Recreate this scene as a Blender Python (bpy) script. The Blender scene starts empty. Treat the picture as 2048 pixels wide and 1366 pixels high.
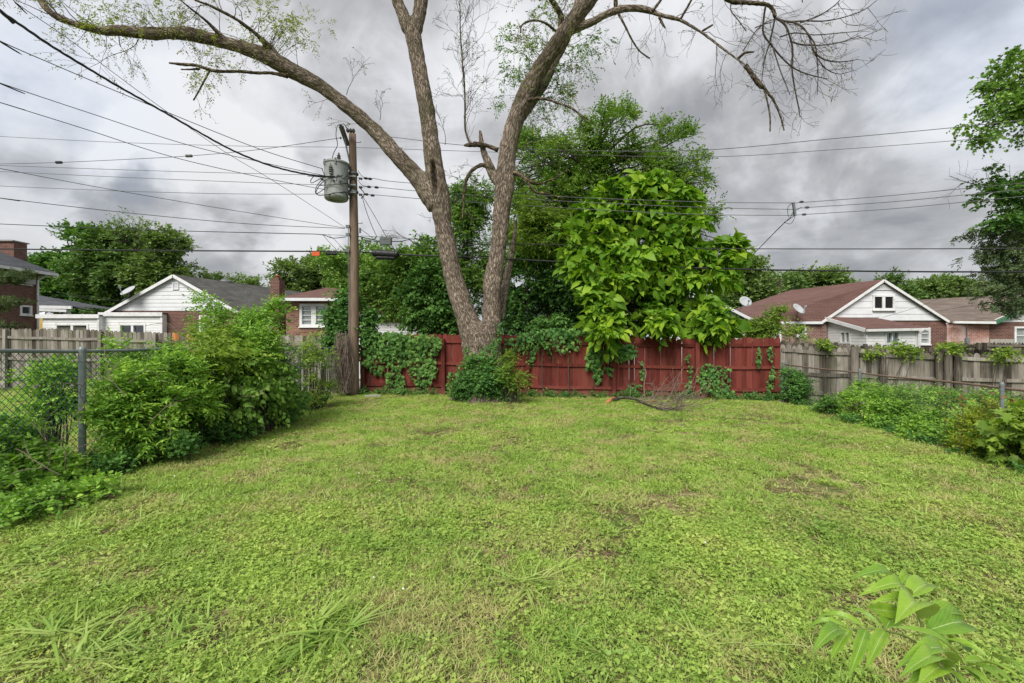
import bpy, math, random
import numpy as np
from mathutils import Vector, Matrix

# ------------------------------------------------------------------ camera, sky, sun, exposure
SC = bpy.context.scene
COL = SC.collection
R = math.radians
F = 910.0                      # focal length in photo pixels (2048 wide)
CAMZ = 1.6

cam_d = bpy.data.cameras.new("camera")
cam_d.lens = 16.0
cam_d.sensor_width = 36.0
cam_d.clip_start = 0.05
cam_d.clip_end = 900
cam = bpy.data.objects.new("camera", cam_d)
cam.location = (0, 0, CAMZ)
cam.rotation_euler = (R(90), 0, 0)
COL.objects.link(cam)
SC.camera = cam

SUN_EL, SUN_AZ = R(46), R(205)       # azimuth clockwise from +Y (behind the camera, to the left)
EXPOSURE = 1.6
SKY_GAIN = 2.95                       # cloud brightness, before the background strength of 0.1

world = bpy.data.worlds.new("World")
SC.world = world
world.use_nodes = True


def build_world():
    nt = world.node_tree
    N, Lk = nt.nodes, nt.links
    N.clear()

    def val(op, a, b=None, c=None, clamp=False):
        n = N.new("ShaderNodeMath"); n.operation = op; n.use_clamp = clamp
        for i, x in enumerate((a, b, c)):
            if x is None: continue
            if isinstance(x, (int, float)): n.inputs[i].default_value = x
            else: Lk.new(x, n.inputs[i])
        return n.outputs[0]

    def mixc(f, a, b):
        n = N.new("ShaderNodeMix"); n.data_type = 'RGBA'
        for i, x in ((0, f), (6, a), (7, b)):
            if isinstance(x, (int, float)): n.inputs[i].default_value = x
            elif isinstance(x, tuple): n.inputs[i].default_value = (*x, 1)
            else: Lk.new(x, n.inputs[i])
        return n.outputs[2]

    out = N.new("ShaderNodeOutputWorld")
    bg = N.new("ShaderNodeBackground"); bg.inputs[1].default_value = 0.1
    Lk.new(bg.outputs[0], out.inputs[0])
    sky = N.new("ShaderNodeTexSky"); sky.sky_type = 'NISHITA'; sky.sun_disc = False
    sky.sun_elevation = SUN_EL; sky.sun_rotation = SUN_AZ
    tc = N.new("ShaderNodeTexCoord")
    sep = N.new("ShaderNodeSeparateXYZ"); Lk.new(tc.outputs['Generated'], sep.inputs[0])
    x, y, z = sep.outputs
    zz = val('ADD', val('MAXIMUM', z, 0.0), 0.34)
    cmb = N.new("ShaderNodeCombineXYZ")
    Lk.new(val('DIVIDE', x, zz), cmb.inputs[0]); Lk.new(val('DIVIDE', y, zz), cmb.inputs[1])
    cmb.inputs[2].default_value = 3.7

    def noise(scale, detail, rough, dist=0.0, vec=None, off=(0, 0, 0)):
        mp = N.new("ShaderNodeMapping"); Lk.new(vec or cmb.outputs[0], mp.inputs[0])
        mp.inputs['Location'].default_value = off
        n = N.new("ShaderNodeTexNoise"); n.inputs['Scale'].default_value = scale
        n.inputs['Detail'].default_value = detail; n.inputs['Roughness'].default_value = rough
        n.inputs['Distortion'].default_value = dist
        Lk.new(mp.outputs[0], n.inputs['Vector'])
        return n.outputs[0]

    big = noise(0.8, 7, 0.52, 0.5, off=(1.3, 4.1, 0))
    fine = noise(3.4, 9, 0.58, 0.6, off=(7.3, 2.2, 1))
    midn = noise(1.7, 8, 0.55, 0.9, off=(3.3, 8.2, 2))
    puff = noise(5.0, 10, 0.55, 0.4, vec=tc.outputs['Generated'], off=(2, 5, 1))

    def lobe(px, py, rad, soft):        # cloud masses where the photograph has them, as directions in the sky
        d = Vector(((px - 1024) / F, 1, (683 - py) / F)).normalized()
        dn = N.new("ShaderNodeVectorMath"); dn.operation = 'DISTANCE'
        Lk.new(tc.outputs['Generated'], dn.inputs[0]); dn.inputs[1].default_value = d
        w = val('ADD', dn.outputs['Value'], val('MULTIPLY', val('SUBTRACT', puff, 0.5), 0.30))
        mr = N.new("ShaderNodeMapRange"); mr.interpolation_type = 'SMOOTHSTEP'
        Lk.new(w, mr.inputs[0])
        mr.inputs[1].default_value = rad; mr.inputs[2].default_value = rad - soft
        return mr.outputs[0]

    t = val('ADD', val('ADD', val('MULTIPLY', big, 0.75), val('MULTIPLY', midn, 0.80)), val('MULTIPLY', fine, 0.45))
    t = val('ADD', t, val('MULTIPLY', puff, 0.55))
    t = val('SUBTRACT', t, 0.79)
    for px, py, rad, soft, amt in ((230, 380, 0.30, 0.34, -0.07), (90, 300, 0.12, 0.10, -0.16), (400, 500, 0.22, 0.14, -0.16),
                                   (1420, 330, 0.34, 0.36, -0.24), (1250, 300, 0.26, 0.26, -0.06), (1640, 130, 0.26, 0.26, -0.20), (1850, 470, 0.26, 0.22, -0.12),
                                   (1650, 520, 0.26, 0.20, -0.08), (640, 40, 0.24, 0.26, -0.12),
                                   (1950, 190, 0.24, 0.2, 0.18), (560, 230, 0.40, 0.4, 0.08), (120, 150, 0.3, 0.3, 0.08),
                                   (1340, 110, 0.12, 0.14, 0.10), (1500, 460, 0.14, 0.14, 0.08)):
        t = val('ADD', t, val('MULTIPLY', lobe(px, py, rad, soft), amt))
    # the sunlit cumulus edge low on the left
    cum = val('MULTIPLY', lobe(430, 470, 0.23, 0.06), val('SUBTRACT', 1.0, lobe(330, 545, 0.24, 0.16)))
    t = val('ADD', t, val('MULTIPLY', cum, 0.42))
    t = val('ADD', val('MULTIPLY', t, 1.55), -0.24, clamp=True)
    cr = N.new("ShaderNodeValToRGB"); Lk.new(t, cr.inputs[0])
    e = cr.color_ramp.elements
    e[0].position = 0.12; e[0].color = (0.37, 0.377, 0.40, 1)
    e[1].position = 0.86; e[1].color = (0.93, 0.935, 0.95, 1)
    m = e.new(0.38); m.color = (0.53, 0.535, 0.55, 1)
    m = e.new(0.60); m.color = (0.76, 0.77, 0.80, 1)
    # overcast luminance: brighter towards the zenith
    grad = val('ADD', 0.88, val('MULTIPLY', val('MAXIMUM', z, 0.0), 0.45))
    g = N.new("ShaderNodeVectorMath"); g.operation = 'SCALE'
    Lk.new(cr.outputs[0], g.inputs[0]); Lk.new(val('MULTIPLY', grad, SKY_GAIN), g.inputs['Scale'])
    # thin places let the blue through
    thin = val('MULTIPLY', val('MAXIMUM', lobe(2000, 10, 0.22, 0.2), lobe(70, 130, 0.24, 0.22)), 0.12)
    blue = N.new("ShaderNodeVectorMath"); blue.operation = 'SCALE'
    Lk.new(sky.outputs[0], blue.inputs[0]); blue.inputs['Scale'].default_value = 1.3
    c = mixc(thin, g.outputs[0], blue.outputs[0])
    c2 = mixc(0.02, c, sky.outputs[0])
    Lk.new(c2, bg.inputs[0])


build_world()
sun_d = bpy.data.lights.new("sun", 'SUN')
sun_d.energy = 1.5
sun_d.angle = R(32)
sun_d.color = (1.0, 0.96, 0.88)
sun = bpy.data.objects.new("sun", sun_d)
sun.location = (-5, -5, 20)
sdir = Vector((math.sin(SUN_AZ) * math.cos(SUN_EL), math.cos(SUN_AZ) * math.cos(SUN_EL), math.sin(SUN_EL)))
sun.rotation_euler = sdir.to_track_quat('Z', 'Y').to_euler()
COL.objects.link(sun)
SC.view_settings.view_transform = 'Standard'
SC.view_settings.look = 'None'
SC.view_settings.gamma = 1
SC.view_settings.exposure = EXPOSURE
SC.view_settings.use_curve_mapping = False
SC.render.engine = 'CYCLES'
SC.cycles.max_bounces = 9
SC.cycles.diffuse_bounces = 8
SC.cycles.transmission_bounces = 6
SC.cycles.transparent_max_bounces = 12
SC.cycles.use_denoising = True

# ------------------------------------------------------------------ helpers
rng = np.random.default_rng(11)
rnd = random.Random(5)


def P(px, py, Y):
    """photo pixel at depth Y -> world point"""
    return np.array([(px - 1024) / F * Y, Y, CAMZ + (683 - py) / F * Y])


def fence_Y(X):
    return 13.39 - 0.13 * X


def fence_at(px):
    t = (px - 1024) / F
    Y = 13.39 / (1 + 0.13 * t)
    return t * Y, Y


def smooth(a, b, x):
    t = np.clip((x - a) / (b - a), 0, 1)
    return t * t * (3 - 2 * t)


def ground_z(x, y):
    x = np.asarray(x, float); y = np.asarray(y, float)
    z = 0.014 * np.sin(x * 1.7 + 0.6 * np.sin(y * 1.1)) * np.cos(y * 1.3 + 0.4) + 0.01 * np.sin(x * 4.1 + y * 2.3)
    z = z - 0.12 * smooth(7.1, 8.8, x) * smooth(3, 8, y)
    z = z - 0.25 * smooth(14, 20, y) * smooth(0, 10, x)
    return z


def tag(o, label=None, cat=None, group=None, kind=None):
    if label: o['label'] = label
    if cat: o['category'] = cat
    if group: o['group'] = group
    if kind: o['kind'] = kind
    return o


def thing(name, loc, label, cat, group=None):
    o = bpy.data.objects.new(name, None)
    o.location = tuple(float(v) for v in loc)
    o.empty_display_size = 0.2
    COL.objects.link(o)
    return tag(o, label, cat, group)


def base_of(parent):
    v = Vector((0, 0, 0))
    p = parent
    while p is not None:
        v += p.location
        p = p.parent
    return v


def raw_mesh(name, V, loops, counts, mats, matidx=None, attr=None):
    me = bpy.data.meshes.new(name)
    V = np.ascontiguousarray(V, dtype=np.float32)
    loops = np.ascontiguousarray(loops, dtype=np.int32).ravel()
    counts = np.ascontiguousarray(counts, dtype=np.int32)
    me.vertices.add(len(V)); me.vertices.foreach_set("co", V.ravel())
    me.loops.add(len(loops)); me.loops.foreach_set("vertex_index", loops)
    st = np.zeros(len(counts), dtype=np.int32); st[1:] = np.cumsum(counts)[:-1]
    me.polygons.add(len(counts)); me.polygons.foreach_set("loop_start", st)
    try: me.polygons.foreach_set("loop_total", counts)
    except Exception: pass
    if not isinstance(mats, (list, tuple)): mats = [mats]
    for m in mats: me.materials.append(m)
    if matidx is not None: me.polygons.foreach_set("material_index", np.ascontiguousarray(matidx, dtype=np.int32))
    if attr:
        for k, a in attr.items():
            a = np.ascontiguousarray(a, dtype=np.float32)
            if a.ndim == 2:
                at = me.attributes.new(k, 'FLOAT_VECTOR', 'POINT'); at.data.foreach_set("vector", a.ravel())
            else:
                at = me.attributes.new(k, 'FLOAT', 'POINT'); at.data.foreach_set("value", a)
    me.update(calc_edges=True)
    return me


def link(name, me, parent=None, loc=None, smooth_shade=False):
    o = bpy.data.objects.new(name, me)
    if smooth_shade:
        me.polygons.foreach_set("use_smooth", np.ones(len(me.polygons), dtype=bool))
    COL.objects.link(o)
    if parent is not None: o.parent = parent
    if loc is not None: o.location = loc
    return o


class MB:
    """collects shapes for ONE mesh object; fr = (origin, u) puts local (s, d, z) on a wall plane"""
    def __init__(self, fr=None):
        self.v, self.f, self.b, self.fr = [], [], [], fr

    def _pt(self, p):
        if self.fr is None: return (float(p[0]), float(p[1]), float(p[2]))
        O, u = self.fr
        n = (u[1], -u[0])
        return (O[0] + u[0] * p[0] + n[0] * p[1], O[1] + u[1] * p[0] + n[1] * p[1], (O[2] if len(O) > 2 else 0) + p[2])

    def add(self, vs, fs, bark=None):
        k = len(self.v)
        w = [self._pt(p) for p in vs]
        self.v += w
        self.b += (list(map(tuple, bark)) if bark is not None else w)
        self.f += [tuple(i + k for i in f) for f in fs]
        return self

    def box(self, x0, x1, y0, y1, z0, z1):
        self.add([(x0, y0, z0), (x1, y0, z0), (x1, y1, z0), (x0, y1, z0), (x0, y0, z1), (x1, y0, z1), (x1, y1, z1), (x0, y1, z1)],
                 [(0, 3, 2, 1), (4, 5, 6, 7), (0, 1, 5, 4), (1, 2, 6, 5), (2, 3, 7, 6), (3, 0, 4, 7)])
        return self

    def face(self, pts):
        self.add(pts, [tuple(range(len(pts)))]); return self

    def slab(self, pts, t, d=(0, 0, -1)):
        """a polygon with thickness t along d"""
        n = len(pts)
        d = np.array(d, float) * t
        lo = [tuple(np.array(p, float) + d) for p in pts]
        fs = [tuple(range(n)), tuple(range(2 * n - 1, n - 1, -1))]
        for i in range(n):
            j = (i + 1) % n
            fs.append((i, i + n, j + n, j))
        self.add(list(pts) + lo, fs); return self

    def tube(self, pts, rad, sides=6, caps=True, s0=0.0):
        pts = [np.array(p, float) for p in pts]
        n = len(pts)
        if isinstance(rad, (int, float)): rad = [rad] * n
        vs, bk, s = [], [], s0
        up = None
        for i in range(n):
            a = pts[max(i - 1, 0)]; b = pts[min(i + 1, n - 1)]
            t = b - a; t = t / (np.linalg.norm(t) + 1e-9)
            if up is None:
                up = np.cross(t, (0.3, -0.9, 0.2)) if abs(t[1]) < 0.9 else np.cross(t, (1, 0, 0))
            up = up - t * np.dot(up, t); up /= (np.linalg.norm(up) + 1e-9)
            w = np.cross(t, up)
            if i: s += np.linalg.norm(pts[i] - pts[i - 1])
            for k in range(sides):
                q = 2 * math.pi * k / sides
                c, sn = math.cos(q), math.sin(q)
                vs.append(pts[i] + (up * c + w * sn) * rad[i])
                bk.append((rad[i] * c, rad[i] * sn, s))
        fs = []
        for i in range(n - 1):
            for k in range(sides):
                j = (k + 1) % sides
                fs.append((i * sides + k, i * sides + j, (i + 1) * sides + j, (i + 1) * sides + k))
        if caps:
            fs.append(tuple(range(sides))[::-1]); fs.append(tuple((n - 1) * sides + k for k in range(sides)))
        self.add(vs, fs, bk); return self

    def lathe(self, c, prof, sides=20):
        """profile [(r, z)] round a vertical axis at c"""
        vs, fs = [], []
        for r, z in prof:
            for k in range(sides):
                q = 2 * math.pi * k / sides
                vs.append((c[0] + r * math.cos(q), c[1] + r * math.sin(q), c[2] + z))
        for i in range(len(prof) - 1):
            for k in range(sides):
                j = (k + 1) % sides
                fs.append((i * sides + k, i * sides + j, (i + 1) * sides + j, (i + 1) * sides + k))
        self.add(vs, fs); return self

    def mesh(self, name, mat, base=(0, 0, 0)):
        V = np.array(self.v, float) - np.array(base, float)
        counts = [len(f) for f in self.f]
        loops = [i for f in self.f for i in f]
        me = raw_mesh(name, V, loops, counts, mat, attr={'bark': np.array(self.b, float)})
        me.polygons.foreach_set('use_smooth', np.zeros(len(me.polygons), dtype=bool))
        return me

    def build(self, name, mat, parent=None, sm=False, kind=None, label=None, at_base=False):
        b = base_of(parent) if parent is not None else Vector((0, 0, 0))
        if parent is None:
            A = np.array(self.v); lo, hi = A.min(0), A.max(0)
            b = Vector(((lo[0] + hi[0]) / 2, (lo[1] + hi[1]) / 2, lo[2]))
        o = link(name, self.mesh(name, mat, b), parent, None if parent is not None else b, sm)
        if kind: o['kind'] = kind
        if label: o['label'] = label
        return o


def catmull(pts, n=6):
    """smooth path through points of any dimension"""
    A = [np.array(p, float) for p in pts]
    A = [2 * A[0] - A[1]] + A + [2 * A[-1] - A[-2]]
    out = []
    for i in range(1, len(A) - 2):
        p0, p1, p2, p3 = A[i - 1], A[i], A[i + 1], A[i + 2]
        for k in range(n):
            t = k / n
            out.append(0.5 * ((2 * p1) + (p2 - p0) * t + (2 * p0 - 5 * p1 + 4 * p2 - p3) * t * t + (3 * p1 - p0 - 3 * p2 + p3) * t ** 3))
    out.append(A[-2])
    return out


# ------------------------------------------------------------------ materials
def lin(r, g, b):
    f = lambda c: (c / 255 / 12.92) if c / 255 <= 0.04045 else ((c / 255 + 0.055) / 1.055) ** 2.4
    return (f(r), f(g), f(b))


class NT:
    def __init__(self, name):
        self.m = bpy.data.materials.new(name); self.m.use_nodes = True
        self.t = self.m.node_tree; self.t.nodes.clear()
        self.out = self.t.nodes.new("ShaderNodeOutputMaterial")

    def n(self, typ, **kw):
        x = self.t.nodes.new(typ)
        for k, v in kw.items(): setattr(x, k, v)
        return x

    def set(self, node, key, v):
        s = node.inputs[key]
        if hasattr(v, 'is_output'): self.t.links.new(v, s)
        else:
            if isinstance(v, tuple) and len(v) == 3 and s.type == 'RGBA': v = (*v, 1)
            s.default_value = v

    def math(self, op, a, b=0.0, clamp=False):
        x = self.n("ShaderNodeMath", operation=op, use_clamp=clamp)
        self.set(x, 0, a); self.set(x, 1, b)
        return x.outputs[0]

    def mix(self, f, a, b, mode='MIX'):
        x = self.n("ShaderNodeMix", data_type='RGBA', blend_type=mode)
        self.set(x, 0, f); self.set(x, 6, a); self.set(x, 7, b)
        return x.outputs[2]

    def pos(self):
        return self.n("ShaderNodeNewGeometry").outputs['Position']

    def attr(self, name, vec=False):
        a = self.n("ShaderNodeAttribute"); a.attribute_name = name
        return a.outputs['Vector'] if vec else a.outputs['Fac']

    def orand(self):
        return self.n("ShaderNodeObjectInfo").outputs['Random']

    def obj(self):
        return self.n("ShaderNodeTexCoord").outputs['Object']

    def noise(self, vec, scale, detail=4, rough=0.55, stretch=(1, 1, 1), off=None):
        mp = self.n("ShaderNodeMapping"); self.set(mp, 0, vec); mp.inputs['Scale'].default_value = stretch
        if off is not None: self.set(mp, 'Location', off)
        x = self.n("ShaderNodeTexNoise"); x.inputs['Scale'].default_value = scale
        x.inputs['Detail'].default_value = detail; x.inputs['Roughness'].default_value = rough
        self.set(x, 'Vector', mp.outputs[0])
        return x.outputs[0]

    def ramp(self, f, stops):
        x = self.n("ShaderNodeValToRGB"); self.set(x, 0, f)
        e = x.color_ramp.elements
        e[0].position = stops[0][0]; e[0].color = (*stops[0][1], 1)
        e[1].position = stops[-1][0]; e[1].color = (*stops[-1][1], 1)
        for p, c in stops[1:-1]:
            k = e.new(p); k.color = (*c, 1)
        return x.outputs[0]

    def step(self, f, a, b):
        x = self.n("ShaderNodeMapRange", interpolation_type='SMOOTHSTEP')
        self.set(x, 0, f); x.inputs[1].default_value = a; x.inputs[2].default_value = b
        return x.outputs[0]

    def bump(self, h, strength, dist=0.02):
        x = self.n("ShaderNodeBump"); x.inputs['Strength'].default_value = strength
        x.inputs['Distance'].default_value = dist; self.set(x, 'Height', h)
        return x.outputs[0]

    def principled(self, col, rough=0.8, normal=None, metal=0.0, spec=0.3):
        p = self.n("ShaderNodeBsdfPrincipled")
        self.set(p, 'Base Color', col); self.set(p, 'Roughness', rough)
        p.inputs['Metallic'].default_value = metal
        p.inputs['Specular IOR Level'].default_value = spec
        if normal is not None: self.set(p, 'Normal', normal)
        self.t.links.new(p.outputs[0], self.out.inputs[0])
        return p


def leaf_mat(name, cols, trans=0.35, rough=0.45, gloss=0.08, source='rnd', vein=False):
    """cols: dark, mid, light colours of the leaves themselves; each leaf takes one"""
    k = NT(name)
    f = k.attr('rnd') if source == 'rnd' else k.orand()
    ps = k.noise(k.pos(), 1.3, 3, 0.5)
    f2 = k.math('ADD', k.math('MULTIPLY', f, 0.75), k.math('MULTIPLY', k.math('SUBTRACT', ps, 0.36), 0.9), clamp=True)
    n = len(cols)
    c = k.ramp(f2, [(i / (n - 1), cols[i]) for i in range(n)])
    df = k.n("ShaderNodeBsdfDiffuse"); k.set(df, 'Color', c)
    tr = k.n("ShaderNodeBsdfTranslucent")
    k.set(tr, 'Color', k.mix(1.0, c, (1.05, 1.15, 0.45), 'MULTIPLY'))
    m = k.n("ShaderNodeMixShader"); m.inputs[0].default_value = trans
    k.t.links.new(df.outputs[0], m.inputs[1]); k.t.links.new(tr.outputs[0], m.inputs[2])
    gl = k.n("ShaderNodeBsdfGlossy"); gl.inputs['Roughness'].default_value = rough
    m2 = k.n("ShaderNodeMixShader")
    fr = k.n("ShaderNodeFresnel"); fr.inputs[0].default_value = 1.35
    k.set(m2, 0, k.math('MULTIPLY', k.math('MULTIPLY', fr.outputs[0], gloss * 5), k.math('SUBTRACT', 1.0, k.n('ShaderNodeNewGeometry').outputs['Backfacing'])))
    k.t.links.new(m.outputs[0], m2.inputs[1]); k.t.links.new(gl.outputs[0], m2.inputs[2])
    k.t.links.new(m2.outputs[0], k.out.inputs[0])
    return k.m


def wood_mat(name, stops, moss=0.3, worn=None, rough=0.9, mossc=(0.07, 0.085, 0.03)):
    k = NT(name)
    r = k.orand()
    off = k.n("ShaderNodeCombineXYZ"); k.set(off, 0, k.math('MULTIPLY', r, 37.0)); k.set(off, 2, k.math('MULTIPLY', r, 11.0))
    g = k.noise(k.obj(), 1.0, 6, 0.65, (55, 55, 2.2), off.outputs[0])
    blot = k.noise(k.obj(), 1.0, 4, 0.6, (7, 7, 1.6), off.outputs[0])
    f = k.math('ADD', k.math('MULTIPLY', g, 0.75), k.math('MULTIPLY', blot, 0.5))
    f = k.math('ADD', f, k.math('MULTIPLY', k.math('SUBTRACT', r, 0.65), 0.42))
    c = k.ramp(f, stops)
    ms = k.noise(k.pos(), 1.7, 5, 0.65)
    if moss > 0:
        c = k.mix(k.math('MULTIPLY', k.step(ms, 0.50, 0.70), moss), c, mossc)
    if worn is not None:
        sp = k.n("ShaderNodeSeparateXYZ"); k.set(sp, 0, k.pos())
        w = k.math('ADD', sp.outputs[2], k.math('MULTIPLY', k.noise(k.pos(), 9, 4, 0.7), 0.35))
        c = k.mix(k.math('MULTIPLY', k.math('SUBTRACT', 1.0, k.step(w, 0.22, 0.5)), 0.7), c, worn)
        fl = k.noise(k.obj(), 1.0, 5, 0.7, (30, 30, 5), off.outputs[0])
        c = k.mix(k.math('MULTIPLY', k.step(fl, 0.66, 0.78), 0.5), c, worn)
    k.principled(c, rough, k.bump(g, 0.5, 0.006), spec=0.2)
    return k.m


def plain_mat(name, c, rough=0.6, metal=0.0, var=0.12, scale=6.0, spec=0.3, dirt=None, bump=0.0):
    k = NT(name)
    n = k.noise(k.pos(), scale, 5, 0.6)
    d = tuple(x * (1 - var * 2) for x in c); l = tuple(min(1, x * (1 + var)) for x in c)
    col = k.ramp(n, [(0.25, d), (0.75, l)])
    if dirt:
        col = k.mix(k.math('MULTIPLY', k.step(k.noise(k.pos(), scale * 0.35, 6, 0.7), 0.48, 0.72), 0.7), col, dirt)
    k.principled(col, rough, k.bump(n, bump, 0.01) if bump else None, metal, spec)
    return k.m


def brick_mat(name, c1, c2, mortar, scale=1.0, stain=None, stain_amt=0.0, bw=0.215, bh=0.075):
    k = NT(name)
    sp = k.n("ShaderNodeSeparateXYZ"); k.set(sp, 0, k.pos())
    cb = k.n("ShaderNodeCombineXYZ")
    k.set(cb, 0, k.math('ADD', sp.outputs[0], sp.outputs[1])); k.set(cb, 1, sp.outputs[2])
    b = k.n("ShaderNodeTexBrick")
    k.set(b, 'Vector', cb.outputs[0]); k.set(b, 'Color1', c1); k.set(b, 'Color2', c2); k.set(b, 'Mortar', mortar)
    b.inputs['Scale'].default_value = 1.0; b.inputs['Mortar Size'].default_value = 0.008 * scale
    b.inputs['Brick Width'].default_value = bw * scale; b.inputs['Row Height'].default_value = bh * scale
    b.inputs['Mortar Smooth'].default_value = 0.2; b.inputs['Bias'].default_value = -0.1
    n = k.noise(k.pos(), 3.0, 5, 0.65)
    c = k.mix(0.5, b.outputs['Color'], k.ramp(n, [(0.3, (0.55, 0.5, 0.5)), (0.7, (1.25, 1.2, 1.2))]), 'MULTIPLY')
    if stain:
        c = k.mix(k.math('MULTIPLY', k.step(k.noise(k.pos(), 0.9, 7, 0.7), 0.40, 0.62), stain_amt), c, stain)
    k.principled(c, 0.9, k.bump(b.outputs['Fac'], -0.4, 0.01), spec=0.15)
    return k.m


def shingle_mat(name, c, c2, streak=0.3):
    k = NT(name)
    sp = k.n("ShaderNodeSeparateXYZ"); k.set(sp, 0, k.pos())
    cb = k.n("ShaderNodeCombineXYZ")
    k.set(cb, 0, k.math('ADD', sp.outputs[0], k.math('MULTIPLY', sp.outputs[1], 0.6))); k.set(cb, 1, sp.outputs[2])
    b = k.n("ShaderNodeTexBrick")
    k.set(b, 'Vector', cb.outputs[0]); k.set(b, 'Color1', c); k.set(b, 'Color2', c2)
    k.set(b, 'Mortar', tuple(x * 0.5 for x in c))
    b.inputs['Scale'].default_value = 1.0; b.inputs['Mortar Size'].default_value = 0.006
    b.inputs['Brick Width'].default_value = 0.32; b.inputs['Row Height'].default_value = 0.085
    n = k.noise(k.pos(), 1.2, 6, 0.7, (1, 1, 2.5))
    c3 = k.mix(streak, b.outputs['Color'], k.ramp(n, [(0.3, (0.4, 0.4, 0.4)), (0.7, (1.3, 1.3, 1.3))]), 'MULTIPLY')
    c3 = k.mix(0.35, c3, k.ramp(k.noise(k.pos(), 60, 3, 0.7), [(0.3, (0.5, 0.5, 0.5)), (0.7, (1.4, 1.4, 1.4))]), 'MULTIPLY')
    k.principled(c3, 0.95, k.bump(b.outputs['Fac'], -0.5, 0.01), spec=0.15)
    return k.m


M = {}
M['grey_wood'] = wood_mat('weathered_wood', [(0.30, (0.045, 0.038, 0.031)), (0.52, (0.165, 0.145, 0.122)), (0.72, (0.29, 0.265, 0.235)), (0.95, (0.42, 0.395, 0.36))], 0.5)
M['grey_wood_dark'] = wood_mat('mossy_dark_wood', [(0.30, (0.035, 0.03, 0.025)), (0.55, (0.115, 0.10, 0.08)), (0.95, (0.25, 0.23, 0.195))], 0.6)
M['orange_wood'] = wood_mat('fresh_cedar', [(0.30, (0.28, 0.10, 0.035)), (0.55, (0.45, 0.20, 0.075)), (0.95, (0.58, 0.32, 0.15))], 0.1)
M['red_paint'] = wood_mat('red_painted_wood', [(0.30, (0.075, 0.016, 0.013)), (0.55, (0.155, 0.033, 0.026)), (0.95, (0.215, 0.055, 0.044))], 0.12, (0.20, 0.085, 0.065))
M['pole_wood'] = wood_mat('pole_wood', [(0.30, (0.04, 0.026, 0.019)), (0.55, (0.14, 0.092, 0.064)), (0.95, (0.26, 0.195, 0.15))], 0.1)
M['white_paint'] = plain_mat('white_paint', (0.72, 0.73, 0.74), 0.6, var=0.06, dirt=(0.45, 0.44, 0.41))
M['white_old'] = plain_mat('old_white_siding', (0.68, 0.70, 0.73), 0.7, var=0.05, dirt=(0.54, 0.54, 0.54), scale=2.0)
M['vinyl'] = plain_mat('white_vinyl', (0.74, 0.75, 0.76), 0.5, var=0.05)
M['green_trim'] = plain_mat('green_trim', (0.05, 0.16, 0.09), 0.5)
M['plaster'] = plain_mat('plaster', (0.36, 0.34, 0.31), 0.9, dirt=(0.2, 0.18, 0.16), bump=0.3)
M['concrete'] = plain_mat('concrete', (0.30, 0.29, 0.27), 0.9, dirt=(0.16, 0.15, 0.13), bump=0.4, scale=12)
M['galv'] = plain_mat('galvanised_steel', (0.20, 0.23, 0.24), 0.55, 0.3, dirt=(0.09, 0.12, 0.11))
M['mesh_green'] = plain_mat('green_coated_wire', (0.035, 0.10, 0.085), 0.5)
M['wire_grey'] = plain_mat('dull_steel_wire', (0.20, 0.21, 0.20), 0.6, 0.4)
M['rust'] = plain_mat('rusty_rail', (0.20, 0.14, 0.11), 0.8, 0.2, dirt=(0.25, 0.2, 0.17), scale=20)
M['wire'] = plain_mat('wire_black', (0.035, 0.035, 0.037), 0.7)
M['wire_alu'] = plain_mat('wire_aluminium', (0.12, 0.12, 0.125), 0.6)
M['black_plastic'] = plain_mat('black_plastic', (0.02, 0.02, 0.023), 0.45)
M['porcelain'] = plain_mat('porcelain', (0.13, 0.13, 0.13), 0.3)
M['transformer'] = plain_mat('transformer_grey', (0.33, 0.35, 0.35), 0.5, dirt=(0.14, 0.14, 0.13), scale=4)
M['cast_alu'] = plain_mat('cast_aluminium', (0.16, 0.17, 0.17), 0.6, 0.3, scale=30)
M['orange_tag'] = plain_mat('orange_tag', (0.75, 0.13, 0.04), 0.6)
M['dish'] = plain_mat('dish_grey', (0.42, 0.44, 0.46), 0.45, var=0.05)
M['dark'] = plain_mat('dark_interior', (0.012, 0.012, 0.013), 0.9)  # near-black: shade of unlit rooms put into the colour; also the flue cover
M['curtain'] = plain_mat('pale_curtain', (0.55, 0.55, 0.52), 0.9, scale=14)
M['curtain_green'] = plain_mat('green_curtain', (0.22, 0.32, 0.27), 0.9, scale=14)
M['curtain_tan'] = plain_mat('tan_curtain', (0.38, 0.34, 0.27), 0.9, scale=14)
M['clay'] = plain_mat('clay_cap', (0.33, 0.13, 0.07), 0.8)
M['brick_red'] = brick_mat('red_brick', (0.165, 0.070, 0.053), (0.10, 0.045, 0.037), (0.24, 0.21, 0.185))
M['brick_far'] = brick_mat('worn_red_brick', (0.19, 0.080, 0.062), (0.11, 0.052, 0.045), (0.36, 0.32, 0.30), stain=(0.42, 0.33, 0.30), stain_amt=0.35)
M['brick_white'] = brick_mat('whitewashed_brick', (0.30, 0.10, 0.07), (0.38, 0.20, 0.16), (0.46, 0.40, 0.37), stain=(0.52, 0.44, 0.41), stain_amt=0.75)
M['brick_mix'] = brick_mat('mixed_brick', (0.31, 0.165, 0.10), (0.12, 0.05, 0.042), (0.27, 0.235, 0.20), 1.15)
M['roof_red'] = shingle_mat('red_brown_shingles', (0.17, 0.098, 0.086), (0.14, 0.08, 0.070))
M['roof_grey'] = shingle_mat('grey_shingles', (0.085, 0.085, 0.08), (0.12, 0.117, 0.11), 0.6)
M['roof_brown'] = shingle_mat('brown_grey_shingles', (0.16, 0.125, 0.105), (0.21, 0.17, 0.145), 0.6)
M['roof_slate'] = shingle_mat('dark_slate_shingles', (0.075, 0.08, 0.09), (0.10, 0.105, 0.12))
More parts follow.
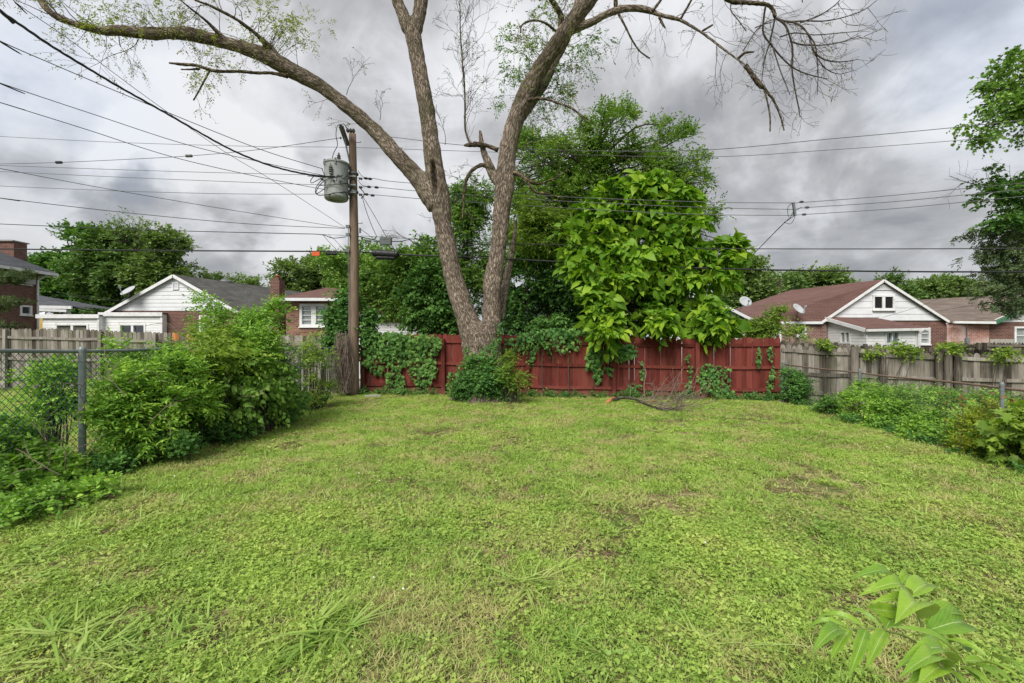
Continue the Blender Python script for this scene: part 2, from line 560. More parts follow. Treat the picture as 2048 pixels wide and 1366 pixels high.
M['twig'] = plain_mat('twig_bark', (0.075, 0.058, 0.048), 0.9, var=0.2)
M['twig_pale'] = plain_mat('dead_twig', (0.22, 0.17, 0.14), 0.9, var=0.25)
M['stem_green'] = plain_mat('green_stem', (0.16, 0.22, 0.06), 0.7)
M['yellow'] = plain_mat('yellow_panel', (0.55, 0.40, 0.12), 0.7)


def glass_mat():
    k = NT('window_glass')
    g = k.n("ShaderNodeBsdfGlossy"); g.inputs['Roughness'].default_value = 0.03; k.set(g, 'Color', (0.9, 0.95, 1.0))
    t = k.n("ShaderNodeBsdfTransparent"); k.set(t, 'Color', (0.86, 0.88, 0.88))
    m = k.n("ShaderNodeMixShader"); m.inputs[0].default_value = 0.10
    k.t.links.new(t.outputs[0], m.inputs[1]); k.t.links.new(g.outputs[0], m.inputs[2])
    k.t.links.new(m.outputs[0], k.out.inputs[0])
    return k.m


M['glass'] = glass_mat()


def bark_mat(name, light, mid, dark, moss_amt=0.5, sc=1.0):
    k = NT(name)
    v = k.attr('bark', True)
    vo = k.n("ShaderNodeTexVoronoi", feature='DISTANCE_TO_EDGE'); vo.inputs['Scale'].default_value = 1.0
    mp = k.n("ShaderNodeMapping"); k.set(mp, 0, v); mp.inputs['Scale'].default_value = (38 * sc, 38 * sc, 5.2 * sc)
    nz = k.n("ShaderNodeTexNoise"); nz.inputs['Scale'].default_value = 1.2; nz.inputs['Detail'].default_value = 4
    k.set(nz, 'Vector', mp.outputs[0])
    add = k.n("ShaderNodeVectorMath", operation='ADD'); k.set(add, 0, mp.outputs[0])
    sc2 = k.n("ShaderNodeVectorMath", operation='SCALE'); k.set(sc2, 0, nz.outputs['Color']); sc2.inputs['Scale'].default_value = 1.6
    k.set(add, 1, sc2.outputs[0]); k.set(vo, 'Vector', add.outputs[0])
    ridge = k.step(vo.outputs['Distance'], 0.0, 0.24)
    f = k.noise(v, 1.0, 5, 0.7, (60 * sc, 60 * sc, 14 * sc))
    h = k.math('ADD', k.math('MULTIPLY', ridge, 0.75), k.math('MULTIPLY', f, 0.28))
    c = k.ramp(h, [(0.12, dark), (0.5, mid), (0.9, light)])
    ms = k.noise(k.pos(), 1.6, 5, 0.6)
    sp = k.n("ShaderNodeSeparateXYZ"); k.set(sp, 0, k.pos())
    hi = k.step(sp.outputs[2], 4.5, 8.5)
    c = k.mix(k.math('MULTIPLY', k.math('MULTIPLY', k.step(ms, 0.42, 0.66), k.math('ADD', k.math('MULTIPLY', hi, 0.8), 0.15)), moss_amt), c, (0.06, 0.065, 0.02))
    big = k.noise(v, 1.0, 5, 0.65, (3.5, 3.5, 0.9))
    c = k.mix(0.55, c, k.ramp(big, [(0.32, (0.55, 0.53, 0.5)), (0.68, (1.25, 1.22, 1.18))]), 'MULTIPLY')
    c = k.mix(k.attr('scar'), c, (0.03, 0.02, 0.014))
    k.principled(c, 0.95, k.bump(h, 0.9, 0.03), spec=0.1)
    return k.m


M['bark'] = bark_mat('furrowed_bark', (0.40, 0.335, 0.28), (0.275, 0.22, 0.178), (0.085, 0.064, 0.050), 0.6)
M['bark_dark'] = bark_mat('mossy_bark', (0.28, 0.225, 0.165), (0.13, 0.10, 0.07), (0.03, 0.024, 0.018), 0.85)
M['bark_far'] = bark_mat('grey_bark', (0.17, 0.15, 0.125), (0.10, 0.085, 0.07), (0.035, 0.03, 0.025), 0.2)

# ------------------------------------------------------------------ leaves
# a template is (verts [x along, y across, z up], faces)
T_DIAMOND = (np.array([(0, 0, 0), (.45, -.5, .10), (1, 0, -.08), (.45, .5, .10)]), [(0, 1, 2), (0, 2, 3)])
T_LEAF = (np.array([(0, 0, 0), (.42, 0, .02), (1, 0, -.16), (.22, -.40, .08), (.62, -.36, .02), (.22, .40, .08), (.62, .36, .02)]),
          [(0, 3, 1), (1, 3, 4), (1, 4, 2), (0, 1, 5), (1, 6, 5), (1, 2, 6)])
T_HEART = (np.array([(0, 0, 0), (.40, 0, .0), (.75, 0, -.10), (1.0, 0, -.28),
                     (-.10, -.24, .04), (.12, -.50, .07), (.48, -.44, .02), (.78, -.20, -.10),
                     (-.10, .24, .04), (.12, .50, .07), (.48, .44, .02), (.78, .20, -.10)]),
           [(0, 4, 5), (0, 5, 1), (1, 5, 6), (1, 6, 2), (2, 6, 7), (2, 7, 3), (0, 9, 8), (0, 1, 9), (1, 10, 9), (1, 2, 10), (2, 11, 10), (2, 3, 11)])
_m = [(0, 0, 0), (.45, 0, .02), (1.0, 0, -.14)]
_l = [(-.12, .30, .0), (.10, .34, .05), (.16, .62, -.02), (.34, .40, .05), (.62, .50, -.04), (.62, .20, .02)]
T_MAPLE = (np.array(_m + [(x, -y, z) for x, y, z in _l] + _l),
           [(0, 3, 4), (0, 4, 1), (4, 5, 6), (4, 6, 1), (6, 7, 8), (6, 8, 1), (1, 8, 2),
            (0, 10, 9), (0, 1, 10), (10, 12, 11), (10, 1, 12), (12, 14, 13), (12, 1, 14), (1, 2, 14)])


def unit(a):
    return a / (np.linalg.norm(a, axis=-1, keepdims=True) + 1e-9)


def leaf_frames(d, n):
    d = unit(d)
    n = n - d * np.sum(n * d, axis=1, keepdims=True)
    n = unit(n)
    return d, np.cross(n, d), n


def leaves_mesh(name, pos, d, n, L, W, rv, tpl, mat, base=(0, 0, 0)):
    T, fs = tpl
    d, s, n = leaf_frames(d, n)
    N, K = len(pos), len(T)
    V = (pos - np.array(base))[:, None, :] + d[:, None, :] * (T[None, :, 0:1] * L[:, None, None]) \
        + s[:, None, :] * (T[None, :, 1:2] * W[:, None, None]) + n[:, None, :] * (T[None, :, 2:3] * L[:, None, None])
    Fa = np.array(fs, dtype=np.int32)
    Lp = (Fa[None] + (np.arange(N, dtype=np.int32) * K)[:, None, None]).reshape(-1)
    return raw_mesh(name, V.reshape(-1, 3), Lp, np.full(N * len(fs), Fa.shape[1], dtype=np.int32), mat,
                    attr={'rnd': np.repeat(rv, K)})


_variants = {}


def leaf_objects(pos, d, n, L, W, tpl, mat, parent, name='leaf'):
    """each leaf an object of its own, sharing eight meshes"""
    key = (id(tpl[0]), mat.name)
    if key not in _variants:
        vs = []
        for i in range(8):
            T = tpl[0].copy()
            T[:, 2] += 0.05 * np.sin(T[:, 0] * (3 + i) + i) - 0.06 * (i % 3) * T[:, 0] ** 2
            T[:, 1] += 0.03 * np.sin(T[:, 0] * 3 + i * 2)
            Fa = np.array(tpl[1], dtype=np.int32)
            vs.append(raw_mesh(name, T, Fa.reshape(-1), np.full(len(Fa), Fa.shape[1]), mat, attr={'rnd': np.full(len(T), (i + .5) / 8)}))
        _variants[key] = vs
    vs = _variants[key]
    d, s, n = leaf_frames(d, n)
    b = base_of(parent)
    for i in range(len(pos)):
        o = bpy.data.objects.new(name, vs[i % 8])
        COL.objects.link(o)
        o.parent = parent
        Mx = Matrix(((d[i][0], s[i][0], n[i][0], 0), (d[i][1], s[i][1], n[i][1], 0), (d[i][2], s[i][2], n[i][2], 0), (0, 0, 0, 1)))
        Mx = Matrix.Translation(Vector(pos[i]) - b) @ Mx @ Matrix.Diagonal((L[i], W[i], L[i], 1))
        o.matrix_basis = Mx


def ell(px, py, Y, rx, rz, ry=None):
    """an ellipsoid given by its place and size in the photograph at depth Y, in metres"""
    c = P(px, py, Y)
    a, b = rx * Y / F, rz * Y / F
    return (c, np.array([a, (a if ry is None else ry), b]))


def sprigs(ells, n, seed, clump=0.0, clumps=0, shell=0.55, up=0.5, keep_z=None):
    """base points and outward directions in a union of ellipsoids; clump > 0 gathers them in tufts"""
    g = np.random.default_rng(seed)
    vol = np.array([np.prod(r) ** 0.72 for c, r in ells]); vol /= vol.sum()
    which = g.choice(len(ells), size=(clumps or n), p=vol)
    C = np.array([ells[i][0] for i in which]); Rr = np.array([ells[i][1] for i in which])
    q = unit(g.normal(size=(len(which), 3)))
    rad = (shell + (1 - shell) * g.random(len(which))) ** 0.8
    pts = C + q * Rr * rad[:, None]
    out = unit(q / Rr)
    cent = None
    if clumps:
        cent = pts.copy()
        w = g.integers(0, clumps, n)
        sz = (0.55 + 0.9 * g.random(clumps)) * clump
        o2 = g.normal(size=(n, 3)) * 0.5
        pts = cent[w] + o2 * sz[w][:, None] * np.array([1, 1, 0.62])
        out = unit(out[w] * 0.7 + o2)
    out = unit(out + np.array([0, 0, up]) + g.normal(size=out.shape) * 0.3)
    if keep_z is not None:
        m = pts[:, 2] > keep_z
        pts, out = pts[m], out[m]
    return pts, out, cent, g


def sprig_leaves(pts, out, g, length, K, L, W, lay=0.9, droop=0.15, spread=0.9, flat=0.8, jit=0.35):
    """K leaves along each sprig, alternately to either side"""
    S = len(pts)
    ln = length * (0.6 + 0.8 * g.random(S))
    side = unit(np.cross(out, np.array([0, 0, 1.0]) + g.normal(size=(S, 3)) * 0.25))
    t = (np.arange(K) + 0.7) / K
    sg = np.where(np.arange(K) % 2 == 0, 1.0, -1.0); sg[-1] = 0
    pos = pts[:, None, :] + out[:, None, :] * (ln[:, None, None] * t[None, :, None])
    pos[..., 2] -= droop * ln[:, None] * t[None, :] ** 2
    d = out[:, None, :] * (1 - spread * 0.5) + side[:, None, :] * (sg * spread)[None, :, None]
    d = d + g.normal(size=d.shape) * jit * 0.5
    d[..., 2] -= droop * 0.9
    nn = np.array([0, 0, flat]) + g.normal(size=d.shape) * jit + (1 - flat) * np.cross(d, side[:, None, :])
    N = S * K
    k = 0.6 + 0.7 * g.random(N)
    r = np.clip(np.repeat(g.random(S), K) * 0.7 + g.random(N) * 0.5 - 0.1, 0, 1)
    return pos.reshape(N, 3), d.reshape(N, 3), nn.reshape(N, 3), L * k, W * k * (0.85 + 0.3 * g.random(N)), r


def put_foliage(parent, data, tpl, mat, name='foliage', n_obj=0, obj_tpl=None):
    pos, d, n, L, W, r = data
    # stays above the ground
    gz = ground_z(pos[:, 0], pos[:, 1])
    m = pos[:, 2] > gz + 0.01
    pos, d, n, L, W, r = (a[m] for a in (pos, d, n, L, W, r))
    if n_obj:
        app = L / np.maximum(pos[:, 1], 0.5)
        inside = (np.abs(pos[:, 0] / pos[:, 1]) < 1.12)
        # the ones nearest the camera on their own sight line show largest
        cell = np.round(pos[:, 0] / pos[:, 1] * 38).astype(int) * 1000 + np.round((pos[:, 2] - CAMZ) / pos[:, 1] * 38).astype(int)
        near = np.full(len(pos), 9.0)
        order = np.argsort(pos[:, 1])
        seen = {}
        rank = np.zeros(len(pos))
        for i in order:
            c = int(cell[i]); rank[i] = seen.get(c, 0); seen[c] = rank[i] + 1
        score = app * inside * (1.0 / (1 + rank * 0.35))
        pick = np.argsort(-score)[:n_obj]
        leaf_objects(pos[pick], d[pick], n[pick], L[pick], W[pick], tpl, mat, parent)
        keep = np.ones(len(pos), bool); keep[pick] = False
        pos, d, n, L, W, r = (a[keep] for a in (pos, d, n, L, W, r))
    b = base_of(parent)
    o = link(name, leaves_mesh(name, pos, d, n, L, W, r, tpl, mat, b), parent)
    o['kind'] = 'stuff'
    return o


def branches_to(mb, root, cents, r0, g, sides=5, frac=1.0, sag=0.0):
    """limbs from a trunk path (list of points with radius) out to the clump centres"""
    path = np.array([p[:3] for p in root])
    for c in cents:
        if g.random() > frac: continue
        dist = np.linalg.norm(path - c, axis=1) + np.where(path[:, 2] > c[2] - 0.1, 3.0, 0) * 1.0
        i = int(np.argmin(dist))
        a = path[i]
        L = np.linalg.norm(c - a)
        mid = (a + c) / 2 + np.array([0, 0, 0.10 * L - sag * L]) + g.normal(size=3) * 0.07 * L
        pts = catmull([a, mid, c], 3)
        rr = r0 * (0.35 + 0.65 * min(1, L / 3))
        mb.tube(pts, list(np.linspace(rr, rr * 0.25, len(pts))), sides, caps=False)


def make_tree(name, label, base, trunk, ells, spec, mat_leaf, group=None, cat='tree', tpl=T_DIAMOND, seed=1, bark='bark_far', r0=0.09, n_obj=0, frac=0.8, parts=('trunk', 'foliage')):
    """trunk: list of (x, y, z, r)"""
    t = thing(name, base, label, cat, group)
    pts, out, cent, g = sprigs(ells, spec['n'], seed, spec.get('clump', 0.5), spec.get('clumps', 40), spec.get('shell', 0.45), spec.get('up', 0.5), spec.get('zmin'))
    tr = catmull(trunk, 5)
    mb = MB().tube([p[:3] for p in tr], [p[3] for p in tr], 10)
    branches_to(mb, tr, cent, r0, g, frac=frac)
    mb.build('trunk', M[bark], t, sm=True)
    data = sprig_leaves(pts, out, g, spec['len'], spec['K'], spec['L'], spec['W'], droop=spec.get('droop', 0.15), flat=spec.get('flat', 0.8), jit=spec.get('jit', 0.4))
    put_foliage(t, data, tpl, mat_leaf, 'foliage', n_obj)
    return t


def grow(mb, p, d, L, r, lvl, g, ends, grav=0.0, curl=0.0, nchild=4, wob=0.16, ratio=0.6, sides=4, ang=(30, 62), tmin=0.25):
    """a branch with children; ends collects (point, direction, level)"""
    p = np.array(p, float); d = unit(np.array(d, float))
    n = max(4, int(4 + L * 2.2)) if lvl else 4
    pts, dirs = [p.copy()], [d.copy()]
    for i in range(n):
        d = unit(d + g.normal(size=3) * wob + np.array([0, 0, grav + curl * (i / n)]))
        p = p + d * L / n
        pts.append(p.copy()); dirs.append(d.copy())
    rr = [max(r * (1 - 0.75 * i / n), 0.0036) for i in range(n + 1)]
    mb.tube(pts, rr, sides if lvl else 3, caps=False)
    ends.append((pts[-1], dirs[-1], lvl))
    if lvl == 0:
        ends.append((pts[2], dirs[2], lvl)); return
    for k in range(nchild):
        t = tmin + (1 - tmin) * (k + g.random() * 0.8) / nchild
        i = min(int(t * n), n - 1)
        a = R(g.uniform(*ang))
        q = unit(np.cross(dirs[i], g.normal(size=3)))
        nd = dirs[i] * math.cos(a) + q * math.sin(a)
        grow(mb, pts[i] + (pts[i + 1] - pts[i]) * (t * n - i), nd, L * ratio * g.uniform(0.65, 1.15), rr[i] * 0.6, lvl - 1, g, ends, grav, curl, nchild, wob, ratio, 3, ang, tmin)


G1, G2, G3 = (0.035, 0.075, 0.018), (0.07, 0.14, 0.025), (0.14, 0.24, 0.045)
L_DARK = leaf_mat('dark_green_leaves', [(0.055, 0.137, 0.037), (0.107, 0.23, 0.056), (0.215, 0.376, 0.09)], gloss=0.04)
L_MID = leaf_mat('green_leaves', [(0.092, 0.18, 0.042), (0.175, 0.312, 0.067), (0.307, 0.474, 0.095)])
L_LIGHT = leaf_mat('light_green_leaves', [(0.116, 0.2, 0.036), (0.217, 0.336, 0.051), (0.355, 0.472, 0.072)], 0.4)
L_CATALPA = leaf_mat('broad_leaves', [(0.071, 0.183, 0.021), (0.198, 0.365, 0.035), (0.381, 0.534, 0.05)], 0.4, 0.4, 0.08)
L_FAR = leaf_mat('far_leaves', [(0.066, 0.132, 0.039), (0.114, 0.202, 0.056), (0.19, 0.299, 0.088)], 0.3)
L_FARL = leaf_mat('far_light_leaves', [(0.103, 0.176, 0.056), (0.173, 0.263, 0.079), (0.267, 0.367, 0.12)], 0.35)
L_ASH = leaf_mat('ash_leaves', [(0.089, 0.177, 0.043), (0.164, 0.292, 0.06), (0.33, 0.446, 0.083)], 0.35)
L_PINE = leaf_mat('needles', [(0.071, 0.121, 0.055), (0.131, 0.187, 0.088), (0.238, 0.286, 0.132)], 0.2)
L_IVY = leaf_mat('ivy_leaves', [(0.055, 0.155, 0.045), (0.111, 0.248, 0.066), (0.223, 0.412, 0.093)], 0.36, 0.5, 0.05)
L_SHRUB = leaf_mat('shrub_leaves', [(0.109, 0.222, 0.04), (0.217, 0.403, 0.065), (0.457, 0.665, 0.101)], 0.38)
L_YELLOW = leaf_mat('yellow_green_leaves', [(0.154, 0.22, 0.022), (0.285, 0.352, 0.033), (0.428, 0.44, 0.055)], 0.4)
L_BUD = leaf_mat('pale_young_leaves', [(0.14, 0.169, 0.065), (0.239, 0.26, 0.104), (0.351, 0.351, 0.156)], 0.4)
L_RED = leaf_mat('reddish_young_leaves', [(0.14, 0.10, 0.04), (0.24, 0.12, 0.055), (0.22, 0.22, 0.07)], 0.35)

# ------------------------------------------------------------------ ground
def ground_mats():
    k = NT('soil_and_thatch')
    p = k.pos()
    a = k.noise(p, 1.1, 5, 0.6); b = k.noise(p, 28, 5, 0.7)
    c = k.ramp(b, [(0.3, (0.035, 0.025, 0.014)), (0.5, (0.085, 0.068, 0.032)), (0.72, (0.17, 0.15, 0.07))])
    c = k.mix(k.step(k.math('ADD', a, k.math('MULTIPLY', b, 0.25)), 0.48, 0.68), c, (0.085, 0.13, 0.03))
    k.principled(c, 0.95, k.bump(b, 0.8, 0.02), spec=0.1)
    return k.m


M['soil'] = ground_mats()


def build_ground():
    # fine grid near the camera, coarse to the horizon, one sheet
    xs = np.concatenate([np.linspace(-600, -40, 15), np.linspace(-36, -14, 12), np.arange(-13, 13.01, 0.2), np.linspace(14, 36, 12), np.linspace(40, 600, 15)])
    ys = np.concatenate([np.linspace(-60, -3, 8), np.arange(-2, 16.01, 0.2), np.linspace(17, 60, 22), np.linspace(70, 800, 20)])
    X, Y = np.meshgrid(xs, ys)
    Z = ground_z(X, Y)
    V = np.stack([X, Y, Z], -1).reshape(-1, 3)
    nx, ny = len(xs), len(ys)
    i = np.arange(nx - 1)[None, :] + nx * np.arange(ny - 1)[:, None]
    Q = np.stack([i, i + 1, i + 1 + nx, i + nx], -1).reshape(-1, 4)
    me = raw_mesh('ground', V, Q, np.full(len(Q), 4), M['soil'])
    o = link('ground', me, smooth_shade=True)
    tag(o, 'grassy ground of the back yards, thin soil showing in worn spots', None, None, 'structure')
    # the alley behind the fences
    mb = MB()
    n = 24
    for i in range(n):
        x0, x1 = -26 + 52 * i / n, -26 + 52 * (i + 1) / n
        pts = []
        for x, off in ((x0, 0.8), (x1, 0.8), (x1, 4.0), (x0, 4.0)):
            y = fence_Y(x) + off
            pts.append((x, y, float(ground_z(x, y)) + 0.03))
        mb.face(pts)
    a = mb.build('alley', M['concrete'])
    tag(a, 'pale concrete alley running behind the back fences', None, None, 'structure')


build_ground()


# ------------------------------------------------------------------ houses
def wall(mb, s0, s1, z0, z1, holes=(), d=0.0, reveal=0.10):
    """front face at distance d with openings and their reveals"""
    xs = sorted({s0, s1, *[h[0] for h in holes], *[h[1] for h in holes]})
    zs = sorted({z0, z1, *[h[2] for h in holes], *[h[3] for h in holes]})
    for a, b in zip(xs, xs[1:]):
        for c, e in zip(zs, zs[1:]):
            mx, mz = (a + b) / 2, (c + e) / 2
            if any(h[0] < mx < h[1] and h[2] < mz < h[3] for h in holes): continue
            mb.face([(a, d, c), (b, d, c), (b, d, e), (a, d, e)])
    for h in holes:
        a, b, c, e = h
        r = d - reveal
        mb.face([(a, d, c), (a, d, e), (a, r, e), (a, r, c)]); mb.face([(b, d, c), (b, r, c), (b, r, e), (b, d, e)])
        mb.face([(a, d, e), (b, d, e), (b, r, e), (a, r, e)]); mb.face([(a, d, c), (a, r, c), (b, r, c), (b, d, c)])


def window(house, fr, h, d=0.0, mat='white_paint', fw=0.07, cols=1, rows=1, bars=0.035, behind=None, sill=True, label=None, pane_rows=None, split=0.06):
    """frame as the part; sill, panes and what hangs behind as sub-parts"""
    a, b, c, e = h
    mb = MB(fr)
    o, i = d + 0.035, d - 0.08
    mb.box(a - fw * .4, a + fw, i, o, c - fw * .4, e + fw * .4); mb.box(b - fw, b + fw * .4, i, o, c - fw * .4, e + fw * .4)
    mb.box(a + fw, b - fw, i, o, e - fw, e + fw * .4); mb.box(a + fw, b - fw, i, o, c - fw * .4, c + fw)
    A, B, Cc, E = a + fw, b - fw, c + fw, e - fw
    w = (B - A - split * (cols - 1)) / cols
    for k in range(cols - 1):
        x = A + (k + 1) * w + k * split
        mb.box(x, x + split, i, o - 0.012, Cc, E)
    f = mb.build('window', M[mat], house)
    if label: f['label'] = label
    for k in range(cols):
        x0 = A + k * (w + split)
        hh = (E - Cc - bars * (rows - 1)) / rows
        for r in range(rows):
            z0 = Cc + r * (hh + bars)
            MB(fr).box(x0, x0 + w, d - 0.062, d - 0.056, z0, z0 + hh).build('pane', M['glass'], f)
            if r: MB(fr).box(x0, x0 + w, d - 0.07, d - 0.02, z0 - bars, z0).build('glazing_bar', M[mat], f)
    if behind:
        n = 14
        m2 = MB(fr)
        for k in range(n):
            x0, x1 = A + (B - A) * k / n, A + (B - A) * (k + 1) / n
            m2.face([(x0, d - 0.078 - 0.004 * (k % 2), Cc), (x1, d - 0.078 - 0.004 * ((k + 1) % 2), Cc), (x1, d - 0.078 - 0.004 * ((k + 1) % 2), E), (x0, d - 0.078 - 0.004 * (k % 2), E)])
        m2.build('curtain', M[behind], f)
    if sill:
        MB(fr).box(a - fw * .8, b + fw * .8, d - 0.06, d + 0.08, c - fw * .4 - 0.05, c - fw * .4 - 0.003).build('sill', M[mat], f)
    return f


def core(house, fr, s0, s1, z0, z1, depth, mat, d0=-0.3):
    """the rest of the walls behind the front, and a near-black panel painted as the shade inside"""
    m = MB(fr)
    m.face([(s0, 0, z0), (s0, 0, z1), (s0, -depth, z1), (s0, -depth, z0)])
    m.face([(s1, 0, z0), (s1, -depth, z0), (s1, -depth, z1), (s1, 0, z1)])
    m.face([(s0, -depth, z0), (s0, -depth, z1), (s1, -depth, z1), (s1, -depth, z0)])
    m.build('wall', mat, house)
    MB(fr).box(s0 + 0.05, s1 - 0.05, d0 - 0.1, d0, z0 + 0.05, z1 - 0.05).build('room_shade_panel', M['dark'], house)


def lap_siding(mb, s0, s1, z0, z1, row, d, holes=(), lip=0.018):
    """courses of lapped boards, cut round the openings"""
    z = z0
    while z < z1 - 1e-4:
        e = min(z + row, z1)
        segs = [(s0, s1)]
        for h in holes:
            if h[3] > z + .01 and h[2] < e - .01:
                segs = [q for a, b in segs for q in ((a, min(b, h[0])), (max(a, h[1]), b)) if q[1] - q[0] > 0.02]
        for a, b in segs:
            mb.add([(a, d + lip, z), (b, d + lip, z), (b, d + 0.003, e), (a, d + 0.003, e), (a, d, z), (b, d, z)],
                   [(0, 1, 2, 3), (4, 5, 1, 0)])
        z = e


def gable_boards(house, fr, sl, sr, zb, sp, zp, row, d, mat, holes=(), name='siding_board'):
    """each course a board of its own, cut to the rakes"""
    z = zb
    while z < zp - 0.08:
        e = min(z + row, zp - 0.03)
        def xl(q): return sl + (sp - sl) * (q - zb) / (zp - zb)
        def xr(q): return sr + (sp - sr) * (q - zb) / (zp - zb)
        segs = [(xl(z), xr(z), xl(e), xr(e))]
        for h in holes:
            if h[3] > z + .01 and h[2] < e - .01:
                q = []
                for a, b, c, f in segs:
                    if a < h[0] and b > h[1]: q += [(a, h[0], c, h[0]), (h[1], b, h[1], f)]
                    else: q.append((a, b, c, f))
                segs = q
        for a, b, c, f in segs:
            if b - a < 0.05: continue
            c = min(c, b); f = max(f, c + 0.01)
            m = MB(fr)
            m.add([(a, d + 0.022, z), (b, d + 0.022, z), (f, d + 0.006, e - 0.006), (c, d + 0.006, e - 0.006), (a, d, z), (b, d, z), (f, d, e - 0.006), (c, d, e - 0.006)],
                  [(0, 1, 2, 3), (5, 4, 7, 6), (4, 5, 1, 0), (3, 2, 6, 7), (0, 3, 7, 4), (1, 5, 6, 2)])
            m.build(name, mat, house)
        z = e


def beam(pts, w, h, mat, name, parent, sub=False):
    """a board along a line: w deep towards the viewer, h high"""
    a, b = np.array(pts[0], float), np.array(pts[1], float)
    t = unit(b - a)
    s = unit(np.cross(t, (0, 0, 1))) * w / 2
    u = unit(np.cross(s, t)) * h / 2
    m = MB()
    m.add([a - s - u, a + s - u, a + s + u, a - s + u, b - s - u, b + s - u, b + s + u, b - s + u],
          [(0, 3, 2, 1), (4, 5, 6, 7), (0, 1, 5, 4), (1, 2, 6, 5), (2, 3, 7, 6), (3, 0, 4, 7)])
    return m.build(name, M[mat] if isinstance(mat, str) else mat, parent)


def dish(base, elbow, c, r, facing, label):
    """satellite dish: bowl, feed arm, mast"""
    t = thing('satellite_dish', base, label, 'satellite dish', 'satellite dishes on the roofs')
    f = unit(np.array(facing, float)); up = unit(np.cross(np.cross(f, (0, 0, 1)), f)); sd = np.cross(f, up)
    m = MB()
    vs, fs, K = [], [], 20
    for ring in range(5):
        q = ring / 4
        for k in range(K):
            a = 2 * math.pi * k / K
            vs.append(np.array(c) + sd * r * q * math.cos(a) + up * r * .92 * q * math.sin(a) + f * (0.22 * r * q * q))
    for i in range(4):
        for k in range(K):
            j = (k + 1) % K
            fs.append((i * K + k, i * K + j, (i + 1) * K + j, (i + 1) * K + k))
    n0 = len(vs)
    for ring in range(5):
        for k in range(K): vs.append(vs[ring * K + k] - f * 0.025)
    for i in range(4):
        for k in range(K):
            j = (k + 1) % K
            fs.append((n0 + i * K + k, n0 + (i + 1) * K + k, n0 + (i + 1) * K + j, n0 + i * K + j))
    for k in range(K):
        j = (k + 1) % K
        fs.append((4 * K + k, 4 * K + j, n0 + 4 * K + j, n0 + 4 * K + k))
    m.add(vs, fs); m.build('bowl', M['dish'], t, sm=True)
    feed = np.array(c) + f * r * 1.25 - up * r * 0.35
    arm = MB().tube([np.array(c) - up * r * .85, feed], 0.016, 6).build('feed_arm', M['dish'], t)
    MB().tube([feed - f * 0.03 + up * 0.0, feed - f * 0.16], [0.045, 0.03], 10).build('receiver', M['dish'], arm)
    MB().tube([base, elbow, np.array(c) - f * 0.03], 0.024, 8).build('mast', M['galv'], t)
    return t


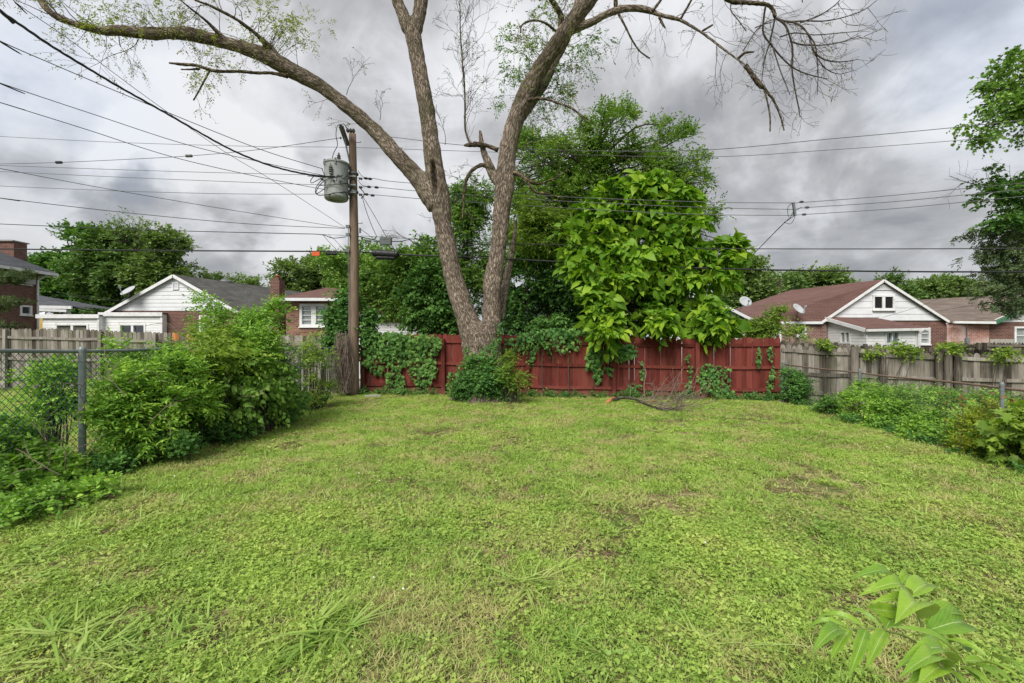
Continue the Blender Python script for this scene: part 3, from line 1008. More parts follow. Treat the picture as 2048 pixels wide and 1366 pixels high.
# --- left: two-storey brick house, wall facing right
def house_far_left():
    t = thing('brick_house', (-29, 22, 0), 'two-storey red brick house with white downspout and window air conditioner, at the left edge', 'house')
    fr = ((-27.0, 17.0), (0.0, 1.0))
    zt = 5.55
    pY = lambda px: -27.0 * F / (px - 1024) - 17.0            # along-wall coordinate of a pixel column
    def zz(py, px): return CAMZ + (683 - py) / F * (pY(px) + 17)
    w1 = (pY(40), pY(62), zz(568, 50), zz(549, 50)); w2 = (pY(41), pY(63), zz(629.5, 50), zz(611.5, 50))
    m = MB(fr); wall(m, 0, pY(76), -0.6, zt, [w1, w2]); m.build('wall', M['brick_red'], t)
    core(t, fr, 0, pY(76), -0.6, zt, 9, M['brick_red'])
    f1 = window(t, fr, w1, rows=2, label='upper window with an air conditioner in its lower half')
    window(t, fr, w2, rows=1, cols=1)
    ac = MB(fr)
    a, b, c, e = w1
    ac.box(a + .06, b - .02, -0.03, 0.28, c + 0.02, c + 0.30).build('air_conditioner', M['white_paint'], t)
    g = MB(fr)
    for k in range(6): g.box(a + .09, b - .05, 0.282, 0.288, c + 0.05 + k * 0.04, c + 0.07 + k * 0.04)
    g.build('grille', M['cast_alu'], t)
    # hipped roof with overhang
    y1 = 17 + pY(76)
    E = zt + 0.02
    A, B, Cc, D = (-26.45, 16.4, E), (-26.45, y1 + .55, E), (-36.6, y1 + .55, E), (-36.6, 16.4, E)
    r1, r2 = (-31.5, 20.6, E + 2.9), (-31.5, y1 - 3.9, E + 2.9)
    m = MB()
    for q in ((A, B, r2, r1), (B, Cc, r2), (Cc, D, r1, r2), (D, A, r1)): m.face(q)
    m.face([A, D, Cc, B])
    rf = m.build('roof', M['roof_slate'], t)
    beam([(-26.42, 16.4, E - 0.10), (-26.42, y1 + .55, E - 0.10)], 0.12, 0.16, 'white_paint', 'gutter', rf)
    beam([(-26.5, y1 + .60, E - 0.10), (-36.6, y1 + .60, E - 0.10)], 0.1, 0.16, 'white_paint', 'gutter', rf)
    sy = 17 + pY(72)
    MB().tube([(-26.5, sy + .2, E - .15), (-26.88, sy, E - .5), (-26.88, sy, -.3)], 0.055, 6).build('downspout', M['white_paint'], t)
    # chimney
    cx0, cx1 = P(0, 0, 25.6)[0], P(28, 0, 25.6)[0]
    ch = MB().box(cx0 - 0.3, cx1, 25.6, 26.3, 5.4, P(0, 483, 25.6)[2]).build('chimney', M['brick_red'], t)
    zt2 = P(0, 483, 25.6)[2]
    MB().box(cx0 - 0.38, cx1 + 0.04, 25.5, 26.4, zt2 + .003, zt2 + 0.07).build('chimney_cap', M['concrete'], ch)
    MB().box(cx0 - 0.3, cx1 - 0.3, 25.7, 26.2, zt2 + .075, zt2 + 0.12).build('flue_cover', M['dark'], ch)
    # rear porch beyond
    pt = thing('porch', (-28, 30, 0), 'small hipped porch roof on a white post between brick house and left trees', 'porch')
    a1, a2 = P(74, 611, 30), P(144, 612, 30)
    m = MB()
    top = P(76, 590, 32)
    m.face([a1, a2, top]); m.face([a2, a2 + [0, 4, 0], top]); m.face([a1, top, a1 + [0, 4, 0]])
    m.build('roof', M['roof_slate'], pt)
    beam([a1 - [0, 0, .1], a2 - [0, 0, .1]], 0.1, 0.2, 'white_paint', 'fascia', pt)
    b1, b2 = P(78, 620, 30.1), P(137, 622, 30.1)
    beam([b1, b2], 0.3, 0.16, 'white_old', 'beam', pt)
    MB().box(b2[0] - .35, b2[0] - .1, 30.1, 30.4, -.3, b2[2] - .1).build('post', M['white_paint'], pt)
    MB().box(b2[0] - 1.0, b2[0] - .4, 30.1, 30.5, -.3, b2[2] - .1).build('post', M['brick_red'], pt, label='brick pier')
    y = thing('yellow_shed', P(81, 683, 31) * [1, 1, 0], 'yellow end of a low shed showing between brick house and porch', 'shed')
    MB().box(*sorted((P(74, 0, 31)[0], P(88, 0, 31)[0])), 31, 33, -.3, P(0, 632, 31)[2]).build('wall', M['yellow'], y)
    MB().slab([P(72, 632, 30.9), P(90, 629, 30.9), P(90, 624, 33), P(72, 626, 33)], 0.06).build('roof', M['white_old'], y)


def rakes(t, rf, pl, pk, pr, drop=0.16, mat='white_paint', w=0.07):
    for q in (pl, pr):
        a = np.array(q) - [0, 0.06, drop * .6]; b = np.array(pk) - [0, 0.06, drop * .6]
        beam([a, b], w, drop, mat, 'bargeboard', rf)


def house_white_left():
    Y = 24.0
    t = thing('white_gable_house', (-16, 28, 0), 'long bungalow with white gable over brick and dark grey roof, left of the pole', 'house')
    X = lambda px, y=Y: P(px, 0, y)[0]
    Z = lambda py, y=Y: P(0, py, y)[2]
    fr = ((0, Y), (1, 0))
    # brick front below the gable
    w1 = (X(400), X(429), Z(668), Z(632)); w2 = (X(526), X(541), Z(660), Z(636))
    m = MB(fr); wall(m, X(232), X(478), -0.5, Z(622), [w1]); m.build('wall', M['brick_red'], t)
    fr2 = ((X(478), Y), tuple(unit(np.array([X(585, 25.2) - X(478), 1.2]))))
    m = MB(fr2); ln = float(np.hypot(X(585, 25.2) - X(478), 1.2))
    w2 = (1.3, 1.75, Z(660), Z(636)); wall(m, 0, ln, -0.5, Z(624), [w2]); m.build('wall', M['brick_red'], t)
    MB(fr2).box(0.05, ln - .05, -.5, -.4, -.4, Z(626)).build('room_shade_panel', M['dark'], t)
    MB(fr).box(X(232) + .1, X(478) - .1, -.5, -.4, -.4, Z(624)).build('room_shade_panel', M['dark'], t)
    window(t, fr, w1, rows=2, behind='curtain'); window(t, fr2, w2, rows=2)
    # the gable
    zb, zp = Z(621.5), Z(553)
    sl, sr, sp = X(222), X(477), X(351)
    v = (X(346.5), X(358.5), Z(579.5), Z(564.5))
    m = MB(fr); m.face([(sl, 0, zb), (sr, 0, zb), (sp, 0, zp)]); m.build('gable', M['white_old'], t)
    gable_boards(t, fr, sl, sr, zb, sp, zp, 0.205, 0.004, M['white_old'], [v])
    m = MB(fr); a, b, c, e = v
    m.box(a, a + .04, 0.005, 0.06, c, e); m.box(b - .04, b, 0.005, 0.06, c, e); m.box(a + .04, b - .04, 0.005, 0.06, e - .04, e); m.box(a + .04, b - .04, 0.005, 0.06, c, c + .04)
    vv = m.build('gable_vent', M['white_paint'], t)
    m = MB(fr)
    for k in range(5):
        z = c + .05 + k * (e - c - .1) / 5
        m.add([(a + .04, 0.045, z), (b - .04, 0.045, z), (b - .04, 0.01, z + .06), (a + .04, 0.01, z + .06)], [(0, 1, 2, 3)])
    m.build('louvre', M['white_old'], vv, kind='stuff')
    # roof: ridge runs back and a little to the right
    pk = np.array([sp, Y - .12, zp + .10]); dr = np.array([0.33, 1, 0]) * 13
    el, er = np.array([X(216), Y - .12, Z(624)]), np.array([X(482), Y - .12, Z(624)])
    er2 = np.array([X(600, 26.2), 26.2, er[2]])
    m = MB()
    m.slab([pk, pk + dr, er2 + dr * .75, er2, er], 0.10); m.slab([el, el + dr, pk + dr, pk], 0.10)
    rf = m.build('roof', M['roof_grey'], t)
    rakes(t, rf, el, pk, er, 0.15, w=.05)
    beam([er + [0.05, -.05, -.12], er2 + [0, -.1, -.12]], 0.12, 0.13, 'white_paint', 'gutter', rf)
    g = X(452, 27)
    vt = MB().lathe((g, 27, P(0, 577, 27)[2]), [(0.12, 0), (0.12, 0.25), (0.34, 0.27), (0.36, 0.42), (0.22, 0.52), (0.0, 0.53)], 14).build('roof_vent', M['cast_alu'], t, sm=True)
    # chimney
    cy = 24.3
    x0, x1 = X(540.4, cy), X(558.7, cy)
    zc = P(0, 560, cy)[2]
    ch = MB().box(x0, x1, cy, cy + .6, 0.5, zc).build('chimney', M['brick_red'], t)
    MB().box(x0 + .07, x1 - .07, cy + .07, cy + .5, zc + .003, zc + 0.12).build('chimney_shoulder', M['brick_red'], ch)
    MB().lathe(((x0 + x1) / 2, cy + .3, zc + .125), [(0.11, 0), (0.11, 0.10), (0.16, 0.11), (0.16, 0.15), (0, 0.15)], 12).build('chimney_pot', M['clay'], ch)
    MB().tube([P(430, 618, Y - .1), P(430, 600, Y - .1), P(430, 594, Y - .1)], 0.02, 6).build('service_mast', M['galv'], t)
    # flat-roofed white sun rooms in front
    for i, (xa, xb, yt, wy0, wx0, wx1, Yf) in enumerate(((86, 200, 632, 648, 112, 177, 23.45), (200, 326, 628, 648, 239, 291, 23.7))):
        f2 = ((0, Yf), (1, 0))
        s0, s1 = P(xa, 0, Yf)[0], P(xb, 0, Yf)[0]
        h = (P(wx0, 0, Yf)[0], P(wx1, 0, Yf)[0], P(0, 682, Yf)[2], P(0, wy0, Yf)[2])
        a = MB(f2); lap_siding(a, s0, s1, -0.3, P(0, yt, Yf)[2], 0.145, 0.0, [h])
        o = a.build('siding', M['vinyl'], t, kind='stuff')
        m = MB(f2); wall(m, s0, s1, -0.3, P(0, yt, Yf)[2], [h], d=-.003)
        m.face([(s0, 0, -.3), (s0, 0, P(0, yt, Yf)[2]), (s0, -.28, P(0, yt, Yf)[2]), (s0, -.28, -.3)])
        m.face([(s1, 0, -.3), (s1, -.28, -.3), (s1, -.28, P(0, yt, Yf)[2]), (s1, 0, P(0, yt, Yf)[2])])
        m.build('wall', M['vinyl'], t)
        MB(f2).box(s0 + .05, s1 - .05, -.25, -.2, -.3, P(0, yt + 1, Yf)[2]).build('room_shade_panel', M['dark'], t)
        window(t, f2, h, cols=2, rows=1, split=0.12, behind='curtain_tan' if i == 0 else None)
        zt = P(0, yt, Yf)[2]
        ov = MB().box(s0 - .25 + (.26 if i else 0), s1 + .05, Yf - .08, Yf + .5, zt + .003, zt + .06).build('flat_roof', M['roof_grey'], t)
        beam([(s0 - .25 + (.26 if i else 0), Yf - .10, zt - .02), (s1 + .05, Yf - .10, zt - .02)], 0.06, 0.2, 'white_paint', 'fascia', ov)
        MB(f2).box(s1 - .09, s1 + .01, .02, .06, -.3, zt - .12).build('corner_board', M['white_paint'], t)
    dish(P(245, 601, 23.6), P(256, 594, 23.6), P(258, 583, 23.6), 0.40, (-0.25, -0.55, 0.62), 'grey satellite dish on the left slope of the white gable house')


def house_hip_mid():
    Y = 21.0
    t = thing('brick_cottage', (-9, 24, 0), 'variegated brick cottage with red-brown hip roof and double white window, just left of the pole', 'house')
    X = lambda px, y=Y: P(px, 0, y)[0]
    Z = lambda py, y=Y: P(0, py, y)[2]
    fr = ((0, Y), (1, 0))
    s0, s1 = X(572), X(722)
    zt = Z(601)
    w = (X(601), X(654), Z(652), Z(609))
    m = MB(fr); wall(m, s0, s1, -0.4, zt, [w]); m.build('wall', M['brick_mix'], t)
    core(t, fr, s0, s1, -0.4, zt, 7, M['brick_mix'])
    window(t, fr, w, cols=2, rows=4, split=0.22, fw=0.08, behind='curtain')
    E = Z(598)
    ov = 0.36
    A, B = (s0 - ov, Y - ov, E), (s1 + ov, Y - ov, E)
    Cc, D = (s1 + ov, Y + 7.4, E), (s0 - ov, Y + 7.4, E)
    r1, r2 = (X(654, Y + 3.3), Y + 3.3, P(0, 575, Y + 3.3)[2]), (X(700, Y + 4), Y + 4.0, P(0, 577, Y + 3.3)[2])
    m = MB()
    for q in ((A, B, r2, r1), (B, Cc, r2), (Cc, D, r1, r2), (D, A, r1)): m.face(q)
    m.face([A, D, Cc, B])
    rf = m.build('roof', M['roof_red'], t)
    beam([(A[0], A[1] - .06, E - .06), (B[0], B[1] - .06, E - .06)], 0.12, 0.13, 'white_old', 'gutter', rf)
    beam([(A[0] - .06, A[1], E - .06), (D[0] - .06, D[1], E - .06)], 0.12, 0.13, 'white_old', 'gutter', rf)
    # the long low part to the right
    g = thing('garage', (-4.5, 22, 0), 'low white-sided garage with sagging red-brown roof, half hidden behind the vines right of the pole', 'garage')
    Yg = 19.6
    x0, x1 = P(716, 0, Yg)[0], P(880, 0, Yg)[0]
    ze, zr = P(0, 630, Yg)[2], P(0, 584, Yg + 3.6)[2]
    m = MB().slab([(x0, Yg - .3, ze), (x1, Yg - .3, ze), (x1, Yg + 3.6, zr), (x0, Yg + 3.6, zr)], 0.08)
    m.slab([(x0, Yg + 3.6, zr), (x1, Yg + 3.6, zr), (x1, Yg + 7.2, ze), (x0, Yg + 7.2, ze)], 0.08)
    rf = m.build('roof', M['roof_red'], g)
    beam([(x0, Yg - .36, ze - .06), (x1, Yg - .36, ze - .06)], 0.1, 0.12, 'white_old', 'gutter', rf)
    zf = P(0, 636, Yg)[2]
    MB().box(x0, x1, Yg - .05, Yg + 7, -.4, zf - .19).build('wall', M['white_old'], g)
    MB().box(x0, x1, Yg - .08, Yg - .053, zf - .17, zf).build('frieze_board', M['roof_red'], g)
    a = MB(((0, Yg - .055), (1, 0))); lap_siding(a, P(735, 0, Yg)[0], P(862, 0, Yg)[0], 1.2, zf - .2, 0.11, 0)
    a.build('siding', M['vinyl'], g, kind='stuff')
    MB().box(P(846, 0, Yg)[0], P(872, 0, Yg)[0], Yg - .12, Yg - .085, -.3, P(0, 640, Yg)[2]).build('door', M['white_old'], g)


def house_red_right():
    Y = 24.0
    t = thing('red_roofed_house', (17, 28, 0), 'brick bungalow with red-brown roof and white boarded gable with two dark attic windows', 'house')
    X = lambda px, y=Y: P(px, 0, y)[0]
    Z = lambda py, y=Y: P(0, py, y)[2]
    fr = ((0, Y), (1, 0))
    w1 = (X(1549), X(1561), Z(681), Z(656)); w2 = (X(1594), X(1611), Z(672), Z(654.5)); w3 = (X(1839), X(1859), Z(688), Z(656))
    m = MB(fr); wall(m, X(1499), X(1657), -0.8, Z(643), [w1, w2]); m.build('wall', M['brick_far'], t)
    m = MB(fr); wall(m, X(1657), X(1892), -0.8, Z(643), [w3]); m.build('wall', M['brick_red'], t)
    core(t, fr, X(1499), X(1892), -0.8, Z(644), 7, M['brick_far'])
    window(t, fr, w1, rows=2, fw=0.06); window(t, fr, w2, cols=3, rows=2, fw=0.05, split=0.03, behind='curtain_tan', label='small six-pane window with tan blind')
    window(t, fr, w3, cols=1, rows=3, fw=0.06, behind='curtain')
    MB().box(X(1596), X(1612), Y - .05, Y - .003, -.5, Z(675)).build('door_panel', M['grey_wood'], t)
    MB().tube([P(1580, 650, Y - .08), P(1580, 690, Y - .08)], 0.035, 6).build('drain_pipe', M['rust'], t)
    MB().tube([P(1589, 648, Y - .08), P(1589, 668, Y - .08)], 0.02, 6).build('conduit', M['wire'], t)
    zb, zp = Z(641), Z(563)
    sl, sr, sp = X(1648), X(1890), X(1766.5)
    aw = (X(1745), X(1787), Z(619), Z(591))
    gv = (X(1749), X(1783), Z(579.5), Z(571))
    m = MB(fr); m.face([(sl, 0, zb), (sr, 0, zb), (sp, 0, zp)]); m.build('gable', M['white_old'], t)
    gable_boards(t, fr, sl, sr, zb, sp, zp, 0.335, 0.006, M['white_old'], [aw])
    f = window(t, fr, aw, d=0.03, cols=2, rows=2, fw=0.07, split=0.15, label='double attic window, open and dark')
    MB(fr).box(aw[0] + .07, aw[1] - .07, 0.010, 0.0135, aw[2] + .07, aw[3] - .07).build('attic_shade_panel', M['dark'], f)  # thin near-black sheet on the gable, painted as the attic's shade
    # triangular louvre under the peak
    m = MB(fr)
    s0, s1, zl = X(1749), X(1784), Z(580)
    for k in range(5):
        q = k / 5
        a, b = s0 + (sp - s0) * q, s1 + (sp - s1) * q
        z = zl + (Z(567.5) - zl) * q
        m.add([(a, 0.07, z), (b, 0.07, z), (b - .05, 0.035, z + .05), (a + .05, 0.035, z + .05)], [(0, 1, 2, 3)])
    m.build('gable_vent', M['white_paint'], t, kind='stuff')
    pk = np.array([X(1766.5, Y - .12), Y - .12, zp + .10]); pr = np.array([X(1896, Y - .12), Y - .12, Z(641.5)]); pl = np.array([X(1643, Y - .12), Y - .12, Z(642)])
    back = P(1579, 583, 29.0); back[2] = pk[2]
    lf = np.array([X(1497, 24.3), 24.3, Z(642)])
    dr = back - pk
    m = MB().slab([pl, pk, back, lf], 0.10)
    m.slab([pk, pr, pr + dr + [0, 0, 0], back], 0.10)
    m.slab([lf, back, lf + [-1.0, 6, 0]], 0.10)
    rf = m.build('roof', M['roof_red'], t)
    rakes(t, rf, pl, pk, pr, 0.12, w=.05)
    beam([pl + [0, -.06, -.10], lf + [0, -.06, -.10]], 0.12, 0.13, 'white_old', 'gutter', rf)
    MB().lathe(P(1699, 574, 27.6), [(0.13, -.5), (0.13, 0.10), (0.17, 0.1), (0.17, 0.22), (0, 0.22)], 10).build('flue', M['galv'], t)
    MB().tube([P(1588, 618, 25.6), P(1588, 607, 25.6)], [0.045, 0.04], 8).build('vent_pipe', M['wire'], t)
    # addition
    Ya = 21.6
    fa = ((0, Ya), (1, 0))
    Xa = lambda px: P(px, 0, Ya)[0]
    Za = lambda py: P(0, py, Ya)[2]
    a = thing('white_addition', (16.5, 22, 0), 'white vinyl-sided rear addition with low red-brown roof, built against the red-roofed house', 'house extension')
    h2 = (Xa(1770), Xa(1798), Za(688.5), Za(663))
    xc = Xa(1731.5)
    fs_ = ((xc - .12, 23.98), tuple(unit(np.array([.12, Ya - 23.98]))))
    Ls = float(np.hypot(.12, 23.98 - Ya))
    def sy(px): return 23.98 - (xc - .06) / ((px - 1024) / F)      # distance along the side wall of a pixel column
    h1 = (sy(1681), sy(1700), 1.6 - 3.2 / F * 22.9, 1.6 + 20 / F * 22.9)
    zs = Za(655)
    m = MB(fs_); lap_siding(m, 0, Ls, -.8, zs, 0.15, 0, [h1])
    for q in range(4):
        z0, z1 = zs + q * .14, zs + (q + 1) * .14
        e0, e1 = Ls * (1 - q / 4), Ls * (1 - (q + 1) / 4)
        m.add([(0, .018, z0), (e0, .018, z0), (e1, .003, z1), (0, .003, z1)], [(0, 1, 2, 3)])
    m.build('siding', M['vinyl'], a, kind='stuff')
    m = MB(fs_); wall(m, 0, Ls, -.8, zs, [h1], d=-.004); m.build('wall', M['vinyl'], a)
    m = MB(fa); lap_siding(m, xc, Xa(1834), -.8, Za(659), 0.15, 0, [h2]); m.build('siding', M['vinyl'], a, kind='stuff')
    m = MB(fa); wall(m, xc, Xa(1834), -.8, Za(659), [h2], d=-.004); m.build('wall', M['vinyl'], a)
    MB(fa).box(xc - .02, xc + .07, .02, .05, -.8, Za(659)).build('corner_board', M['white_paint'], a)
    MB(fa).box(Xa(1834) - .07, Xa(1834) + .01, .02, .05, -.8, Za(659)).build('corner_board', M['white_paint'], a)
    MB(fa).box(xc + .3, Xa(1834) - .05, -.6, -.5, -.5, Za(662)).build('room_shade_panel', M['dark'], a)
    window(a, fs_, h1, cols=2, fw=0.06, behind='curtain_tan', sill=False); window(a, fa, h2, d=0, cols=2, fw=0.06, behind='curtain_green', sill=False)
    p1, p2, p3, p4 = P(1650, 634, 23.97), P(1752, 635.5, 23.97), P(1856, 654.5, Ya - .12), P(1731, 657, Ya - .14)
    m = MB()
    m.slab([p1, p4, p3, p2], 0.08)
    m.slab([p2, p3, p3 + [-.1, 2.4, .02]], 0.08)
    rf = m.build('roof', M['roof_red'], a)
    beam([p1 + [-.04, 0, -.08], p4 + [-.04, 0, -.08]], 0.05, 0.17, 'white_paint', 'bargeboard', rf)
    beam([p4 + [0, -.06, -.09], p3 + [0, -.06, -.09]], 0.1, 0.12, 'white_paint', 'gutter', rf)
    MB().tube([P(1850, 658, Ya - .3), P(1838, 668, Ya - .12), P(1838, 720, Ya - .12)], 0.05, 6).build('downspout', M['white_paint'], a)
    dish(P(1594, 632, 24.1), P(1594, 628, 23.7), P(1596, 619, 23.45), 0.36, (0.35, -0.72, 0.60), 'grey satellite dish on the red-brown roof slope')
    b2 = thing('grey_bungalow', (22, 27, 0), 'bungalow with brown-grey roof, whitewashed brick wall and green-trimmed gable, at the right edge', 'house')
    Yb = 24.2
    fb = ((0, Yb), (1, 0))
    Xb = lambda px, y=Yb: P(px, 0, y)[0]
    Zb = lambda py, y=Yb: P(0, py, y)[2]
    w = (Xb(2029), Xb(2052), Zb(689), Zb(654))
    m = MB(fb); wall(m, Xb(1893), Xb(1978), -.8, Zb(642)); m.build('wall', M['brick_white'], b2)
    m = MB(fb); wall(m, Xb(1978), Xb(2150), -.8, Zb(644), [w]); m.build('wall', M['brick_red'], b2)
    MB(fb).box(Xb(1979), Xb(2026), .003, .03, -.8, Zb(678)).build('plaster_base', M['plaster'], b2)
    MB(fb).box(Xb(1935), Xb(1977), .003, .03, -.8, Zb(688)).build('plaster_base', M['plaster'], b2)
    MB(fb).box(Xb(1898), Xb(2150) - .1, -.6, -.5, -.6, Zb(648)).build('room_shade_panel', M['dark'], b2)
    window(b2, fb, w, rows=2, behind='curtain')
    m = MB(fb); m.face([(Xb(1979), 0, Zb(643.5)), (Xb(2160), 0, Zb(643.5)), (Xb(2160), 0, Zb(560)), (Xb(2110), 0, Zb(583))]); m.build('gable', M['vinyl'], b2)
    lap = MB(fb)
    for k in range(16):
        z = Zb(643.5) + k * 0.12
        s = Xb(1979) + (Xb(2110) - Xb(1979)) * (z - Zb(643.5)) / (Zb(583) - Zb(643.5))
        if s > Xb(2120): break
        lap.add([(s + .12, .025, z), (Xb(2160), .025, z), (Xb(2160), .005, z + .12), (s + .32, .005, z + .12)], [(0, 1, 2, 3)])
    lap.build('siding', M['vinyl'], b2, kind='stuff')
    g0, g1 = np.array([Xb(1976), Yb - .3, Zb(643)]), np.array([Xb(2110), Yb - .3, Zb(583)])
    e0 = np.array([Xb(1894), Yb - .1, Zb(642)])
    r0, r1_ = P(1835, 599.5, 31.5), P(2030, 588, 31.0)
    m = MB().slab([e0, g0, g1, P(2060, 587, 30), r0], 0.1)
    rf = m.build('roof', M['roof_brown'], b2)
    beam([g0 + [0, -.05, -.10], g1 + [0, -.05, -.10]], 0.06, 0.16, 'green_trim', 'bargeboard', rf)
    beam([e0 + [0, -.26, -.08], g0 + [0, -.06, -.08]], 0.1, 0.12, 'white_paint', 'gutter', rf)
    MB(fb).box(Xb(1928), Xb(1935), .03, .14, Zb(686), Zb(676)).build('electric_meter', M['galv'], b2)
    MB(fb).tube([(Xb(1932), .05, Zb(676)), (Xb(1932), .05, Zb(650))], 0.025, 6).build('conduit', M['galv'], b2)
    # gable just showing over the broad-leaved tree
    c = thing('grey_gable_house', (10.5, 20, 0), 'grey-sided gable end mostly hidden behind the broad-leaved tree, right of it', 'house')
    Yc = 20.5
    fc = ((0, Yc), (1, 0))
    sl, sr, sp = P(1250, 0, Yc)[0], P(1490, 0, Yc)[0], P(1395, 0, Yc)[0]
    zb, zp = P(0, 640, Yc)[2], P(0, 590, Yc)[2]
    m = MB(fc); m.face([(sl, 0, zb), (sr, 0, zb), (sp, 0, zp)]); m.face([(sl, 0, -.5), (sr, 0, -.5), (sr, 0, zb), (sl, 0, zb)]); m.build('gable', M['white_old'], c)
    gable_boards(c, fc, sl, sr, zb, sp, zp, 0.14, 0.004, M['white_old'])
    pk, pr, pl = np.array([sp, Yc - .2, zp + .1]), np.array([sr + .3, Yc - .2, zb]), np.array([sl - .3, Yc - .2, zb])
    dr = np.array([0.3, 4.0, 0])
    m = MB().slab([pk, pr, pr + dr, pk + dr], 0.08).slab([pl, pk, pk + dr, pl + dr], 0.08)
    rf = m.build('roof', M['roof_grey'], c)
    rakes(c, rf, pl, pk, pr, 0.12, 'white_old')
    dish(P(1476, 627, 20.4), P(1482, 615, 20.3), P(1490, 604, 20.2), 0.28, (0.1, -0.85, 0.45), 'round pale satellite dish on the hidden gable beside the broad-leaved tree')


house_far_left(); house_white_left(); house_hip_mid(); house_red_right()


# ------------------------------------------------------------------ board fences
def picket_meshes(mat, h, w, t, top='dog', n=6, seed=3, warp=0.012):
    g = random.Random(seed)
    out = []
    for i in range(n):
        hh = h * (1 + g.uniform(-.012, .012))
        c = 0.03 if top == 'dog' else 0.0
        prof = [(-w / 2, 0), (w / 2, 0), (w / 2, hh - c - g.uniform(0, .015)), (w / 2 - c, hh), (-w / 2 + c, hh - g.uniform(0, .01)), (-w / 2, hh - c)]
        if top == 'round': prof = [(-w / 2, 0), (w / 2, 0), (w / 2, hh - .05), (w * .28, hh - .012), (0, hh), (-w * .28, hh - .012), (-w / 2, hh - .05)]
        m = MB()
        K = 3
        n0 = len(prof)
        b = g.uniform(-warp, warp)
        vs = [(x + 0.4 * b * (z / h) ** 2, b * math.sin(z / h * 3.1) + 0.6 * b * (z / h), z) for x, z in prof] + [(x + 0.4 * b * (z / h) ** 2, t + b * math.sin(z / h * 3.1) + 0.6 * b * (z / h), z) for x, z in prof]
        fs = [tuple(range(n0)), tuple(range(2 * n0 - 1, n0 - 1, -1))] + [(i2, i2 + n0, (i2 + 1) % n0 + n0, (i2 + 1) % n0) for i2 in range(n0)]
        m.add(vs, fs)
        out.append(m.mesh('picket', mat))
    return out


def board_fence(name, label, cat, x0, x1, Yf, ztop, zbase, mat, pw=0.142, gap=0.002, rails=(0.16, 0.52, 0.9), posts=(), post='square', post_h=None, rail_mat=None,
                special=None, lean=0.0, seed=1, top='dog', rail_h=0.085, group=None, gaps=()):
    """pickets behind, rails and posts on the camera side. Yf, ztop, zbase are functions of x"""
    g = random.Random(seed)
    t = thing(name, ((x0 + x1) / 2, Yf((x0 + x1) / 2), zbase((x0 + x1) / 2)), label, cat, group)
    b = base_of(t)
    hmax = max(ztop(x0) - zbase(x0), ztop(x1) - zbase(x1))
    hv = {}
    def meshes(m):
        if m.name not in hv: hv[m.name] = picket_meshes(m, 1.0, pw, 0.018, top, 6, seed)
        return hv[m.name]
    sl = (Yf(x1) - Yf(x0)) / (x1 - x0)
    ang = math.atan(sl)
    step = (pw + gap) * math.cos(ang)
    x = x0 + step / 2
    while x < x1:
        m = mat
        if special: m = special(x) or mat
        o = bpy.data.objects.new('picket', g.choice(meshes(m)))
        COL.objects.link(o); o.parent = t
        zb = zbase(x) + g.uniform(0, .02)
        h = ztop(x) - zb + g.uniform(-.012, .012)
        o.location = Vector((x, Yf(x) + g.uniform(0, .004), zb)) - b
        o.rotation_euler = (lean + g.uniform(-.006, .006), g.uniform(-.006, .006), ang + g.uniform(-.012, .012))
        o.scale = (g.uniform(.975, 1.0) if not any(a < x < c for a, c in gaps) else 0.955, 1, h)
        x += step
    xs = sorted([x0] + [p for p in posts if x0 < p < x1] + [x1])
    rm = rail_mat or mat
    for a, c in zip(xs, xs[1:]):
        for q in rails:
            m = MB()
            n = 5
            sag = g.uniform(.004, .02)
            pts = []
            for k in range(n + 1):
                xx = a + .03 + (c - a - .06) * k / n
                zz_ = zbase(xx) + (ztop(xx) - zbase(xx)) * q - sag * math.sin(math.pi * k / n)
                pts.append((xx, Yf(xx) - 0.024 - lean * -0 - (math.sin(lean) * (zz_ - zbase(xx))), zz_))
            for (p, r_) in zip(pts, pts[1:]):
                m.add([(p[0], p[1] - .02, p[2] - rail_h / 2), (r_[0], r_[1] - .02, r_[2] - rail_h / 2), (r_[0], r_[1] + .02, r_[2] - rail_h / 2), (p[0], p[1] + .02, p[2] - rail_h / 2),
                       (p[0], p[1] - .02, p[2] + rail_h / 2), (r_[0], r_[1] - .02, r_[2] + rail_h / 2), (r_[0], r_[1] + .02, r_[2] + rail_h / 2), (p[0], p[1] + .02, p[2] + rail_h / 2)],
                      [(0, 3, 2, 1), (4, 5, 6, 7), (0, 1, 5, 4), (2, 3, 7, 6)] + ([(3, 0, 4, 7)] if p is pts[0] else []) + ([(1, 2, 6, 5)] if r_ is pts[-1] else []))
            ro = m.build('rail', rm, t)
    for p in posts:
        zb, zt = zbase(p) - .1, (ztop(p) if post_h is None else zbase(p) + post_h(p))
        m = MB()
        if post == 'round':
            r_ = g.uniform(.075, .095)
            lx = g.uniform(-.02, .02)
            m.tube([(p, Yf(p) - .07 - r_, zb), (p + lx * .5, Yf(p) - .07 - r_, (zb + zt) / 2), (p + lx, Yf(p) - .07 - r_, zt)], [r_, r_ * .97, r_ * .93], 12)
            m.build('post', rm, t, sm=False)
        else:
            w = 0.052
            ll = g.uniform(-.02, .02) + lean * .5
            y = Yf(p) - .05 - w
            m.add([(p - w, y - w, zb), (p + w, y - w, zb), (p + w, y + w, zb), (p - w, y + w, zb),
                   (p - w + ll, y - w, zt), (p + w + ll, y - w, zt), (p + w + ll, y + w, zt + .01), (p - w + ll, y + w, zt + .01)],
                  [(0, 3, 2, 1), (4, 5, 6, 7), (0, 1, 5, 4), (1, 2, 6, 5), (2, 3, 7, 6), (3, 0, 4, 7)])
            m.build('post', rm, t)
    return t


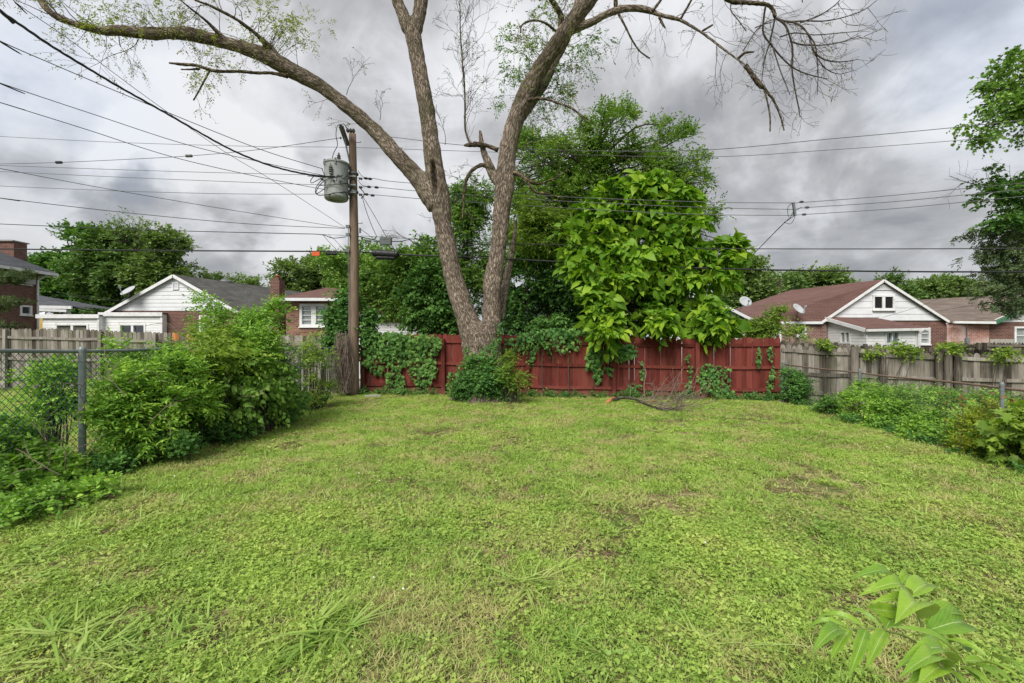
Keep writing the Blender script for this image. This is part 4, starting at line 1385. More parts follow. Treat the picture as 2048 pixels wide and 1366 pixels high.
def fences():
    FX = lambda px: float(fence_at(px)[0])
    # red fence, five panels
    xa, xb = FX(721), FX(1561)
    def ztop(x):
        px = 1024 + x / fence_Y(x) * F
        return float(CAMZ + (683 - np.interp(px, [720, 1030, 1370, 1560], [667, 670, 677, 675])) / F * fence_Y(x))
    gz = lambda x: float(ground_z(x, fence_Y(x)))
    posts = [FX(p) for p in (727, 888, 1055, 1226, 1391)]
    board_fence('red_fence', 'dark red painted board fence across the back of the yard, behind the big forked tree', 'fence', xa, xb,
                fence_Y, ztop, lambda x: gz(x) + .02, M['red_paint'], rails=(0.15, 0.52, 0.885), posts=posts,
                post_h=lambda p: (ztop(p) - gz(p)) * .915, seed=2, gaps=((FX(1226), FX(1275)),))
    # weathered fence left of the pole, with fresh boards
    def ztl(x):
        px = 1024 + x / fence_Y(x) * F
        return float(CAMZ + (683 - np.interp(px, [-200, 0, 212, 307, 369, 600, 660], [652, 656, 661, 664, 667, 670, 671])) / F * fence_Y(x) + 0.012 * math.sin(x * 3.1))
    def sp(x):
        px = 1024 + x / fence_Y(x) * F
        return M['orange_wood'] if (341 < px < 353 or 370 < px < 409) else None
    board_fence('weathered_fence', 'leaning grey weathered board fence left of the utility pole, with a few fresh orange boards', 'fence', FX(-330), FX(700),
                lambda x: fence_Y(x) + .10, ztl, lambda x: gz(x) - .02, M['grey_wood'], rails=(0.17, 0.50, 0.85),
                posts=[FX(p) for p in (-165, 10, 200, 310, 470, 640)], special=sp, seed=5, lean=0.03, post_h=lambda p: ztl(p) - gz(p) - .03, top='dog')
    # weathered fence right of the red one
    def ztr(x):
        px = 1024 + x / fence_Y(x) * F
        return float(CAMZ + (683 - np.interp(px, [1560, 1700, 1850, 2050, 2300], [688, 696, 703, 710, 722])) / F * fence_Y(x) + 0.008 * math.sin(x * 5))
    board_fence('weathered_fence', 'grey weathered board fence with round posts, right of the red fence', 'fence', xb + .03, FX(2330),
                lambda x: fence_Y(x) + .08, ztr, lambda x: gz(x) + .0, M['grey_wood'], rails=(0.20, 0.52, 0.90),
                posts=[FX(p) for p in (1705, 1762, 1874, 1891, 1910, 2120)], post='round', post_h=lambda p: ztr(p) - gz(p) + .02, seed=9, top='round', rail_h=0.09)
    # fence on the far side of the alley
    def Y2(x): return 19.0 - (x - 11.5) * 0.42
    def zt2(x):
        px = 1024 + x / Y2(x) * F
        return float(CAMZ + (683 - np.interp(px, [1560, 1751, 1900, 2060], [683, 690, 696, 702])) / F * Y2(x) + 0.01 * math.sin(x * 4))
    board_fence('alley_fence', 'dark mossy board fence beyond the alley, showing just above the weathered fence', 'fence', 10.6, 18.0,
                Y2, zt2, lambda x: -0.35, M['grey_wood_dark'], rails=(0.55, 0.88), posts=[11.3, 13.0, 13.9, 15.1, 16.6], seed=12,
                post_h=lambda p: zt2(p) + 0.38, top='dog')
    for (p0, p1, lab, sd) in ((1889, 1955, 'short weathered fence panel in front of the whitewashed brick wall', 14), (1961, 2070, 'mossy board fence panel below the green-trimmed gable', 15)):
        Yq = 21.0
        board_fence('side_fence', lab, 'fence', P(p0, 0, Yq)[0], P(p1, 0, Yq)[0], lambda x: Yq, lambda x: float(P(0, 685.5, Yq)[2]), lambda x: -.35,
                    M['grey_wood_dark'], rails=(0.6, 0.93), posts=[P(p0, 0, Yq)[0] + .1, P(p1, 0, Yq)[0] - .1], seed=sd, top='round', group='fence panels in the far yards')


fences()


# ------------------------------------------------------------------ chain link
def chain_link(name, label, pts, h, wire, rail, posts, dia=0.06, wr=0.0018, rail_r=0.021, post_r=0.036, zf=None, post_h=None, mesh_to=None):
    """pts: ground line [(x, y)]; fabric of zigzag wires laid as two crossing families"""
    t = thing(name, (*pts[0], 0), label, 'fence', 'chain-link fences')
    A = [np.array(p, float) for p in pts]
    seg = [np.linalg.norm(b - a) for a, b in zip(A, A[1:])]
    tot = sum(seg)
    def at(s):
        s = min(max(s, 0), tot)
        for a, b, l in zip(A, A[1:], seg):
            if s <= l + 1e-6: return a + (b - a) * s / l
            s -= l
        return A[-1]
    def top(s): return h(s)
    m = MB()
    step = dia * 1.25
    n = int(tot / step)
    slope = 1.12
    for fam in (1, -1):
        k = -int(2.0 / step) if fam == 1 else 0
        while k * step < tot + (2.0 if fam == -1 else 0):
            s0 = k * step
            z0, H = 0.03, 1.0
            p = []
            Hs = top(min(max(s0, 0), tot))
            run = Hs / slope
            s1 = s0 + fam * run
            a, b = 0.0, 1.0
            if fam == 1:
                if s0 < 0: a = -s0 / run
                if s1 > tot: b = (tot - s0) / run
            else:
                if s0 > tot: a = (s0 - tot) / run
                if s1 < 0: b = s0 / run
            if b > a + .02:
                q = []
                for u in (a, (a + b) / 2, b):
                    ss = s0 + fam * run * u
                    xy = at(ss)
                    q.append((xy[0] + fam * wr * .8, xy[1], float(ground_z(*xy)) + z0 + (top(ss) - z0) * u))
                m.tube(q, wr, 3, caps=False)
            k += 1
    m.build('wire_mesh', M[wire], t, kind='stuff')
    m = MB()
    q = [at(tot * i / 16) for i in range(17)]
    m.tube([(x, y, float(ground_z(x, y)) + top(tot * i / 16)) for i, (x, y) in enumerate(q)], rail_r, 10)
    m.build('top_rail', M[rail], t, sm=True)
    for s in posts:
        x, y = at(s)
        x -= 0.001
        zt = float(ground_z(x, y)) + top(s) + (post_h or 0.03)
        c = MB().tube([(x + .04 * (1 if x < 0 else -1), y, -.1), (x + .04 * (1 if x < 0 else -1), y, zt)], post_r, 12).build('post', M['galv'], t, sm=False)
        MB().lathe((x + .04 * (1 if x < 0 else -1), y, zt), [(post_r * 1.15, -.03), (post_r * 1.15, .0), (post_r * .8, .025), (0, .035)], 12).build('post_cap', M['galv'], c)
        for zb in (0.3, 0.62, 0.9):
            MB().lathe((x + .04 * (1 if x < 0 else -1), y, zt * zb), [(post_r * 1.02, 0), (post_r * 1.14, 0.002), (post_r * 1.14, .022), (post_r * 1.02, .024)], 12).build('tie_band', M['galv'], c)
    return t


chain_link('chain_link_fence', 'green chain-link fence with grey top rail running back along the left side of the yard', [(-5.2, 1.5), (-5.16, 8), (-5.0, 13.75)],
           lambda s: 1.535 - 0.012 * s, 'mesh_green', 'galv', [0.4, 3.94, 6.6, 9.3, 12.1], wr=0.0031)
chain_link('chain_link_fence', 'low sagging chain-link fence with rusty top rail along the right side of the yard', [(6.95, 2.5), (7.05, 7), (7.35, 12.3)],
           lambda s: 0.90 + 0.008 * s, 'wire_grey', 'rust', [1.0, 4.0, 6.85, 9.75], rail_r=0.017, post_r=0.026, post_h=0.06)

# ------------------------------------------------------------------ the big forked tree
TY = 12.5


def path(lst, Y0=TY, n=6):
    """lst: (px, py, width px, depth offset) -> smooth (x, y, z, r)"""
    q = []
    for e in lst:
        px, py, w = e[:3]
        Y = Y0 + (e[3] if len(e) > 3 else 0)
        q.append((*P(px, py, Y), w / 2 * Y / F))
    return catmull(q, n)


def big_tree():
    base = P(965, 797, TY)
    t = thing('shade_tree', (base[0], base[1], 0), 'tall shade tree with two leaning trunks and nearly bare limbs before the red fence', 'tree')
    trunks = [
        path([(968, 812, 150), (967, 780, 112), (966, 745, 94), (966, 705, 80), (964, 668, 78), (962, 645, 66)]),
        path([(968, 800, 90), (955, 735, 62), (946, 680, 54), (935, 640, 50), (920, 597, 46), (906, 550, 43), (896, 500, 42), (886, 450, 41), (880, 400, 47), (871, 350, 44), (864, 300, 40), (855, 230, 37), (846, 180, 37), (837, 130, 35), (828, 80, 38), (822, 45, 38)]),
        path([(972, 800, 90), (978, 730, 56), (982, 680, 46), (983, 640, 43), (984, 600, 42), (985, 565, 44), (993, 520, 38), (1000, 470, 38), (1003, 425, 40), (1009, 380, 44), (1012, 340, 43), (1016, 300, 41), (1028, 250, 40), (1043, 210, 41, -.1), (1058, 175, 40, -.2), (1078, 140, 38, -.3), (1100, 108, 36, -.45), (1122, 75, 38, -.6), (1150, 36, 37, -.75), (1178, 0, 36, -.9), (1205, -35, 34, -1.0), (1240, -80, 30, -1.2)]),
        path([(818, 60, 34), (806, 30, 29), (794, 0, 28), (780, -40, 26), (768, -90, 22)]),
        path([(832, 60, 32), (838, 30, 31), (843, 0, 32), (850, -50, 28), (856, -100, 24)]),
        path([(873, 415, 42), (856, 386, 46), (832, 352, 40), (793, 310, 37), (751, 263, 34), (694, 213, 32, -.2), (640, 172, 32, -.3), (598, 149, 36, -.4), (565, 131, 38, -.5), (530, 111, 36, -.6), (487, 96, 31, -.7), (444, 84, 29, -.8), (410, 75, 30, -.9), (376, 68, 32, -1), (340, 67, 27, -1.1), (308, 67, 29, -1.2), (272, 65, 27, -1.2), (239, 61, 26, -1.3), (205, 62, 21, -1.3), (171, 54, 21, -1.4), (145, 46, 18, -1.4), (120, 36, 20, -1.4), (100, 24, 18, -1.5), (84, 4, 18, -1.5), (76, -30, 16, -1.5), (64, -80, 14, -1.6)]),
        path([(560, 125, 22, -.5), (545, 100, 18, -.6), (528, 84, 17, -.8), (512, 68, 14, -1), (494, 54, 14, -1.2), (470, 37, 12, -1.5), (444, 23, 13, -1.8), (418, 10, 12, -2), (393, 1, 11, -2.2), (350, -22, 10, -2.5)]),
        path([(460, 88, 20, -.8), (444, 74, 17, -.9), (424, 53, 13, -1.1), (403, 34, 11, -1.3), (385, 20, 10, -1.5), (368, 6, 9, -1.7), (340, -18, 9, -2)]),
        path([(1112, 90, 24, -.55), (1136, 66, 22, -.6), (1160, 54, 21, -.7), (1184, 44, 20, -.8), (1210, 30, 19, -.9), (1236, 20, 20, -.9), (1262, 17, 18, -1), (1290, 19, 18, -1), (1324, 31, 14, -1.1), (1345, 36, 14, -1.2), (1366, 43, 12, -1.2), (1407, 68, 11, -1.3), (1448, 99, 10, -1.4), (1490, 130, 9, -1.5)]),
        path([(1040, 235, 28, .1), (1062, 205, 27, .2), (1088, 165, 26, .35), (1110, 120, 24, .4), (1130, 80, 24, .5), (1150, 30, 22, .6), (1160, -10, 20, .8)]),
        path([(1004, 372, 30, .1), (988, 352, 25, .15), (978, 330, 22, .15), (968, 305, 18, .2), (963, 285, 15, .2), (961, 266, 12, .2), (959, 260, 8, .2)]),
        path([(1000, 640, 22, .45), (1010, 580, 20, .7), (1016, 545, 20, .9), (1024, 505, 16, 1.1), (1029, 470, 13, 1.2), (1032, 440, 10, 1.3)]),
    ]
    mb = MB()
    for tr in trunks: mb.tube([p[:3] for p in tr], [max(p[3] * .97 - .030, p[3] * .55) * (1.0 + 0.03 * math.sin(i * 1.9)) for i, p in enumerate(tr)], 14)
    # root flare
    for a in np.arange(0, 6.28, 0.9):
        c, s = math.cos(a), math.sin(a)
        mb.tube([base + [c * .25, s * .25, .75], base + [c * .55, s * .5, .25], base + [c * .95, s * .85, -.1]], [.26, .22, .10], 8)
    tmp = bpy.data.objects.new('tmp', mb.mesh('tmp', M['bark']))
    COL.objects.link(tmp)
    md = tmp.modifiers.new('r', 'REMESH'); md.mode = 'VOXEL'; md.voxel_size = 0.032; md.adaptivity = 0
    ms = tmp.modifiers.new('s', 'SMOOTH'); ms.factor = 0.5; ms.iterations = 4
    dg = bpy.context.evaluated_depsgraph_get()
    ev = tmp.evaluated_get(dg); me = ev.to_mesh()
    n = len(me.vertices)
    V = np.empty(n * 3, np.float32); me.vertices.foreach_get('co', V); V = V.reshape(-1, 3).astype(float)
    nl = len(me.loops); Lp = np.empty(nl, np.int32); me.loops.foreach_get('vertex_index', Lp)
    cnt = np.empty(len(me.polygons), np.int32); me.polygons.foreach_get('loop_total', cnt)
    ev.to_mesh_clear(); bpy.data.objects.remove(tmp)
    # bark coordinates from the nearest limb axis
    best = np.full(n, 1e9); B = np.zeros((n, 3)); rad = np.zeros(n); nd = np.zeros((n, 3))
    for ti, tr in enumerate(trunks):
        s = ti * 3.3
        for a, b in zip(tr, tr[1:]):
            A, D = a[:3], b[:3] - a[:3]
            l = np.linalg.norm(D)
            if l < 1e-6: continue
            D = D / l
            w = V - A
            tt = np.clip(w @ D, 0, l)
            q = w - tt[:, None] * D
            r = a[3] + (b[3] - a[3]) * tt / l
            dist = np.linalg.norm(q, axis=1)
            sc = dist / r
            m = sc < best
            up = np.array([0, -1.0, 0]) - D * (-D[1]); up /= np.linalg.norm(up)
            sd = np.cross(D, up)
            ca, sa = q @ up, q @ sd
            best[m] = sc[m]
            B[m] = np.stack([ca, sa, s + tt], 1)[m]
            nd[m] = (q / (dist[:, None] + 1e-6))[m]
            rad[m] = r[m]
            s += l
    # lumps along the limbs
    amp = 0.035 * rad
    V = V + nd * (amp * (np.sin(B[:, 2] * 5.1 + B[:, 0] * 9) * .5 + np.sin(B[:, 2] * 11.3 + B[:, 1] * 13 + 2) * .5))[:, None]
    # furrowed relief
    g1 = np.sin(B[:, 0] * 46 + 3 * np.sin(B[:, 2] * 4)) * np.sin(B[:, 1] * 46 + 2 * np.sin(B[:, 2] * 5.3))
    V = V + nd * (0.007 * g1 * np.clip(rad * 6, .3, 1))[:, None]
    # the long hollow scar in the left trunk
    c = P(872, 362, TY)
    la = (V[:, 0] - (c[0] + (V[:, 2] - c[2]) * -0.10)) / 0.085
    lb = (V[:, 2] - c[2]) / 0.52
    e = np.sqrt(la ** 2 + lb ** 2)
    front = V[:, 1] < TY - 0.05
    push = np.where(e < 1, (1 - e ** 2) * 0.24, 0) - 0.045 * np.exp(-((e - 1.35) / 0.32) ** 2)
    V[:, 1] += np.where(front, push, 0)
    scar = np.where(front, np.clip(1.25 - e * 1.15, 0, 1) * (0.75 + .25 * np.sin(V[:, 2] * 40 + V[:, 0] * 30)), 0)
    bo = base_of(t)
    me2 = raw_mesh('trunk', V - np.array(bo), Lp, cnt, M['bark'], attr={'bark': B, 'scar': scar})
    link('trunk', me2, t, None, True)

    # thinner limbs, each a part
    g = np.random.default_rng(23)
    def limb(lst, mat='bark_dark', n=5, sides=6):
        tr = path(lst, n=n)
        MB().tube([p[:3] for p in tr], [p[3] * (1 + .1 * math.sin(i * 2.3)) for i, p in enumerate(tr)], sides).build('branch', M[mat], t, sm=True)
        return tr
    L = {}
    L['dead1'] = limb([(575, 152, 10, -.6), (564, 150, 8, -.7), (540, 146, 6, -.8), (513, 146, 6, -.9), (480, 143, 6, -1), (444, 143, 6, -1.1), (420, 140, 7, -1.1), (393, 131, 6, -1.2), (365, 129, 6, -1.2), (338, 126, 3, -1.3)])
    L['dead2'] = limb([(419, 143, 4, -1.1), (408, 163, 4, -1.1), (398, 182, 3.5, -1.1), (387, 201, 3, -1.1)])
    limb([(400, 138, 4, -1.1), (380, 139, 3.5, -1.2), (362, 139, 2.5, -1.2)])
    L['end'] = limb([(1490, 130, 9, -1.5), (1505, 150, 8, -1.5), (1519, 166, 7, -1.6), (1534, 184, 5, -1.6), (1548, 203, 4, -1.6), (1560, 230, 3.5, -1.6), (1568, 261, 2.5, -1.6)])
    limb([(1502, 150, 6, -1.5), (1518, 172, 6, -1.5), (1530, 178, 4, -1.5)])
    limb([(1528, 178, 3.5, -1.6), (1535, 205, 3, -1.6), (1540, 235, 3, -1.6), (1540, 263, 2.5, -1.6)])
    L['a'] = limb([(1118, 78, 13, -.6), (1123, 38, 13, -.7), (1113, 15, 12, -.8), (1100, -5, 11, -.9), (1080, -40, 9, -1)])
    L['b'] = limb([(1125, 72, 7, -.6), (1106, 58, 5, -.7), (1090, 46, 4.5, -.8), (1072, 41, 4, -.8), (1054, 44, 4, -.9), (1043, 52, 3.5, -.9), (1041, 66, 3, -.9)])
    L['c'] = limb([(1045, 205, 7, -.2), (1068, 198, 7, -.4), (1090, 198, 6, -.6), (1113, 205, 5, -.7), (1132, 212, 4.5, -.8), (1147, 219, 4.5, -.8), (1162, 232, 4, -.8), (1174, 246, 3, -.8)])
    limb([(1156, 226, 3, -.8), (1170, 235, 2.5, -.8), (1184, 243, 2, -.8)])
    L['d'] = limb([(985, 340, 13, .1), (965, 330, 9, .1), (943, 342, 8, 0), (932, 362, 7, 0), (928, 388, 6, 0), (927, 412, 4.5, -.1), (925, 440, 3, -.1)])
    L['e'] = limb([(996, 300, 10, .1), (975, 292, 8, .1), (955, 289, 11, .05), (938, 290, 9, 0), (928, 291, 4, 0)])
    L['sprout'] = limb([(940, 288, 5, 0), (934, 272, 4.5, 0), (930, 252, 4, 0), (930, 198, 3.6, 0), (926, 137, 3, 0), (921, 68, 2.4, 0), (920, 20, 2, 0), (919, -20, 1.2, 0)])
    L['f'] = limb([(1028, 345, 11, -.1), (1045, 352, 9, -.2), (1060, 362, 9, -.3), (1078, 368, 5, -.3), (1110, 356, 3, -.4), (1135, 340, 2.5, -.4)])
    limb([(1052, 358, 6, -.3), (1060, 372, 6, -.3), (1072, 385, 5, -.3), (1095, 388, 3, -.4), (1130, 398, 2, -.4)])
    L['top'] = limb([(1232, 24, 8, -.9), (1231, 0, 9, -1), (1228, -30, 8, -1.1)])
    L['g'] = limb([(1237, 28, 5, -.9), (1250, 52, 4, -1), (1264, 80, 3.5, -1), (1280, 103, 3, -1), (1300, 117, 2.5, -1)])
    limb([(1318, 34, 5, -1.1), (1325, 48, 5, -1.1), (1331, 57, 2, -1.1)])
    limb([(1305, 22, 6, -1.1), (1318, 5, 5, -1.1), (1330, -12, 4, -1.1)])
    limb([(1360, 40, 5, -1.2), (1375, 14, 4.5, -1.3), (1388, -10, 4, -1.3)])
    limb([(1405, 62, 4.5, -1.3), (1425, 50, 4, -1.3)])
    limb([(1475, 118, 6, -1.4), (1490, 106, 5, -1.5), (1508, 104, 3, -1.5)])
    # the bare hanging branches top right
    L['h'] = limb([(1400, -60, 12, -1.6), (1430, -25, 11, -1.6), (1461, 2, 9, -1.6), (1490, 5, 8, -1.6), (1515, 7, 8, -1.7), (1535, 10, 7, -1.7), (1546, 20, 7, -1.7), (1550, 34, 7, -1.7)])
    hang = [
        [(1531, 12, 5), (1527, 40, 5), (1527, 68, 4.5), (1544, 92, 4), (1566, 118, 3.5), (1590, 138, 3), (1620, 150, 2.5), (1655, 158, 1.5)],
        [(1550, 36, 5), (1566, 42, 4.5), (1590, 46, 4), (1608, 58, 4), (1620, 78, 3.5), (1626, 100, 3.5), (1645, 118, 3), (1670, 124, 2.5), (1700, 122, 2), (1716, 118, 1.2)],
        [(1552, 36, 4.5), (1570, 50, 4.5), (1580, 75, 4), (1585, 100, 4), (1584, 140, 3.5), (1590, 180, 3), (1597, 215, 2.5), (1600, 235, 1.5)],
        [(1550, 34, 4.5), (1545, 60, 4), (1538, 90, 3.5), (1530, 115, 3), (1526, 140, 2.5), (1523, 165, 1.8)],
        [(1575, 44, 4), (1610, 42, 3.5), (1650, 42, 3), (1690, 34, 2.5), (1728, 20, 2), (1752, 2, 1.2)],
        [(1600, 46, 3), (1640, 30, 2.5), (1670, 10, 2), (1690, -12, 1.5)],
        [(1560, 74, 3), (1590, 66, 3), (1630, 70, 2.5), (1680, 66, 2), (1726, 62, 1.2)],
        [(1580, 84, 3), (1610, 90, 3), (1650, 90, 2.5), (1690, 82, 2), (1722, 70, 1.2)],
        [(1615, 66, 3), (1630, 90, 3), (1634, 120, 2.5), (1636, 150, 2), (1634, 190, 1.3)],
        [(1626, 104, 2.5), (1650, 136, 2.2), (1676, 148, 1.8), (1698, 144, 1.2)],
        [(1546, 96, 3), (1560, 140, 2.6), (1572, 170, 2.2), (1580, 190, 1.5)],
        [(1510, 56, 2.5), (1524, 50, 2.5), (1545, 44, 2)],
        [(1486, 102, 2.5), (1500, 80, 2.2), (1512, 62, 2.2), (1530, 46, 2), (1550, 38, 2)],
        [(1462, 5, 3), (1462, 22, 2.5), (1476, 40, 2.2), (1492, 62, 2)],
        [(1605, 5, 2), (1600, -20, 2)],
    ]
    tw = MB(); twp = MB(); ends = []; ends_b = []
    for i, h in enumerate(hang):
        tr = limb([(a, b, w, -1.7 + .25 * math.sin(i * 2.1 + k * .5)) for k, (a, b, w) in enumerate(h)], 'twig', 4, 4)
        m = len(tr)
        for k in range(3, m - 1, 2):
            d = unit(tr[k + 1][:3] - tr[k - 1][:3])
            q = unit(np.cross(d, g.normal(size=3))) + np.array([0.15, 0, -.25])
            grow(tw, tr[k][:3], d * .75 + q * .8, g.uniform(.35, .85), 0.006, 1, g, ends_b, grav=-0.05, curl=0.16, nchild=3, wob=.16, ratio=.5)
    # twigs along the limbs
    def along(tr, step, Lr, lv, leafy, gr=-.02, curl=0.05, r=.007, up=0.0, tmin=0, mb=None, nch=3, mx=1.0):
        mb = mb if mb is not None else tw
        s = 0
        for k in range(max(1, int(tmin * len(tr))), int((len(tr) - 1) * mx)):
            s += np.linalg.norm(tr[k][:3] - tr[k - 1][:3])
            if s < step: continue
            s = g.uniform(-.3, .3) * step
            d = unit(tr[k + 1][:3] - tr[k - 1][:3])
            q = unit(np.cross(d, g.normal(size=3)))
            e2 = ends if leafy else ends_b
            grow(mb, tr[k][:3] + q * tr[k][3] * .7, d * .45 + q + np.array([0, 0, up]), g.uniform(*Lr), r, lv, g, e2, grav=gr, curl=curl, nchild=nch, wob=.2, ratio=.55)
    along(trunks[5], .30, (.4, 1.0), 1, True, tmin=.45)
    along(trunks[5], .42, (.8, 1.7), 2, True, up=.6, tmin=.5, r=.012, gr=.02)
    along(trunks[5], .9, (.4, .9), 1, True, up=.5, tmin=.15, mx=.5)
    along(trunks[6], .22, (.5, 1.3), 2, True, gr=-.04, curl=.1, up=.1, r=.01)
    along(trunks[7], .25, (.5, 1.2), 2, True, up=.2, r=.01)
    along(L['dead1'], .4, (.3, .8), 1, True, gr=-.08, r=.005)
    along(L['dead2'], .3, (.3, .6), 1, True, gr=-.06, r=.004)
    along(trunks[8], .30, (.5, 1.3), 2, False, gr=-.10, curl=.22, r=.009, tmin=.35)
    along(L['end'], .25, (.3, .8), 1, False, gr=-.10, curl=.18)
    along(L['h'], .25, (.5, 1.1), 1, False, gr=-.1, curl=.2)
    along(L['g'], .22, (.3, .7), 1, False, gr=-.05, curl=.15)
    along(L['a'], .25, (.6, 1.2), 2, True, gr=-.03)
    along(L['b'], .25, (.4, .8), 1, True, gr=-.05)
    along(L['c'], .3, (.3, .7), 1, True, gr=-.05)
    along(L['d'], .2, (.3, .8), 2, False, gr=-.05, curl=.1, r=.006)
    along(L['e'], .3, (.4, .9), 1, False)
    along(L['f'], .2, (.4, .9), 2, False, gr=.02, r=.006)
    along(L['sprout'], .13, (.6, 1.5), 2, False, gr=.04, curl=.06, up=.9, r=.008, nch=4, mb=tw, tmin=.2)
    along(trunks[2], .5, (.6, 1.4), 2, True, tmin=.60, mx=.9, r=.008)
    along(trunks[9], .28, (.7, 1.5), 2, True, r=.009, up=.2, tmin=.1)
    along(trunks[1], 1.6, (.4, .8), 1, False, tmin=.35, mx=.8)
    for (px, py, dx, dz, LL) in ((846, 480, -1, .15, .9), (835, 345, -.9, .6, .7), (693, 190, .35, 1, 1.0), (760, 240, .5, 1, .5), (1040, 300, .9, .7, 1.4), (1050, 260, .8, .9, 1.3), (890, 290, -.1, .3, .8), (1035, 380, 1, .4, 1.2)):
        grow(tw, P(px, py, TY - .2), (dx, -.3, dz), LL, .009, 2, g, ends_b, grav=.02, nchild=4, wob=.22, ratio=.6)
    tw.build('twigs', M['twig'], t, kind='stuff')
    # sparse leaves at the twig ends
    def leaves_at(E, prob, mat, name, ln, L0, W0, K=5, lo=None):
        E = [e for e in E if g.random() < prob]
        pts = np.array([e[0] for e in E]); out = unit(np.array([e[1] for e in E]) + np.array([0, 0, -.15]))
        g2 = np.random.default_rng(4)
        d = sprig_leaves(pts, out, g2, ln, K, L0, W0, spread=.95, flat=.3, jit=.7, droop=.3)
        put_foliage(t, d, T_DIAMOND, mat, name)
    leaves_at(ends, .80, L_BUD, 'foliage', .17, .062, .022, 7)
    leaves_at(ends_b, .14, L_BUD, 'foliage', .10, .045, .018, 5)
    # fuller leafy sprays behind and around the right limb
    ells = [ell(1010, 150, TY + .3, 45, 50, .5), ell(1045, 100, TY, 40, 60, .6), ell(1090, 190, TY + .4, 60, 45, .6), ell(1150, 130, TY + .3, 60, 60, .6), ell(1180, 80, TY, 50, 40, .5), ell(1050, 230, TY + .3, 50, 40, .5),
            ell(1085, 40, TY, 45, 30, .5)]
    pts, out, cent, g3 = sprigs(ells, 520, 8, clump=.20, clumps=52, shell=.2, up=.1)
    put_foliage(t, sprig_leaves(pts, out, g3, .24, 9, .085, .028, flat=.5, jit=.5, droop=.35), T_DIAMOND, L_MID, 'foliage')
    m = MB()
    branches_to(m, [tuple(p) for p in trunks[9]] + [tuple(p) for p in trunks[2][40:]], cent, .012, g3, sides=3)
    m.build('twigs', M['twig'], t, kind='stuff')
    ells = [ell(250, 30, 11.2, 130, 35, .8), ell(140, 20, 11.2, 60, 30, .5), ell(430, 120, 11.5, 60, 30, .5), ell(180, 60, 11, 60, 12, .3), ell(560, 50, 11.6, 90, 50, .7), ell(390, 170, 11.4, 50, 20, .3)]
    pts, out, cent, g3 = sprigs(ells, 560, 9, clump=.16, clumps=90, shell=.2, up=.0)
    put_foliage(t, sprig_leaves(pts, out, g3, .2, 7, .065, .024, flat=.4, jit=.6, droop=.35), T_DIAMOND, L_YELLOW, 'foliage')
    m = MB()
    branches_to(m, [tuple(p) for p in trunks[5][60:]] + [tuple(p) for p in trunks[6]], cent, .010, g3, sides=3)
    m.build('twigs', M['twig'], t, kind='stuff')
    return t


big_tree()


# ------------------------------------------------------------------ utility pole
PY = 13.55


